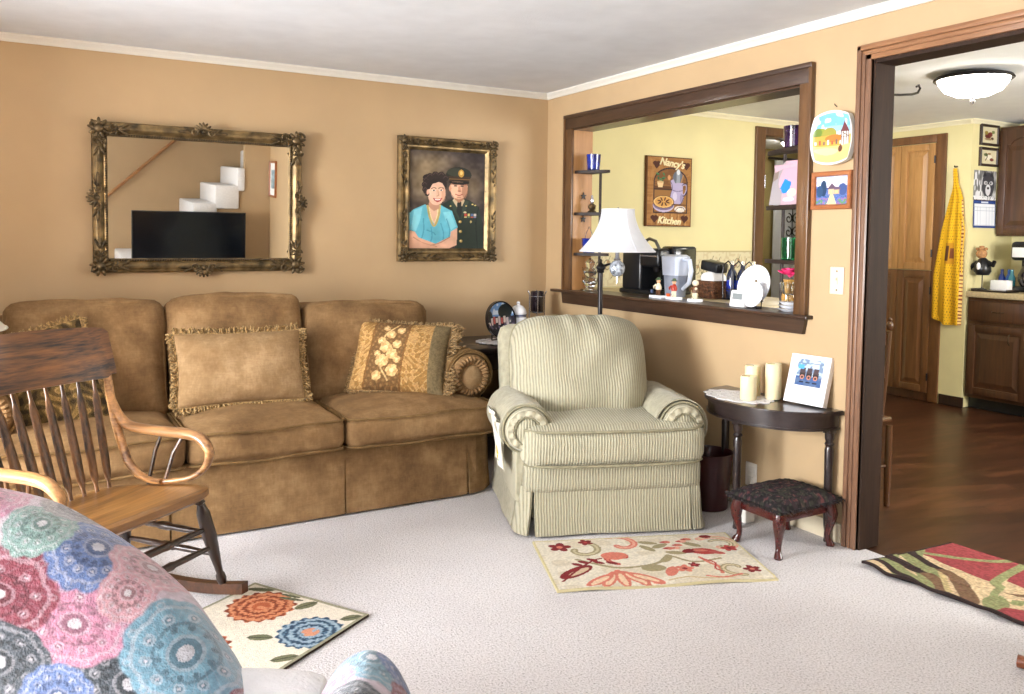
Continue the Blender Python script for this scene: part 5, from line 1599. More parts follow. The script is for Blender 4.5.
def rug_flower(U_, V_):
    # U along short side from front right corner to far right corner, V leftwards (metres)
    x = U_ * 52.5; y = V_ * 85
    c = Cv(x, y, (222, 212, 194)); n = vnoise(x / 2, y / 2, 3)
    def mum(fx, fy, R_, cols, core):
        dx, dy = x - fx, y - fy; d = np.hypot(dx, dy) / R_; a = np.arctan2(dy, dx)
        edge = 1 + .06 * np.sin(a * 17)
        w = np.sin(d * 24 + .5 * np.sin(a * 19) + 3.2 * (vnoise(x * 1.1 + fx, y * 1.1, 7) - .5)) + 1.2 * (vnoise(x * 1.6, y * 1.6, 5) - .5)
        c.put(d < edge, cols[0]); c.put((d < edge) & (w > .2), cols[1]); c.put((d < edge) & (w < -.55), cols[2]); c.put(d < .27, core); c.put((d < .27) & (n > .6), cols[1])
    mum(36, 13.5, 11.5, [(176, 96, 62), (206, 136, 98), (126, 60, 38)], (176, 92, 58))
    mum(8.5, 19.5, 10.5, [(84, 112, 134), (150, 170, 184), (44, 66, 88)], (206, 142, 112))
    mum(32, 46, 11, [(176, 96, 62), (206, 136, 98), (126, 60, 38)], (176, 92, 58)); mum(9, 60, 10, [(84, 112, 134), (150, 170, 184), (44, 66, 88)], (206, 142, 112))
    def lf(fx, fy, l, w, an): c.put(c.ell(fx, fy, l, w, an), (112, 112, 84)); c.put(c.line([(fx - l * math.cos(an), fy - l * math.sin(an)), (fx + l * math.cos(an), fy + l * math.sin(an))], .6), (74, 76, 58))
    lf(23, 5.5, 4.2, 2.2, 1.2); lf(3.5, 5, 3.6, 2, .9); lf(31, 4.0, 4.5, 1.0, .2); lf(33, 2.2, 4, .9, .1); lf(46, 3.5, 5, 1.6, .4); lf(20, 30, 4, 2, .5); lf(4, 36, 4, 2, .9); lf(48, 30, 4, 2, -.5)
    b = np.minimum(np.minimum(x, 52.5 - x), np.minimum(y, 85 - y)) < 1.2
    c.put(b, (150, 146, 122))
    c.c *= (.93 + .14 * vnoise(x * 2.2, y * 2.2, 2))[..., None]
    return c.c
rug('flower_rug', 'beige rug with orange and blue flowers beside the rocking chair', (-2.009, -2.062), (-.277, .446), (-.724, -.450), 150, 230, rug_flower, (60, 48, 42))
def rug_stripe(U_, V_):
    # metres from the corner: a = into the kitchen (0..0.51), b = towards the camera (0..0.8)
    a = U_ * 54; b = V_ * 80
    c = Cv(a, b, (214, 190, 152)); n = vnoise(a / 3, b / 3, 5); n2 = vnoise(a * 1.2, b * 1.2, 6)
    red, grn, brn, mid, crm = (156, 68, 72), (146, 150, 104), (56, 42, 40), (124, 96, 72), (214, 190, 152)
    a = a - 3.0
    c.X = a
    c.put(b < 100, crm)
    c.put(c.poly([(25, 1), (27, 8), (23, 24), (23, 36), (41, 33), (60, 28), (60, -5), (27, -5)]), red)
    c.put(c.poly([(29, 36), (27, 43), (60, 62), (60, 30), (43, 31)]), red)
    c.put(c.curve([(26, 0), (34.8, 11.2), (41.7, 19), (48, 23), (60, 27)], 3.0), grn)
    c.put(c.curve([(21, 38), (25, 34.7), (39, 31.5), (60, 28)], 3.6), grn)
    c.put(c.curve([(30, -2), (20, 4), (14, 14), (6, 22), (-4, 27)], 8.5), grn)
    c.put(c.curve([(18, -3), (8, 3), (3, 12), (-4, 22)], 7.0), grn)
    c.put(c.curve([(4, -4), (3.4, 3.6), (.9, 12.4), (-3, 21)], 3.2), brn)
    c.put(c.curve([(14, -4), (10.5, 3), (10.4, 9.2), (7, 21)], 4.0), brn); c.put(c.curve([(7.6, 20), (2, 29), (-5, 34)], 5.0), mid)
    c.put(c.curve([(16.8, 20.3), (12, 22), (-.5, 34)], 2.2), (196, 176, 128))
    c.put(c.curve([(28, -2), (23, 3.3), (20, 12.4), (16.8, 20.3)], 3.6), brn); c.put(c.curve([(16.6, 20), (11, 30), (.5, 40), (-4, 42)], 5.6), mid)
    c.put(c.ell(4, 47, 7.5, 4.4, -.5), grn); c.put(c.curve([(8, 43), (17, 40), (22, 38)], 2.4), grn)
    c.put(c.poly([(-5, 52), (3, 51), (9, 56), (20, 66), (60, 90), (-5, 90)]), red); c.put(c.curve([(10, 50), (22, 60), (40, 70)], 3.2), grn); c.put(c.curve([(16, 44), (26, 52), (44, 60)], 2.6), mid)
    a = a + 3.0
    c.X = a
    c.put(n2 > .8, (120, 60, 60), .25)
    c.put(a < 1.0, brn); c.put(b < .8, brn)
    c.c *= (.86 + .28 * vnoise(a * 1.5, b * 1.5, 2))[..., None]
    return c.c
rug('threshold_rug', 'red and green striped rug lying across the kitchen threshold', (-.143, -2.582), (.54, -.032), (.045, -.80), 180, 240, rug_stripe, (48, 36, 34),
    wave=lambda U_, V_: (.010 * np.sin(V_ * 26) * (1 - U_), 0, .012 * (0.5 + .5 * np.sin(V_ * 30 + 1)) * (1 - U_) ** 3 + .006 * (U_ > .25) * (U_ < .35)), th=.012)

# ------------------------------------------------------------------ foreground chair under the fleece blanket
RHX = math.radians(-29.88)
FC = (-2.975873, -4.669929)
bc = (FC[0] + .867 * -.85 + .4983 * 1.5, FC[1] - .4983 * -.85 + .867 * 1.5, 0.0)
def SD(s_, d_, z_):     # position in the chair's own frame (s across, d away), written in the chair's local axes
    return (s_ + .85, d_ - 1.5, z_)
wc = thing('recliner', 'white covered chair mostly hidden by a floral fleece blanket in the foreground', 'chair', bc, RHX)
M['slip'] = plain('white_slipcover', (244, 243, 244), .9, var=.02, vscale=20, bump=.3, bscale=120)
mb = MB().cushion(.52, .40, .16, .04, .015, -.61 + .85, 1.44 - 1.5, .340, 12, wob=.01, seed=3)
build(mb, 'seat_cushion', M['slip'], wc)
mb = MB().box(-.98 + .85, -.38 + .85, 1.30 - 1.5, 1.64 - 1.5, .05, .28, .03)
build(mb, 'base', M['slip'], wc)
mb = MB().cushion(.22, .26, .62, .08, 0, -.95 + .85, 1.53 - 1.5, .40, 10)
build(mb, 'back', M['slip'], wc)
bl = thing('fleece_blanket', 'fleece blanket with large pink, blue and grey flower medallions draped in the foreground', 'blanket', bc, RHX)
FcP = [(-1.45, .93), (-1.15, .90), (-1.0, .855), (-.859, .79), (-.775, .737), (-.691, .68), (-.62, .632), (-.555, .585), (-.50, .535), (-.462, .48), (-.44, .42), (-.428, .34), (-.42, .22), (-.415, .04)]
BcP = [(-1.6, .83), (-1.3, .80), (-1.15, .785), (-1.043, .768), (-.92, .745), (-.818, .694), (-.736, .638), (-.69, .594), (-.645, .545), (-.593, .469), (-.555, .415), (-.527, .36), (-.505, .24), (-.49, .04)]
def cpoly(P_, u):
    t = u * (len(P_) - 1); i = np.minimum(np.floor(t).astype(int), len(P_) - 2); f = t - i
    A = np.array(P_)
    # catmull-rom
    p1, p2 = A[i], A[i + 1]; p0 = A[np.maximum(i - 1, 0)]; p3 = A[np.minimum(i + 2, len(P_) - 1)]
    f = f[..., None]
    return .5 * (2 * p1 + (p2 - p0) * f + (2 * p0 - 5 * p1 + 4 * p2 - p3) * f ** 2 + (3 * p1 - p0 - 3 * p2 + p3) * f ** 3)
def Pbl(U_, V_):
    win = .20 * np.exp(-((V_ - .46) / .22) ** 2) + .05 * np.exp(-((V_ - .8) / .06) ** 2)
    acc = 0
    for k in range(-6, 7):
        acc = acc + Pbl_raw(U_, np.clip(V_ + win * k / 6, 0, 1))
    return acc / 13
def Pbl_raw(U_, V_):
    F_ = cpoly(FcP, U_); B_ = cpoly(BcP, U_)
    v1 = np.clip(V_ / .5, 0, 1); v2 = np.clip((V_ - .5) / .3, 0, 1); v3 = np.clip((V_ - .8) / .2, 0, 1)
    # rounded shoulder at the front and back edges
    s_ = F_[..., 0] * (1 - v2) + B_[..., 0] * v2
    z = np.where(V_ <= .5, F_[..., 1] * v1, F_[..., 1] * (1 - v2) + B_[..., 1] * v2)
    z = np.where(V_ > .8, B_[..., 1] * (1 - v3 * .97), z)
    d = 1.38 + .30 * v2
    bulge = .022 * np.sin(PI * v2)
    z = z + bulge * (z > .1)
    rnd = np.exp(-((V_ - .5) / .055) ** 2); z = z - .022 * rnd; d = d + .020 * rnd
    d = d - .035 * (1 - v1) * (V_ < .5) + .02 * v3
    f = .010 * np.sin(s_ * 22 + z * 7) * (1 - v1) + .008 * (vnoise(s_ * 9 + 20, z * 9 + 20, 4) - .5)
    d = d - f
    z = z + .006 * (vnoise(s_ * 12 + 20, d * 12, 6) - .5) * (V_ > .45)
    return np.stack([s_ + .85, d - 1.5, np.maximum(z, .01)], -1)
PINK, BLUE, TEAL, CHAR, BURG, GREY, GREEN, ROSE = (178, 122, 144), (92, 112, 156), (112, 150, 168), (68, 74, 80), (122, 58, 70), (134, 132, 134), (124, 152, 146), (186, 142, 150)
FL = [(-.642, .535, .10, 12, CHAR), (-.738, .655, .095, 9, PINK), (-.865, .715, .10, 8, BURG), (-.862, .565, .085, 9, CHAR), (-.765, .50, .065, 12, BLUE), 
      (-.715, .805, .085, 14, BLUE), (-.815, .85, .06, 12, GREEN), (-.62, .795, .075, 12, ROSE), (-.775, .935, .06, 14, GREY), (-.655, .715, .05, 12, ROSE), (-.93, .93, .08, 10, PINK), (-.99, .80, .09, 10, TEAL), (-1.0, .62, .09, 12, BLUE),
      (-.50, .38, .09, 10, PINK), (-.66, .36, .1, 12, BLUE), (-.80, .37, .09, 9, BURG), (-.95, .42, .1, 10, PINK), (-.55, .20, .1, 10, CHAR), (-.75, .2, .1, 9, TEAL), (-.93, .2, .1, 12, ROSE), (-1.12, .9, .1, 10, CHAR), (-1.15, .7, .1, 9, PINK), (-1.2, .45, .12, 10, TEAL), (-1.3, .85, .1, 12, BURG), (-.547, .600, .115, 10, TEAL), (-.415, .50, .06, 9, BURG)]
def medallions(X, Y, L_):
    c = Cv(X, Y, (186, 172, 182)); n = vnoise(X * 60 + 90, Y * 60 + 90, 3)
    c.put(n > .55, (178, 162, 174), .5)
    for k, (fx, fy, R_, pt, col) in enumerate(L_):
        dx, dy = X - fx, Y - fy; d = np.hypot(dx, dy) / R_; a = np.arctan2(dy, dx) + k
        edge = 1 + .075 * np.abs(np.sin(a * pt / 2)) - .03 + .02 * (n - .5)
        w = np.clip((edge - d) / .05, 0, 1)
        c.c = c.c * (1 - w[..., None]) + np.array(col, float) * w[..., None]
        lt = np.array(col) * .45 + np.array((190, 184, 190)) * .55; dk = np.array(col) * .72
        ins = d < edge
        c.put(ins & (np.abs(d - .80 * (1 + .06 * np.abs(np.sin(a * pt / 2)))) < .035), lt, .85)
        pa = (a * pt / (2 * PI)) % 1 - .5
        for rr, sz in ((.90, .075), (.62, .10), (.42, .06)):
            px = pa * 2 * PI / pt * rr
            dd = np.hypot(px, d - rr) / sz
            c.put(ins & (dd < 1), lt if rr > .5 else dk, .85); c.put(ins & (dd < .55), col if rr > .7 else dk, .8)
            if rr == .62: c.put(ins & (dd < .3), (190, 184, 190), .9)
        c.put(np.abs(d - .5) < .03, dk, .7); c.put(d < .3, dk, .8); c.put(np.abs(d - .27) < .03, lt, .8); c.put(d < .13, (192, 188, 192), .9)
        c.put(ins & (np.sin(a * pt * 3 + d * 20) > .85) & (d > .3), lt, .35)
    c.c *= (.90 + .2 * vnoise(X * 150 + 50, Y * 150 + 50, 8))[..., None]
    return c.c
def bl_paint(U_, V_):
    F_ = cpoly(FcP, U_); B_ = cpoly(BcP, U_)
    v1 = np.clip(V_ / .5, 0, 1); v2 = np.clip((V_ - .5) / .3, 0, 1); v3 = np.clip((V_ - .8) / .2, 0, 1)
    s_ = F_[..., 0] * (1 - v2) + B_[..., 0] * v2 + .10 * v2
    t = F_[..., 1] * v1 + .27 * v2 + v3 * .5
    return medallions(s_, t, FL)
panel('back_drape', Pbl, 380, 330, bl_paint, M['fleece'], bl)
def Parm(U_, V_):
    # U across, V from near to far end; rounded far end
    th_ = PI * (1 - U_); k = np.sqrt(np.maximum(0, 1 - np.clip((V_ - .78) / .22, 0, 1) ** 2))
    s_ = -.262 + .128 * np.sign(np.cos(th_)) * np.abs(np.cos(th_)) ** 1.0 * (.25 + .75 * k)
    z = .02 + (.492) * np.abs(np.sin(th_)) ** .7 * (.08 + .92 * k)
    d = 1.10 + .53 * V_
    z = z + .004 * np.sin(s_ * 30 + d * 9) * (z > .3) - .05 * np.clip((1.36 - d) / .2, 0, 1) * (z > .2)
    return np.stack([s_ + .85, d - 1.5, z], -1)
FA = [(-.255, 1.50, .07, 10, TEAL), (-.335, 1.44, .06, 9, PINK), (-.20, 1.53, .05, 12, BLUE), (-.165, 1.46, .05, 9, BURG), (-.30, 1.56, .05, 12, BLUE), (-.26, 1.34, .08, 10, CHAR), (-.15, 1.36, .06, 10, ROSE), (-.36, 1.3, .07, 10, TEAL), (-.2, 1.2, .08, 10, PINK)]
panel('arm_drape', Parm, 120, 120, lambda U_, V_: medallions(-.268 + (U_ - .5) * .36, 1.10 + .53 * V_, FA), M['fleece'], bl)
wa = MB().cushion(.19, .46, .42, .07, 0, -.268 + .85, 1.30 - 1.5, .215, 8)
build(wa, 'arm', M['slip'], wc)

# ------------------------------------------------------------------ pedestal table foot at the lower right
pt_ = thing('pedestal_table', 'small brown wooden pedestal table whose foot shows at the lower right corner', 'table', (-.30, -3.62, 0))
M['pedestal'] = wood('pedestal_wood', (92, 46, 28), (146, 84, 52), 'x', .35, 14)
px, py = -.30, -3.62
build(MB().lathe([(.03, .10), (.045, .14), (.028, .2), (.022, .34), (.035, .42), (.03, .50), (.05, .53)], (px, py, 0), 18), 'column', M['pedestal'], pt_, world=True)
build(MB().lathe([(.002, .53), (.20, .53), (.215, .54), (.21, .555), (.002, .555)], (px, py, 0), 40), 'top', M['pedestal'], pt_, world=True)
dirv = Vector((-.402 - px, -3.327 - py, 0)).normalized()
for k in range(3):
    a = math.atan2(dirv.y, dirv.x) + k * 2 * PI / 3
    u = Vector((math.cos(a), math.sin(a), 0)); c0 = Vector((px, py, 0))
    build(MB().tube([c0 + Vector((0, 0, .17)) + u * .02, c0 + u * .10 + Vector((0, 0, .14)), c0 + u * .20 + Vector((0, 0, .06)), c0 + u * .28 + Vector((0, 0, .022)), c0 + u * .312 + Vector((0, 0, .022))], [.02, .021, .018, .018, .02], 10), 'foot', M['pedestal'], pt_, world=True)

# ------------------------------------------------------------------ television seen in the mirror
tv = thing('television', 'large dark flat television in front of the stairs, seen in the mirror', 'television', (-1.42, -5.33, .36))
M['screen'] = plain('tv_screen', (10, 16, 24), .12, var=.05)
build(MB().box(-2.03, -.81, -5.35, -5.315, .43, 1.07, .006), 'bezel', M['black'], tv, world=True)
build(MB().box(-2.02, -.82, -5.315, -5.311, .44, 1.06), 'screen', M['screen'], tv, world=True, smooth=False)
build(MB().box(-1.65, -1.07, -5.42, -5.24, .36, .372, .003).box(-1.46, -1.38, -5.355, -5.335, .37, .48, .003), 'stand', M['black'], tv, world=True)
ts = thing('media_cabinet', 'low dark cabinet under the television behind the camera', 'cabinet', (-1.36, -5.33, 0))
build(MB().box(-2.0, -.72, -5.50, -5.14, .04, .36, .006), 'body', M['black_wood'], ts, world=True)
for i in range(2): build(MB().box(-1.98 + i * .63, -1.37 + i * .63, -5.14, -5.125, .08, .33, .004), 'door', M['black_wood'], ts, world=True)
pw = thing('framed_picture', 'small framed picture on the far side wall, seen in the mirror', 'picture', (-.49, -5.42, 1.25))
pm = Matrix.Translation((-.472, -5.42, 1.47)) @ Matrix.Rotation(-PI / 2, 4, 'Z')
build(frame_rail(.15, .215, [(0, 0), (0, .02), (.012, .024), (.024, .014), (.024, 0)], pm), 'frame', M['oak_small'], pw, world=True)
build(MB().box(-.478, -.474, -5.545, -5.295, 1.28, 1.66), 'mat', M['paper'], pw, world=True)
build(MB().box(-.481, -.477, -5.49, -5.35, 1.36, 1.58), 'print', plain('blue_grey_print', (140, 160, 166), .7, var=.3, vscale=14), pw, world=True)
# ------------------------------------------------------------------ shelves in the pass-through
M['shelf'] = wood('dark_shelf_wood', (26, 16, 12), (52, 34, 24), 'y', .6, 14, 0.0)
SHZ = (1.20, 1.455, 1.718)
def corner_shelf(y0, sgn, ly, label):
    t = thing('corner_shelf', label, 'shelf', (.07, y0, .962))
    for z in SHZ:
        pts = [(.006, y0), (.136, y0)] + [(.136 - .128 * (1 - math.cos(a)) , y0 + sgn * ly * math.sin(a) ** .9 if a > 0 else y0) for a in []]
        pts = [(.006, y0)]
        for k in range(13):
            a = PI / 2 * k / 12
            pts.append((.006 + .130 * math.sin(a) ** 1.0 * 1.0, y0 + sgn * ly * (1 - (1 - math.sin(a)) ** 1.6) if k else y0 + sgn * .03))
        pts.append((.142, y0 + sgn * ly)); pts.append((.142, y0))
        build(MB().prism(pts, z - .018, z, 'xy'), 'shelf', M['shelf'], t, world=True)
    py_ = y0 + sgn * ly * .62
    build(MB().tube([(.122, py_, .962), (.122, py_, SHZ[2] - .018)], .0085, 12), 'post', M['shelf'], t, world=True)
    return t
corner_shelf(WY0 - .008, -1, .19, 'three tier dark corner shelf on the left side of the kitchen pass-through')
corner_shelf(WY1 + .008, 1, .31, 'three tier dark corner shelf on the right side of the kitchen pass-through')
# small star-shaped wall ornaments on the left jamb
for i, z in enumerate((1.56, 1.415)):
    pts = []
    for k in range(10):
        r = .026 if k % 2 == 0 else .010; a = PI / 2 + k * PI / 5; pts.append((.075 + r * math.cos(a), z + r * math.sin(a)))
    solo(MB().prism(pts, WY0 - .008, WY0 - .012, 'xz'), 'metal_star', M['blackm'], ('small dark star on the left jamb of the pass-through, above the middle shelf', 'small dark star on the left jamb of the pass-through, below the middle shelf')[i], 'ornament', (.075, WY0 - .01, z - .026))

def cup(name, label, cat, x, y, z, r0, r1, h, mat, extra=None):
    mb = MB().lathe([(.002, z + .001), (r0 - .003, z + .001), (r0, z + .005), (r1, z + h), (r1 - .004, z + h), (r0 - .004, z + .010), (.002, z + .010)], (x, y, 0), 24)
    return solo(mb, name, mat, label, cat, (x, y, z), angle=30)
M['blue_cup'] = plain('cobalt_glass', (26, 40, 112), .08, var=.5, vscale=40, coat=.6)
M['purple_cup'] = plain('dark_purple_glass', (40, 24, 48), .08, var=.6, vscale=50, coat=.6)
cup('votive_cup', 'cobalt blue glass cup on the top left corner shelf', 'cup', .085, -.405, SHZ[2], .040, .046, .098, M['blue_cup'])
cup('votive_cup', 'dark purple patterned glass cup on the top right corner shelf', 'cup', .085, -1.985, SHZ[2], .046, .050, .10, M['purple_cup'])
cup('glass_tumbler', 'green glass tumbler on the lowest right corner shelf', 'glass', .085, -1.985, SHZ[0], .043, .047, .105, M['glass_green'])
ol = thing('oil_lamp', 'tiny brass oil lamp ornament on the middle left corner shelf', 'ornament', (.085, -.395, SHZ[1]))
z = SHZ[1]
build(MB().lathe([(.002, z + .001), (.026, z + .001), (.028, z + .006), (.014, z + .016), (.024, z + .03), (.026, z + .042), (.012, z + .055), (.008, z + .058)], (.085, -.395, 0), 18), 'base', M['brass_dark'], ol, world=True)
build(MB().lathe([(.008, z + .056), (.014, z + .07), (.009, z + .09), (.006, z + .108)], (.085, -.395, 0), 16), 'chimney', M['steel'], ol, world=True)
build(MB().tube([(.085, -.42, z + .035), (.085, -.435, z + .045), (.085, -.43, z + .02), (.085, -.418, z + .018)], .002, 6), 'handle', M['brass_dark'], ol, world=True)
bp_ = thing('hanging_pot', 'small blue pot with a wire handle on the lowest left corner shelf', 'pot', (.066, -.395, SHZ[0])); z = SHZ[0]
build(MB().lathe([(.002, z + .001), (.034, z + .001), (.040, z + .01), (.046, z + .085), (.05, z + .09), (.046, z + .092), (.042, z + .085), (.034, z + .012), (.002, z + .012)], (.066, -.395, 0), 22), 'pot', M['blue_cup'], bp_, world=True)
build(MB().tube([(.066, -.395 - .048, z + .08), (.066, -.395 - .03, z + .125), (.066, -.395, z + .165), (.066, -.395 + .03, z + .125), (.066, -.395 + .048, z + .08)], .0022, 6), 'handle', M['steel'], bp_, world=True)
gt = thing('glass_candelabra', 'tiered clear glass candle ornament on the sill below the left corner shelf', 'ornament', (.085, -.385, .962)); z = .962
build(MB().lathe([(.002, z + .001), (.06, z + .001), (.062, z + .006), (.02, z + .02), (.045, z + .045), (.05, z + .06), (.02, z + .08), (.04, z + .105), (.044, z + .12), (.018, z + .14), (.03, z + .165), (.032, z + .18), (.012, z + .20), (.002, z + .205)], (.085, -.385, 0), 20), 'stem', M['glass'], gt, world=True)
for k, (dy, zz) in enumerate(((-.07, .055), (.05, .055), (-.06, .115), (.05, .115))):
    build(MB().lathe([(.002, z + zz), (.016, z + zz + .004), (.02, z + zz + .03), (.017, z + zz + .03), (.012, z + zz + .008), (.002, z + zz + .006)], (.085, -.385 + dy, 0), 14).tube([(.085, -.385, z + zz - .02), (.085, -.385 + dy * .7, z + zz - .018), (.085, -.385 + dy, z + zz + .002)], .004, 6), 'branch', M['glass'], gt, world=True)

# greeting card on the middle right shelf
gc = thing('greeting_card', 'pink and white card with a blue shape on the middle right corner shelf', 'card', (.09, -1.94, SHZ[1]))
def cardp(U_, V_):
    x = U_ * 10; y = V_ * 20
    c = Cv(x, y, (190, 158, 168)); c.put(x < 4.2, (158, 150, 152)); c.put(c.ell(7, 12, 4.5, 8), (206, 160, 176)); c.put(c.poly([(3.2, 8), (4.6, 12), (7, 10), (6.4, 5.6), (4.4, 5)]), (36, 128, 214)); c.put(c.ell(7.4, 5.4, 1.6, 1.8), (240, 210, 176)); c.put(c.ell(6.6, 2.4, 2, 1), (216, 200, 206)); c.put((x < 2) & (y > 14), (134, 118, 108))
    return c.c
z = SHZ[1]
panel('front', lambda U_, V_: np.stack([.055 + .03 * V_ + 0 * U_, -1.87 - .17 * U_, z + .002 + .205 * V_ * np.clip(.75 + U_ * .6, 0, 1)], -1), 50, 60, cardp, M['paint'], gc, back=(.004, 0, 0), world=True)
build(MB().obox((.096, -1.96, z + .0965), (.004, .165, .19), Matrix.Rotation(math.radians(-10), 3, 'Y')), 'back', plain('pink_card_paper', (196, 158, 170), .7), gc, world=True)

# glass and china on the sill at the right
for i in range(3):
    zz = .9625 + i * .016
    solo(MB().lathe([(.002, zz), (.03, zz), (.034, zz + .003), (.052 - .003 * i, zz + .012), (.055 - .003 * i, zz + .014), (.051 - .003 * i, zz + .0145), (.03, zz + .006), (.002, zz + .005)], (.055, -2.01, 0), 28), 'saucer', M['porcelain'], ('lowest white saucer of the stack on the right end of the sill', 'middle white saucer of the stack on the right end of the sill', 'top white saucer of the stack on the right end of the sill')[i], 'saucer', (.055, -2.01, zz), group='saucers stacked on the sill')
z = 1.003
M['tea_glass'] = glassy('tea_glass', (236, 238, 238), .03)
tc = thing('glass_goblet', 'clear footed glass bowl on the saucer stack with a pink flower in it', 'glass', (.055, -2.01, z))
build(MB().lathe([(.002, z + .001), (.026, z + .002), (.028, z + .005), (.008, z + .012), (.007, z + .03), (.03, z + .042), (.044, z + .07), (.046, z + .095), (.043, z + .095), (.04, z + .07), (.026, z + .046), (.002, z + .04)], (.055, -2.01, 0), 24), 'bowl', M['tea_glass'], tc, world=True)
M['pink'] = plain('hot_pink_fabric', (216, 44, 104), .6, var=.2, vscale=60)
mb = MB(); rs = random.Random(4)
for k in range(16):
    a = k * 2.4; r = .012 + .02 * (k / 16); el = .3 + .9 * (1 - k / 16)
    m3 = Matrix.Rotation(a, 3, 'Z') @ Matrix.Rotation(-el, 3, 'Y')
    mb.ball(Vector((.055, -2.01, z + .125)) + m3 @ Vector((r * 1.3, 0, 0)), (.024, .02, .006), 8, m3)
solo(mb, 'pink_flower', M['pink'], 'hot pink fabric flower above the clear glass bowl on the sill', 'flower', (.055, -2.01, z + .1))
M['amber'] = plain('amber_glass', (170, 130, 70), .08, var=.3, coat=.5)
z = .962
av = thing('glass_pitcher', 'small amber glass pitcher behind the shelf post at the right end of the sill', 'pitcher', (.118, -1.947, z))
build(MB().lathe([(.002, z + .001), (.024, z + .002), (.030, z + .03), (.033, z + .06), (.026, z + .10), (.022, z + .125), (.026, z + .145), (.023, z + .145), (.018, z + .125), (.026, z + .1), (.002, z + .02)], (.118, -1.947, 0), 20), 'body', M['amber'], av, world=True)
build(MB().tube([(.118, -1.968, z + .12), (.118, -1.992, z + .11), (.118, -1.994, z + .06), (.118, -1.978, z + .045)], .004, 8), 'handle', M['amber'], av, world=True)

# decorative white plates on small stands
def white_plate(label, x, y, r, lean, z, kind):
    t = thing('white_plate', label, 'plate', (x, y, z))
    m = Matrix.Translation((x, y, z + r * math.cos(lean) + .006)) @ Matrix.Rotation(lean, 4, 'Y')
    build(MB().lathe([(.002, -.004), (r * .6, -.004), (r * .68, -.010), (r * .97, -.016), (r, -.015), (r, -.012), (r * .68, -.004), (r * .6, .002), (.002, .002)], (0, 0, 0), 44, 'x', None) if False else MB().lathe([(.002, .004), (r * .6, .004), (r * .68, -.002), (r * .97, -.010), (r, -.009), (r, -.005), (r * .68, .004), (r * .6, .010), (.002, .010)], (0, 0, 0), 44, 'x', None), 'dish', M['porcelain'], t, world=False)
    o = t.children[0]; o.data.transform(Matrix.Translation((0, 0, r * math.cos(lean) + .006)) @ Matrix.Rotation(lean, 4, 'Y'))
    mb = MB().ball((-.0, 0, 0), (.004, r * .12, r * .22), 10); mb2 = build(mb, 'emblem', M['brass_mid'] if kind else M['porcelain'], t)
    mb2.data.transform(Matrix.Translation((0, 0, r * math.cos(lean) + .006)) @ Matrix.Rotation(lean, 4, 'Y') @ Matrix.Translation((.004, 0, .01)))
    build(MB().tube([(-.014, -.03, .003), (.018, -.03, .003), (.032, -.02, .07)], .0025, 6).tube([(-.014, .03, .003), (.018, .03, .003), (.032, .02, .07)], .0025, 6).tube([(.02, -.03, .003), (.02, .03, .003)], .0025, 6), 'stand', M['blackm'], t)
    return t
white_plate('larger white plate with a gold emblem standing on the right part of the sill', .085, -1.765, .103, math.radians(14), .9625, True)
white_plate('smaller white plate standing in front of the larger one on the sill', .030, -1.815, .062, math.radians(14), .9625, False)
dc = thing('digital_clock', 'small white digital clock on the front edge of the sill', 'clock', (.02, -1.735, .9625))
dm = Matrix.Translation((.012, -1.735, .9625)) @ Matrix.Rotation(math.radians(10), 4, 'Y')
build(MB().box(-.018, .018, -.048, .048, 0, .082, .006, mat=dm), 'case', M['paper'], dc, world=True)
build(MB().box(-.020, -.017, -.032, .032, .036, .066, .001, mat=dm), 'display', plain('lcd_grey', (132, 140, 142), .3), dc, world=True)
build(MB().box(-.020, -.016, -.022, .022, .012, .02, .002, mat=dm), 'button', M['white'], dc, world=True)

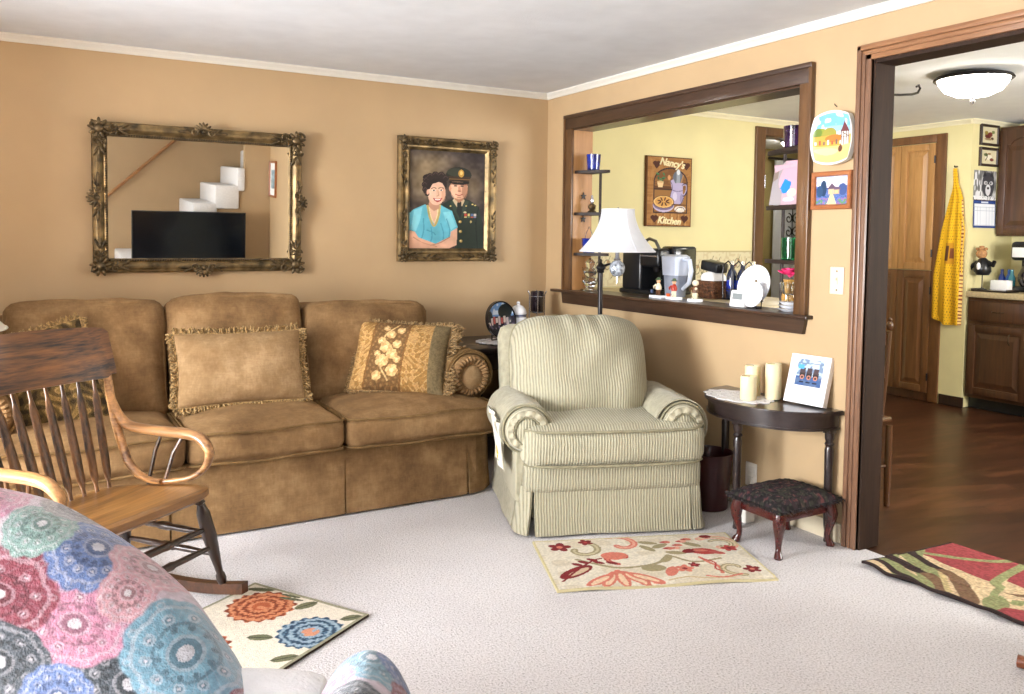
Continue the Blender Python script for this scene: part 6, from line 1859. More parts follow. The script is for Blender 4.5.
# three figurines on white plinths
M['fg_skin'] = plain('figurine_skin', (222, 170, 130), .4); M['fg_brown'] = plain('figurine_brown', (96, 62, 38), .4, var=.3, vscale=60); M['fg_green'] = plain('figurine_green', (70, 92, 62), .4)
M['fg_red'] = plain('figurine_red', (178, 62, 46), .4); M['fg_cream'] = plain('figurine_cream', (226, 212, 186), .4, var=.1, vscale=60); M['fg_blue'] = plain('figurine_blue', (64, 78, 110), .4); M['fg_orange'] = plain('figurine_orange', (216, 96, 44), .4)
def figurine(label, x, y, coat, trousers, hat, prop, propmat, plw):
    z = .9625; t = thing('figurine', label, 'figurine', (x, y, z), group='porcelain figurines on the sill')
    build(MB().box(x - .025, x + .025, y - plw, y + plw, z, z + .016, .003), 'plinth', M['porcelain'], t, world=True)
    z += .016
    b = build(MB().lathe([(.002, z + .03), (.016, z + .032), (.018, z + .045), (.014, z + .058), (.009, z + .066), (.005, z + .070)], (x, y, 0), 14).tube([(x - .004, y + .015, z + .06), (x - .014, y + .024, z + .048), (x - .02, y + .014, z + .04)], [.005, .005, .004], 8).tube([(x - .004, y - .015, z + .06), (x - .012, y - .026, z + .048), (x - .018, y - .024, z + .034)], [.005, .005, .004], 8), 'coat', coat, t, world=True)
    for s_ in (-1, 1):
        build(MB().tube([(x, y + s_ * .007, z + .034), (x - .002, y + s_ * .009, z + .018), (x, y + s_ * .009, z + .004), (x - .01, y + s_ * .009, z + .003)], [.008, .007, .006, .005], 8), 'leg', trousers, t, world=True)
    build(MB().ball((x, y, z + .079), (.0115, .0115, .0125), 12).ball((x - .0115, y, z + .078), (.003, .002, .0025), 6), 'head', M['fg_skin'], t, world=True)
    if hat is not None:
        build(MB().lathe([(.002, z + .084), (.019, z + .085), (.018, z + .088), (.012, z + .089), (.009, z + .099), (.002, z + .101)], (x, y, 0), 14), 'hat', hat, t, world=True)
    if prop == 'pail':
        build(MB().lathe([(.002, z + .012), (.008, z + .012), (.010, z + .03), (.002, z + .03)], (x - .018, y + .034, 0), 12), 'pail', propmat, t, world=True)
    elif prop == 'basket':
        build(MB().lathe([(.002, z + .001), (.010, z + .001), (.013, z + .016), (.002, z + .018)], (x - .014, y + .03, 0), 12), 'basket', propmat, t, world=True)
    elif prop == 'bird':
        build(MB().ball((x - .018, y - .026, z + .055), (.006, .008, .008), 10), 'bird', propmat, t, world=True)
figurine('leftmost small figurine on the sill, in a green hat and carrying a blue pail', .055, -1.085, M['fg_cream'], M['fg_brown'], M['fg_green'], 'pail', M['fg_blue'], .052)
figurine('middle small figurine on the sill, in a red coat with an orange basket', .055, -1.215, M['fg_red'], M['fg_cream'], M['fg_green'], 'basket', M['fg_orange'], .042)
figurine('rightmost small figurine on the sill, with a round white bonnet and brown clothes', .055, -1.38, M['fg_brown'], M['fg_cream'], None, 'bird', M['fg_cream'], .034)
ln = bpy.data.objects['figurine.002']
z = .9785; build(MB().ball((.057, -1.38, z + .083), (.0175, .0175, .017), 14), 'bonnet', M['fg_cream'], ln, world=True)

# ------------------------------------------------------------------ kitchen counter behind the pass-through
kc = thing('kitchen_counter', 'beige topped kitchen counter behind the pass-through', 'counter', (.5, -.8, 0))
M['laminate'] = plain('beige_laminate', (196, 178, 140), .35, var=.06, vscale=60)
M['cab_dark'] = wood('dark_oak_cabinet', (52, 32, 20), (94, 60, 36), 'z', .4, 10, .15)
M['cab_oak'] = wood('honey_oak_door', (152, 106, 58), (208, 160, 102), 'z', .35, 10, .3)
build(MB().box(.172, .90, -1.62, -.002, .912, .948, .004), 'worktop', M['laminate'], kc, world=True)
build(MB().box(.18, .86, -1.58, -.004, .0, .912), 'cabinet', M['cab_dark'], kc, world=True)
for i in range(3): build(MB().box(.86, .88, -1.56 + i * .52, -1.06 + i * .52, .12, .88, .004), 'door', M['cab_dark'], kc, world=True)
CZ = .949
# coffee maker
cm = thing('coffee_maker', 'black single cup coffee maker with a steel handle on the counter behind the floor lamp', 'coffee maker', (.40, -.58, CZ))
build(MB().box(.28, .56, -.80, -.43, CZ, CZ + .03, .01), 'base', M['black'], cm, world=True)
build(MB().box(.30, .54, -.62, -.43, CZ + .02, CZ + .265, .02, seg=3), 'body', M['black'], cm, world=True)
build(MB().box(.30, .52, -.79, -.60, CZ + .17, CZ + .285, .022, seg=3), 'brew_head', M['black'], cm, world=True)
build(MB().box(.39, .58, -.825, -.70, CZ + .03, CZ + .30, .02, seg=3), 'water_tank', plain('smoky_plastic', (26, 30, 34), .12, coat=.4), cm, world=True)
build(MB().tube([(.32, -.60, CZ + .27), (.31, -.63, CZ + .32), (.31, -.69, CZ + .345), (.31, -.75, CZ + .33), (.32, -.775, CZ + .28)], .010, 8), 'handle', plain('pewter_handle', (110, 108, 102), .3, .8), cm, world=True)
build(MB().lathe([(.002, CZ + .14), (.02, CZ + .14), (.028, CZ + .172), (.002, CZ + .172)], (.37, -.70, 0), 16), 'spout', M['blackm'], cm, world=True)
build(MB().box(.296, .302, -.78, -.62, CZ + .235, CZ + .243), 'trim_strip', M['steel'], cm, world=True)
# filter pitcher
pi_ = thing('filter_pitcher', 'white and clear water filter pitcher beside the black coffee maker', 'pitcher', (.33, -.93, CZ))
M['milky'] = plain('pale_blue_plastic', (206, 214, 232), .3, var=.02)
M['clearp'] = plain('clear_pitcher_plastic', (150, 158, 176), .1, var=.1, coat=.3)
def rrect(x0, x1, y0, y1, z, r, n=6):
    out = []
    for cx_, cy_, a0 in ((x1 - r, y1 - r, 0), (x0 + r, y1 - r, PI / 2), (x0 + r, y0 + r, PI), (x1 - r, y0 + r, 3 * PI / 2)):
        for k in range(n): a = a0 + PI / 2 * k / (n - 1); out.append(Vector((cx_ + r * math.cos(a), cy_ + r * math.sin(a), z)))
    return out
def rtower(levels):
    mb = MB(); vs = mb._grid([rrect(*l) for l in levels], closed_v=True); mb.bm.faces.new(vs[0]); mb.bm.faces.new(vs[-1]); return mb
build(rtower([(.285, .375, -.965, -.86, CZ + .001, .02), (.28, .38, -.975, -.85, CZ + .13, .022), (.28, .38, -.975, -.85, CZ + .14, .022)]), 'jug', M['clearp'], pi_, world=True)
build(rtower([(.276, .384, -.98, -.845, CZ + .13, .022), (.272, .388, -.985, -.835, CZ + .24, .024), (.29, .37, -.97, -.855, CZ + .252, .02)]), 'lid', M['milky'], pi_, world=True)
build(MB().tube([(.33, -.98, CZ + .225), (.33, -1.03, CZ + .22), (.33, -1.045, CZ + .16), (.33, -1.03, CZ + .09), (.33, -.975, CZ + .05)], [.013, .014, .014, .013, .011], 8), 'handle', M['milky'], pi_, world=True)
# basket with white cloth and black pouch
bk = thing('basket', 'brown woven basket on the counter between the pitcher and the bottles', 'basket', (.45, -1.06, CZ))
M['wicker'] = plain('brown_wicker', (86, 54, 32), .6, var=.5, vscale=70, bump=.9, bscale=110)
mb = rtower([(.41, .555, -1.14, -1.01, CZ + .001, .03), (.395, .57, -1.155, -.99, CZ + .10, .035), (.40, .565, -1.15, -.995, CZ + .105, .035), (.41, .555, -1.14, -1.005, CZ + .06, .03)])
for k in range(6): mb.tube([v for v in rrect(.41 - .0025 * k - .001, .555 + .0025 * k + .001, -1.14 - .0025 * k, -1.01 + .0033 * k, CZ + .010 + k * .0175, .033, 8)] , .006, 6)
build(mb, 'body', M['wicker'], bk, world=True)
solo(MB().cushion(.12, .11, .05, .02, .02, .475, -1.072, CZ + .112, 12, wob=.014, seed=5), 'tea_towel', M['paper'], 'crumpled white cloth lying in the brown basket', 'cloth', (.475, -1.072, CZ + .085))
solo(MB().obox((.485, -1.07, CZ + .186), (.09, .14, .06), Matrix.Rotation(.15, 3, 'X'), .012), 'black_pouch', M['black'], 'black pouch lying on top of the white cloth in the basket', 'pouch', (.485, -1.07, CZ + .15))
# bottles in a wire rack
wr = thing('wire_rack', 'dark wire bottle rack with looped ends on the counter', 'rack', (.5, -1.28, CZ))
mb = MB()
for y in (-1.20, -1.28, -1.36):
    mb.tube([(.5 + .038 * math.cos(t), y + .038 * math.sin(t), CZ + .06) for t in [2 * PI * k / 20 for k in range(21)]], .003, 6)
    mb.tube([(.462, y - .03, CZ + .0035), (.462, y - .036, CZ + .16), (.465, y - .03, CZ + .20), (.468, y, CZ + .222), (.465, y + .03, CZ + .20), (.462, y + .036, CZ + .16), (.462, y + .03, CZ + .0035)], .0035, 6)
mb.tube([(.462, -1.16, CZ + .0035), (.462, -1.40, CZ + .0035), (.538, -1.40, CZ + .0035), (.538, -1.16, CZ + .0035), (.462, -1.16, CZ + .0035)], .0035, 6)
build(mb, 'wire_frame', M['blackm'], wr, world=True)
M['syrup'] = plain('dark_blue_bottle', (26, 34, 56), .08, var=.4, vscale=30, coat=.6); M['clearglass2'] = plain('pale_bottle_glass', (206, 196, 168), .08, coat=.5)
for i, (y, m_, lab) in enumerate(((-1.20, 'syrup', 'left dark bottle in the wire rack on the counter'), (-1.28, 'syrup', 'middle dark bottle in the wire rack on the counter'), (-1.36, 'syrup', 'right dark bottle in the wire rack on the counter'))):
    b_ = thing('bottle', lab, 'bottle', (.5, y, CZ), group='bottles in the wire rack')
    build(MB().lathe([(.002, CZ + .006), (.03, CZ + .006), (.032, CZ + .012), (.032, CZ + .13), (.026, CZ + .155), (.013, CZ + .18), (.012, CZ + .20), (.002, CZ + .20)], (.5, y, 0), 20), 'body', M[m_], b_, world=True)
    build(MB().lathe([(.002, CZ + .20), (.013, CZ + .20), (.013, CZ + .222), (.002, CZ + .224)], (.5, y, 0), 14), 'cap', M['clearglass2'], b_, world=True)
    build(MB().lathe([(.0325, CZ + .05), (.0328, CZ + .052), (.0328, CZ + .11), (.0325, CZ + .112)], (.5, y, 0), 20), 'label_band', M['blue_cup'], b_, world=True)
# wallpaper border behind the counter
def border(U_, V_):
    x = U_ * 200; y = V_ * 25
    c = Cv(x, y, (222, 212, 176)); n = vnoise(x / 2, y / 2, 4)
    c.put(n > .62, (206, 190, 150), .7)
    for k in range(26):
        fx = 4 + k * 7.8; fy = 13 + 3 * math.sin(k * 1.7)
        th_ = np.hypot(x - fx, y - fy)
        c.put(np.abs(th_ - 3.2) < .35, (140, 132, 104)); c.put(c.ell(fx + 1, fy + 2, 1.5, 1.2), [(176, 108, 86), (150, 140, 100), (186, 150, 110)][k % 3]); c.put(c.ell(fx - 2, fy - 2, 1.2, .8), (150, 96, 80) if k % 2 else (120, 124, 90)); c.put(c.curve([(fx - 4, fy - 5), (fx, fy), (fx + 3, fy + 6)], .5), (130, 124, 92))
    c.put((y > 24) | (y < .8), (190, 176, 132))
    return c.c
o = panel('trim_14', lambda U_, V_: np.stack([.12 + 1.78 * U_, -.003 + 0 * U_, .95 + .258 * V_], -1), 420, 60, border, M['paint'], None, back=(0, .002, 0)); o['kind'] = 'structure'

# ------------------------------------------------------------------ kitchen sign
ks = thing('kitchen_sign', 'painted wooden sign with a pitcher and pie hanging on the yellow kitchen wall', 'sign', (1.033, -.012, 1.384))
def sign(U_, V_):
    # crop coordinates of the sign: x 45..408 , y 60..625 (downwards)
    x = 30 + U_ * 370; y = 55 + (1 - V_) * 570
    c = Cv(x, y, (166, 118, 66)); n = vnoise(x / 60, y / 9, 4); n2 = vnoise(x / 10, y / 50, 2)
    c.put(n > .6, (142, 96, 50), .6); c.put(n2 > .7, (186, 140, 84), .4)
    arch = (c.rect(86, 250, 366, 515) | (c.ell(226, 262, 140, 120) & (y < 270)))
    c.put(arch, (120, 80, 44)); c.put(arch & (n > .5), (136, 94, 52)); c.put(arch & (y > 318), (150, 106, 58))
    c.put(arch & ~((c.rect(94, 258, 358, 507)) | (c.ell(226, 266, 132, 112) & (y < 274))), (52, 34, 40))
    c.put(c.rect(90, 296, 236, 320), (92, 58, 32)); c.put(c.rect(90, 318, 236, 326), (58, 36, 26))
    # plant
    for k in range(9): c.put(c.ell(142 + 26 * math.cos(k * .8), 226 + 34 * math.sin(k * 1.3), 14, 7, k * .9), (40, 96, 62) if k % 2 else (66, 122, 80))
    c.put(c.poly([(114, 262), (168, 262), (158, 306), (124, 306)]), (226, 196, 150)); c.put(c.ell(141, 262, 28, 8), (206, 170, 122))
    # utensils
    c.put(c.ell(284, 226, 42, 60), (104, 110, 124)); c.put(c.poly([(276, 160), (300, 160), (304, 290), (270, 290)]), (150, 158, 172)); c.put(c.ell(288, 176, 14, 24), (214, 220, 230)); c.put(c.line([(330, 200), (306, 280)], 9), (176, 130, 84)); c.put(c.ell(212, 224, 12, 22), (206, 150, 100))
    # pitcher
    lav = (178, 168, 204)
    c.put(c.poly([(222, 250), (246, 236), (262, 266), (330, 262), (326, 330), (334, 388), (308, 438), (252, 438), (222, 388), (236, 320)]), lav); c.put(c.ell(280, 386, 54, 52), lav); c.put(c.ell(262, 376, 18, 36), (208, 200, 226)); c.put(c.ell(318, 392, 14, 40), (138, 128, 170), .7)
    c.put(c.curve([(326, 282), (354, 272), (360, 320), (346, 360), (332, 368)], 13), (60, 46, 72)); c.put(c.curve([(326, 284), (352, 278), (355, 320), (342, 354), (332, 362)], 7), lav)
    c.put(c.curve([(238, 324), (280, 334), (326, 326)], 5), (90, 74, 112)); c.put(c.curve([(222, 250), (240, 300), (224, 380), (252, 436), (308, 438), (334, 388)], 4), (60, 46, 72))
    # pie
    c.put(c.ell(170, 452, 86, 56), (196, 186, 216)); c.put(c.ell(170, 446, 84, 46), (120, 104, 140)); c.put(c.ell(170, 424, 84, 50), (226, 186, 120)); c.put(c.ell(170, 422, 70, 40), (206, 156, 84))
    for k in range(8):
        a = k * PI / 4 + .3; c.put(c.ell(170 + 36 * math.cos(a), 422 + 22 * math.sin(a), 18, 6, a), (84, 44, 36))
    c.put(np.abs(((x - 170) / 84) ** 2 + ((y - 424) / 50) ** 2 - 1) < .07, (70, 44, 48))
    c.put(c.ell(306, 480, 46, 26), (224, 214, 206)); c.put(c.ell(296, 478, 18, 12), (250, 240, 232)); c.put(c.curve([(262, 500), (290, 470), (330, 468), (346, 490)], 5), (70, 50, 60)); c.put(c.rect(236, 440, 366, 448) & arch, (84, 54, 34))
    # planks below with gaps, hearts in the corners
    for k in range(5): c.put(c.line([(110 + k * 58, 520), (104 + k * 58, 620)], 4), (92, 58, 32)); c.put(c.rect(118 + k * 58, 524, 128 + k * 58, 618), (206, 164, 106), .5)
    for hx_, hy_ in ((108, 120), (352, 120), (96, 560), (344, 560)):
        c.put(c.ell(hx_ - 12, hy_ - 8, 18, 18) | c.ell(hx_ + 14, hy_ - 8, 18, 18) | c.poly([(hx_ - 28, hy_), (hx_ + 32, hy_), (hx_, hy_ + 38)]), (74, 36, 24))
    b = (np.minimum(U_, 1 - U_) < .02) | (np.minimum(V_, 1 - V_) < .016)
    c.put(b, (92, 56, 30))
    return c.c
panel('board', lambda U_, V_: np.stack([.822 + .422 * U_, -.026 + 0 * U_, 1.384 + .502 * V_], -1), 130, 160, sign, M['paint'], ks, back=(0, .024, 0), edge=(96, 60, 32), world=True)
M['letter'] = plain('cream_lettering', (246, 234, 190), .5)
rotx = Matrix.Rotation(PI / 2, 3, 'X')
SC = Vector((1.033, -.012, 1.384))
text("Nancy's", .074, 'lettering', M['letter'], ks, (0.018, -.017, .455), rotx @ Matrix.Rotation(math.radians(-6), 3, 'Z'), .3, .003, .0015)
text("Kitchen", .070, 'lettering', M['letter'], ks, (0.0, -.017, .040), rotx @ Matrix.Rotation(math.radians(-3), 3, 'Z'), .3, .003, .0015)

# ------------------------------------------------------------------ kitchen ceiling light and hook
kl = thing('ceiling_light', 'round kitchen ceiling light with dark rim and glowing glass bowl', 'ceiling light', (1.62, -1.89, CE))
build(MB().lathe([(.002, CE), (.12, CE), (.195, CE - .022), (.204, CE - .036), (.198, CE - .042), (.180, CE - .038), (.002, CE - .034)], (1.62, -1.89, 0), 48), 'rim', M['blackm'], kl, world=True)
M['lampglow'] = glow('glowing_glass', (255, 248, 236), 24.0)
build(MB().lathe([(.182, CE - .038), (.175, CE - .06), (.145, CE - .10), (.09, CE - .126), (.03, CE - .137), (.002, CE - .138)], (1.62, -1.89, 0), 40), 'glass_bowl', M['lampglow'], kl, world=True)
build(MB().lathe([(.002, CE - .137), (.012, CE - .138), (.008, CE - .148), (.013, CE - .156), (.006, CE - .17), (.002, CE - .174)], (1.62, -1.89, 0), 14), 'finial', M['steel'], kl, world=True)
hk = []
for p in ((.115, DY0 + .02, 1.90), (.19, DY0 + .02, 1.905), (.27, DY0 + .02, 1.915), (.31, DY0 + .02, 1.925), (.325, DY0 + .02, 1.945), (.315, DY0 + .02, 1.958), (.30, DY0 + .02, 1.95)): hk.append(p)
hm = MB().tube(hk, .005, 8); hm.box(.115, .124, DY0 + .01, DY0 + .03, 1.86, 1.94, .002)
solo(hm, 'plant_hook', M['blackm'], 'thin black iron hook projecting from the far side of the doorway', 'hook', (.145, DY0 + .02, 1.86))

# ------------------------------------------------------------------ pantry doors and casing
M['cab_mid'] = wood('oak_casing_and_shaded_door', (86, 56, 32), (138, 94, 56), 'z', .4, 12, .2)
mb = MB().box(KX - .02, KX, -.69, -.605, 0, 2.15, .004).box(KX - .02, KX, -.605, -.002, 2.085, 2.15, .004)
struct(mb, 'trim_15', M['cab_mid'], True)
def raised_door(t, x, y0, y1, z0, z1, arch, mat):
    """cabinet door facing -x with frame and raised panel"""
    mb = MB(); s_ = .055; th = .022
    mb.box(x - th, x, y0, y0 + s_, z0, z1, .003).box(x - th, x, y1 - s_, y1, z0, z1, .003).box(x - th, x, y0 + s_, y1 - s_, z0, z0 + s_, .003)
    top = z1 - s_
    ym = (y0 + y1) / 2
    if arch:
        n = 12; pts = [(y0 + s_, z1), (y1 - s_, z1), (y1 - s_, top - .06)]
        pts += [(y1 - s_ - .03, top - .06)] + [(y1 - s_ - .03 - (y1 - y0 - 2 * s_ - .06) * k / n, top - .06 + .05 * math.sin(PI * k / n) ** .6) for k in range(1, n)] + [(y0 + s_ + .03, top - .06), (y0 + s_, top - .06)]
        mb.prism(pts, x - th, x, 'yz')
    else:
        mb.box(x - th, x, y0 + s_, y1 - s_, top, z1, .003)
    d = build(mb, 'door', mat, t, world=True, angle=30)
    pm_ = MB().box(x - .010, x - .004, y0 + s_ - .002, y1 - s_ + .002, z0 + s_ - .002, top - (.0 if not arch else .012))
    build(pm_, 'panel', mat, d, world=True)
    a, b, c_, e = y0 + s_ + .012, y1 - s_ - .012, z0 + s_ + .012, top - (.012 if not arch else .075)
    i = .035
    rows = [[Vector((x - .010, a, c_)), Vector((x - .010, b, c_)), Vector((x - .010, b, e)), Vector((x - .010, a, e))], [Vector((x - .021, a + i, c_ + i)), Vector((x - .021, b - i, c_ + i)), Vector((x - .021, b - i, e - i)), Vector((x - .021, a + i, e - i))]]
    rp = MB(); vs = rp._grid(rows, closed_v=True); rp.bm.faces.new(vs[1])
    build(rp, 'raised_panel', mat, d, world=True, smooth=False)
    return d
pc = thing('pantry_cupboard', 'honey oak pantry doors with raised panels in the kitchen', 'cupboard', (KX, -.3, 0))
for y0, y1 in ((-.602, -.306), (-.302, -.006)):
    raised_door(pc, KX - .002, y0, y1, 1.064, 2.08, False, M['cab_oak'])
    raised_door(pc, KX - .002, y0, y1, .07, 1.06, False, M['cab_mid'])  # lower doors take a darker oak, their shade put into the colour
build(MB().box(KX - .014, KX - .001, -.604, -.002, 0, .068), 'kickboard', M['cab_dark'], pc, world=True)
for z in (1.95, 1.2, .9, .2): build(MB().tube([(KX - .028, -.604, z - .03), (KX - .028, -.604, z + .03)], .006, 8), 'hinge', M['blackm'], pc, world=True)

# yellow apron
ap = thing('apron', 'yellow dotted apron hanging on the wall beside the pantry doors', 'apron', (KX - .02, -.77, .66))
def apron_p(U_, V_):
    # V 0 bottom .. 1 top
    ye = np.interp(V_, [0, .3, .6, .80, .86, .9, 1.0], [-.872, -.868, -.862, -.848, -.825, -.806, -.79])
    yl = np.interp(V_, [0, .3, .6, .80, .86, .9, 1.0], [-.628, -.635, -.69, -.745, -.765, -.77, -.762])
    w = (yl - ye) / 2; cy_ = (yl + ye) / 2
    a = 2 * U_ - 1
    y = cy_ - w * a
    x = KX - .034 - .016 * np.cos(a * 8 + V_ * 2) * np.clip(1.1 - V_, .1, 1) - .012 * (1 - a * a)
    z = .665 + 1.20 * V_ - .05 * (1 - V_) * (a * .5 + .5) * np.clip(1 - V_ * 2, 0, 1) + .03 * np.clip(.1 - V_, 0, .1) * 10 * np.abs(a)
    return np.stack([x, y, z], -1)
def apron_c(U_, V_):
    x = U_ * 30; y = V_ * 120
    c = Cv(x, y, (228, 176, 36)); gx = (x + 1.0 * (np.floor(y / 2.2) % 2)) % 2.0 - 1; gy = y % 2.2 - 1.1
    c.put(np.hypot(gx, gy) < .38, (120, 84, 30))
    c.put(c.rect(9, 46, 21, 62), (196, 140, 36)); c.put(c.rect(10, 48, 15, 60), (92, 60, 40)); c.put(c.rect(16, 50, 20, 58), (120, 70, 44))
    c.put((U_ > .93) & (V_ < .8), (236, 196, 120)); c.put((U_ > .93) & (V_ < .8) & (np.sin(y * 2.2) > .4), (120, 60, 44))
    return c.c
panel('cloth', apron_p, 80, 260, apron_c, M['rugpaint'], ap, back=(.006, 0, 0), world=True)
build(MB().tube([(KX, -.775, 1.88), (KX - .03, -.775, 1.875), (KX - .04, -.775, 1.885)], .005, 8), 'hook', M['blackm'], ap, world=True)
build(MB().tube([(KX - .045, -.85, 1.52), (KX - .04, -.88, 1.38), (KX - .04, -.865, 1.2), (KX - .045, -.87, 1.05)], .006, 6, flat=.5), 'tie', plain('yellow_ribbon', (228, 180, 52), .8), ap, world=True)

# ------------------------------------------------------------------ pictures on the return wall
M['dark_frame'] = plain('dark_brown_frame', (46, 30, 24), .4)
WYR = -.885
def fruitp(kind):
    def f(U_, V_):
        c = Cv(U_ * 10, V_ * 8, (214, 204, 170))
        if kind == 0:
            c.put(c.ell(4, 3.6, 2, 1.4), (96, 40, 38)); c.put(c.ell(5.6, 4.4, 1.4, 1.2), (116, 52, 44)); c.put(c.ell(3, 5, 1.2, 1), (150, 130, 60)); c.put(c.ell(7.4, 5.6, 1, .8), (110, 124, 70)); c.put(c.ell(6.8, 2.4, 1, .7), (84, 60, 40)); c.put(c.ell(4.4, 2, 2.6, .5), (150, 126, 90))
        else:
            c.put(c.ell(5, 3.8, 2.2, 1.5), (236, 228, 206)); c.put(c.ell(7, 2.6, 1.3, .9), (110, 48, 42)); c.put(c.ell(3.2, 5.2, 1.3, 1), (106, 116, 76)); c.put(c.curve([(3, 2), (4, 4), (3.4, 6)], .5), (90, 80, 50)); c.put(c.ell(5.4, 5.8, 1, .6), (150, 120, 80))
        return c.c
    return f
for i, (za, zb, lab) in enumerate(((2.045, 2.208, 'upper of the two small dark framed fruit pictures on the kitchen wall'), (1.885, 2.03, 'lower of the two small dark framed fruit pictures on the kitchen wall'))):
    t = thing('framed_print', lab, 'picture', (3.512, WYR, za))
    pm_ = Matrix.Translation((3.512, WYR, (za + zb) / 2))
    hw_, hh_ = .122, (zb - za) / 2
    build(frame_rail(hw_, hh_, [(0, 0), (0, .016), (.005, .02), (.016, .018), (.02, .01), (.02, 0)], pm_), 'frame', M['dark_frame'], t, world=True)
    panel('print', lambda U_, V_, zz=(za + zb) / 2, h=hh_ - .018: np.stack([3.512 + .104 * (2 * U_ - 1), WYR - .008 + 0 * U_, zz + h * (2 * V_ - 1)], -1), 50, 40, fruitp(i), M['paint'], t, back=(0, .004, 0), world=True)
cal = thing('wall_calendar', 'wall calendar with a black and white wolf photo above a blue bordered month page', 'calendar', (3.49, WYR, 1.405))
def wolf(U_, V_):
    x = U_ * 60; y = V_ * 46
    n = vnoise(x / 3, y / 9, 4); n2 = vnoise(x / 2, y / 2, 7)
    c = Cv(x, y, (150, 152, 158)); c.c[:] = (90 + 120 * n)[..., None]
    c.put(c.ell(38, 24, 17, 20), (64, 64, 70)); c.put((x < 22) & (n > .5), (226, 226, 230)); c.put(c.poly([(22, 36), (28, 46), (33, 38)]), (44, 44, 50)); c.put(c.poly([(42, 38), (48, 46), (54, 34)]), (44, 44, 50))
    c.put(c.ell(31, 27, 5, 3), (200, 200, 204)); c.put(c.ell(46, 27, 5, 3), (200, 200, 204)); c.put(c.ell(38, 16, 7, 9), (216, 216, 220)); c.put(c.ell(32, 27, 1.8, 1.8), (20, 20, 24)); c.put(c.ell(45, 27, 1.8, 1.8), (20, 20, 24)); c.put(c.ell(38, 19, 3, 2), (20, 20, 24)); c.put((y < 6) & (n2 > .4), (230, 230, 234))
    return c.c
panel('photo', lambda U_, V_: np.stack([3.337 + .296 * U_, WYR - .006 + 0 * U_, 1.622 + .228 * V_], -1), 90, 70, wolf, M['paint'], cal, back=(0, .004, 0), world=True)
def month(U_, V_):
    x = U_ * 70; y = V_ * 50
    c = Cv(x, y, (232, 236, 244)); c.put((y > 44) | (y < 4), (40, 66, 130)); c.put((x < 1.6) | (x > 68.4), (40, 66, 130))
    g = ((x - 2) % 9.5 < .5) | ((y - 5) % 6.5 < .45); c.put(g & (y > 4) & (y < 39), (166, 176, 196)); c.put(c.rect(24, 45.5, 46, 48.5), (220, 226, 240))
    return c.c
panel('month_page', lambda U_, V_: np.stack([3.342 + .292 * U_, WYR - .006 - .006 * (1 - V_), 1.405 + .213 * V_], -1), 90, 70, month, M['paint'], cal, back=(0, .003, 0), world=True)
build(MB().tube([(3.34, WYR - .006, 1.620), (3.632, WYR - .006, 1.620)], .004, 6), 'binding', M['steel'], cal, world=True)

# ------------------------------------------------------------------ kitchen cabinets at the right
uc = thing('upper_cabinet', 'dark oak wall cabinet at the right edge of the kitchen view', 'cabinet', (3.7, -1.5, 1.343))
build(MB().box(3.662, KE - .002, -2.3, -.892, 1.343, 2.195, .003), 'carcass', M['cab_dark'], uc, world=True)
for y0, y1 in ((-1.30, -.90), (-1.72, -1.32), (-2.14, -1.74)): raised_door(uc, 3.662, y0, y1, 1.36, 2.17, True, M['cab_dark'])
bcab = thing('base_cabinet', 'dark oak base cabinet with drawer and door below the kitchen counter', 'cabinet', (3.6, -1.6, 0))
build(MB().box(3.322, KE - .002, -2.4, -.892, .09, .868, .003), 'carcass', M['cab_dark'], bcab, world=True)
build(MB().box(3.38, KE - .01, -2.4, -.892, 0, .09), 'toe_kick', M['black'], bcab, world=True)
for y0, y1 in ((-1.36, -.91), (-1.84, -1.38), (-2.32, -1.86)):
    raised_door(bcab, 3.322, y0, y1, .12, .66, False, M['cab_dark'])
    dr = build(MB().box(3.30, 3.322, y0, y1, .69, .845, .005), 'drawer', M['cab_dark'], bcab, world=True)
    build(MB().tube([(3.30, (y0 + y1) / 2 - .045, .768), (3.28, (y0 + y1) / 2 - .03, .766), (3.28, (y0 + y1) / 2 + .03, .766), (3.30, (y0 + y1) / 2 + .045, .768)], .004, 6), 'handle', M['bronze'], dr, world=True)
    build(MB().tube([(3.30, y0 + .13, .61), (3.278, y0 + .13, .595), (3.278, y0 + .13, .545), (3.30, y0 + .13, .53)], .004, 6), 'handle', M['bronze'], bcab, world=True)
solo(MB().box(3.285, KE - .002, -2.45, -.892, .87, .915, .006).box(KE - .03, KE - .002, -2.45, -.892, .915, 1.02, .004), 'worktop', M['laminate'], 'beige worktop on the dark base cabinet at the right of the kitchen', 'worktop', (3.6, -1.6, .87))
WZ = .916
ty = -.93
solo(MB().box(3.31, 3.47, -1.19, -.915, WZ, WZ + .012, .003).box(3.31, 3.47, -1.19, -1.18, WZ, WZ + .022, .002).box(3.31, 3.47, -.925, -.915, WZ, WZ + .022, .002), 'serving_tray', M['black_wood'], 'dark flat tray on the worktop below the calendar', 'tray', (3.39, -1.05, WZ))
be = thing('bear_ornament', 'tan bear head ornament in a black coat on a thin stand on the tray', 'ornament', (3.37, -.965, WZ + .013))
bx, by = 3.37, -.965; z = WZ + .013
M['bear'] = plain('tan_bear', (168, 122, 78), .8, var=.15, vscale=60)
build(MB().lathe([(.002, z), (.035, z), (.035, z + .006), (.006, z + .01), (.004, z + .02), (.004, z + .12), (.002, z + .12)], (bx, by, 0), 14), 'stand', M['blackm'], be, world=True)
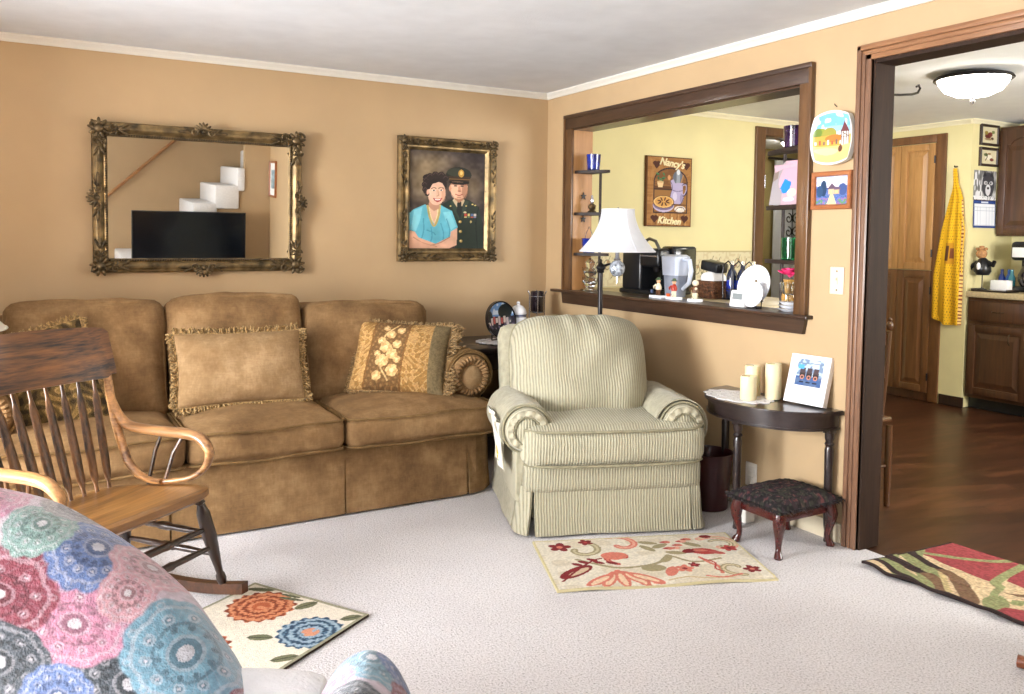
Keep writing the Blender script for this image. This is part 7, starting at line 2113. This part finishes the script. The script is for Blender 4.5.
build(MB().lathe([(.002, z + .11), (.045, z + .112), (.062, z + .14), (.056, z + .19), (.035, z + .23), (.018, z + .245), (.002, z + .245)], (bx, by, 0), 16).tube([(bx, by - .04, z + .21), (bx - .01, by - .085, z + .19), (bx - .02, by - .10, z + .22)], [.018, .018, .014], 8).tube([(bx, by + .04, z + .21), (bx - .01, by + .09, z + .17), (bx - .015, by + .105, z + .11)], [.018, .018, .014], 8), 'coat', M['black'], be, world=True)
build(MB().ball((bx, by + .012, z + .275), (.036, .04, .038), 14).ball((bx, by + .045, z + .312), .013, 8).ball((bx, by - .022, z + .312), .013, 8).ball((bx - .034, by + .012, z + .268), (.014, .016, .013), 10), 'head', M['bear'], be, world=True)
build(MB().lathe([(.002, z + .305), (.034, z + .306), (.02, z + .31), (.018, z + .335), (.002, z + .338)], (bx, by + .012, 0), 14), 'hat', M['bear'], be, world=True)
build(MB().ball((bx - .055, by, z + .18), (.010, .016, .03), 10), 'shirt_front', M['paper'], be, world=True)
ub = thing('utensil_box', 'white box on the worktop beside the black coffee machine', 'box', (3.51, -1.03, WZ))
build(MB().box(3.48, 3.545, -1.10, -.965, WZ, WZ + .085, .004), 'box', M['paper'], ub, world=True)
for i, (x, y, col) in enumerate(((3.70, -.93, (36, 66, 160)), (3.70, -.985, (40, 90, 170)), (3.66, -1.03, (70, 150, 170)))):
    m_ = plain('bottle_blue_%d' % i, col, .2, coat=.4)
    solo(MB().lathe([(.002, WZ), (.024, WZ), (.025, WZ + .10), (.012, WZ + .13), (.011, WZ + .165), (.002, WZ + .167)], (x, y, 0), 16), 'bottle', m_, ('deep blue bottle nearest the calendar wall on the worktop', 'bright blue bottle in the middle behind the white box', 'teal bottle beside the black coffee machine')[i], 'bottle', (x, y, WZ), group='blue bottles on the worktop')
km = thing('coffee_machine', 'black drip coffee machine under the wall cabinet at the right edge', 'coffee machine', (3.66, -1.18, WZ))
build(MB().box(3.55, 3.80, -1.30, -1.07, WZ, WZ + .04, .012), 'base', M['black'], km, world=True)
build(MB().box(3.70, 3.80, -1.30, -1.07, WZ + .03, WZ + .37, .02, seg=3), 'tower', M['black'], km, world=True)
build(MB().box(3.54, 3.80, -1.30, -1.07, WZ + .24, WZ + .385, .03, seg=3), 'top', M['black'], km, world=True)
build(MB().box(3.536, 3.542, -1.25, -1.09, WZ + .265, WZ + .34, .002), 'control_panel', M['paper'], km, world=True)
build(MB().lathe([(.002, WZ + .042), (.06, WZ + .042), (.078, WZ + .08), (.08, WZ + .13), (.06, WZ + .18), (.05, WZ + .20), (.002, WZ + .205)], (3.62, -1.185, 0), 22), 'carafe', M['smoke'], km, world=True)
build(MB().tube([(3.56, -1.20, WZ + .19), (3.51, -1.21, WZ + .18), (3.505, -1.21, WZ + .10), (3.55, -1.20, WZ + .07)], .010, 8), 'handle', M['steel'], km, world=True)

# ------------------------------------------------------------------ kitchen chair behind the jamb
ch = thing('kitchen_chair', 'wooden kitchen chair mostly hidden behind the doorway jamb', 'chair', (.42, -1.95, 0))
M['chairw'] = wood('kitchen_chair_wood', (52, 32, 20), (104, 66, 40), 'z', .3, 12, .3)
for x in (.235, .605):
    s_ = 1 if x > .4 else -1
    build(MB().lathe([(.012, 0), (.014, .02), (.018, .2), (.016, .40)], (0, 0, 0), 12, m=None), 'leg', M['chairw'], ch)
    ch.children[-1].data.transform(Matrix.Translation((x - .42 + .018 * s_, -2.145 + 1.95, 0)))
    build(MB().lathe([(.012, 0), (.014, .02), (.018, .2), (.016, .42)], (0, 0, 0), 12), 'leg', M['chairw'], ch)
    ch.children[-1].data.transform(Matrix.Translation((x - .42, -1.76 + 1.95, 0)))
    build(MB().tube([(x, -2.11, .43), (x, -2.125, .65), (x + .0, -2.14, .86)], [.014, .016, .013], 10).ball((x, -2.142, .885), (.017, .017, .024), 10).ball((x, -2.143, .915), .009, 8), 'back_post', M['chairw'], ch, world=True)
build(MB().cushion(.42, .42, .035, .016, .004, .42, -1.95, .43, 10), 'seat', M['chairw'], ch, world=True)
for z in (.82, .66):
    build(MB().sheet(lambda u, v, z=z: Vector((.235 + .37 * u, -2.135 - .02 * math.sin(PI * u) + .02 * (.86 - z), z - .03 + .06 * v)), 14, 3, .014), 'back_rail', M['chairw'], ch, world=True)
for k in range(4):
    x = .235 + .37 * (k + 1) / 5
    build(MB().tube([(x, -2.115, .44), (x, -2.135, .64)], .007, 8), 'back_spindle', M['chairw'], ch, world=True)
for y in (-2.14, -1.76): build(MB().tube([(.23, y, .2), (.61, y, .2)], .009, 8), 'stretcher', M['chairw'], ch, world=True)

# ------------------------------------------------------------------ the room behind the kitchen doorway
cu = thing('sheer_curtain', 'white sheer curtain in the bright room behind the kitchen doorway', 'curtain', (4.1, 1.44, .2))
def cs(u, v): return Vector((3.69 + .95 * u, 1.42 + .025 * math.sin(u * 40), .25 + 1.87 * v))
M['sheer'] = cloth_shade(); M['sheer'].name = 'sheer_cloth'
build(MB().sheet(cs, 120, 4, .004), 'cloth', M['sheer'], cu, world=True)
build(MB().tube([(3.60, 1.42, 2.135), (4.75, 1.42, 2.135)], .014, 10), 'rod', M['black_wood'], cu, world=True)
sc_ = MB(); y = 1.385
def scr(cx_, cz_, r, d, a0):
    sc_.tube([(cx_ + r * (1 - .8 * k / 20) * math.cos(a0 + d * k * .38), y, cz_ + r * (1 - .8 * k / 20) * math.sin(a0 + d * k * .38)) for k in range(21)], .006, 6)
for i in range(3):
    zc_ = 1.66 - i * .14
    for s_ in (-1, 1): scr(3.93 + s_ * .055, zc_, .055, s_, PI / 2)
    sc_.tube([(3.93, y, zc_ + .07), (3.93, y, zc_ - .07)], .005, 6)
solo(sc_, 'iron_scroll', M['blackm'], 'black iron scroll ornament hanging in front of the white curtain', 'ornament', (3.93, y, 1.3))
hl = thing('ceiling_light', 'small round unseen ceiling light added to brighten the room behind the kitchen doorway', 'ceiling light', (3.3, .8, CE))
build(MB().lathe([(.002, CE), (.15, CE), (.155, CE - .02), (.15, CE - .025), (.002, CE - .02)], (3.3, .8, 0), 32), 'rim', M['blackm'], hl, world=True)
build(MB().lathe([(.145, CE - .024), (.12, CE - .06), (.06, CE - .085), (.002, CE - .09)], (3.3, .8, 0), 28), 'glass_bowl', glow('added_hall_glow', (255, 250, 240), 32.0), hl, world=True)  # unseen emitter added to brighten the hall
P_WIN, P_WIN2, P_KWIN, EXPO = 760.0, 60.0, 165.0, 0.08
# ------------------------------------------------------------------ camera, light, world
cam = bpy.data.cameras.new('camera'); co = bpy.data.objects.new('camera', cam); COL.objects.link(co)
R = Vector((0.86696244, -0.49827165, 0.01007433)); U = Vector((0.01940136, 0.05394249, 0.99835555)); F = Vector((0.4979957, 0.8653413, -0.05643326))
mw = Matrix.Identity(4)
for i in range(3):
    mw[i][0] = R[i]; mw[i][1] = U[i]; mw[i][2] = -F[i]
mw[0][3], mw[1][3], mw[2][3] = -2.975873, -4.669929, 1.290927
co.matrix_world = mw
cam.sensor_width = 36.0; cam.sensor_fit = 'HORIZONTAL'
cam.lens = 827.53 / 1024 * 36
cam.shift_x = (512 - 508.49) / 1024; cam.shift_y = (284.5 - 347) / 1024
cam.clip_start = 0.05; cam.clip_end = 100
S.camera = co

def area(name, loc, size, rot, power, col):
    l = bpy.data.lights.new(name, 'AREA'); l.shape = 'RECTANGLE'; l.size, l.size_y = size; l.energy = power; l.color = col
    o = bpy.data.objects.new(name, l); COL.objects.link(o); o.location = loc; o.rotation_euler = rot
    return o
# daylight through the two windows
area('window_daylight', (XB - 0.14, (WIN[0] + WIN[1]) / 2, (WIN[2] + WIN[3]) / 2), (WIN[3] - WIN[2], WIN[0] - WIN[1]), (0, -PI / 2, 0), P_WIN, (0.93, 0.962, 1.0))
area('window_daylight', (XL - 0.14, (WIN2[0] + WIN2[1]) / 2, (WIN2[2] + WIN2[3]) / 2), (WIN2[3] - WIN2[2], WIN2[0] - WIN2[1]), (0, -PI / 2, 0), P_WIN2, (0.93, 0.962, 1.0))
area('kitchen_daylight', ((KW[0] + KW[1]) / 2, KYF - 0.14, (KW[2] + KW[3]) / 2), (KW[1] - KW[0], KW[3] - KW[2]), (PI / 2, 0, 0), P_KWIN, (1.0, 0.98, 0.96))

w = bpy.data.worlds.new('world'); S.world = w; w.use_nodes = True
nt = w.node_tree; bg = nt.nodes['Background']
sky = nd(nt, 'ShaderNodeTexSky'); sky.sky_type = 'HOSEK_WILKIE'; sky.turbidity = 4
nt.links.new(sky.outputs['Color'], bg.inputs['Color']); bg.inputs['Strength'].default_value = 0.6
S.view_settings.view_transform = 'Standard'; S.view_settings.look = 'None'
S.view_settings.gamma = 1; S.view_settings.use_curve_mapping = False
S.view_settings.exposure = EXPO
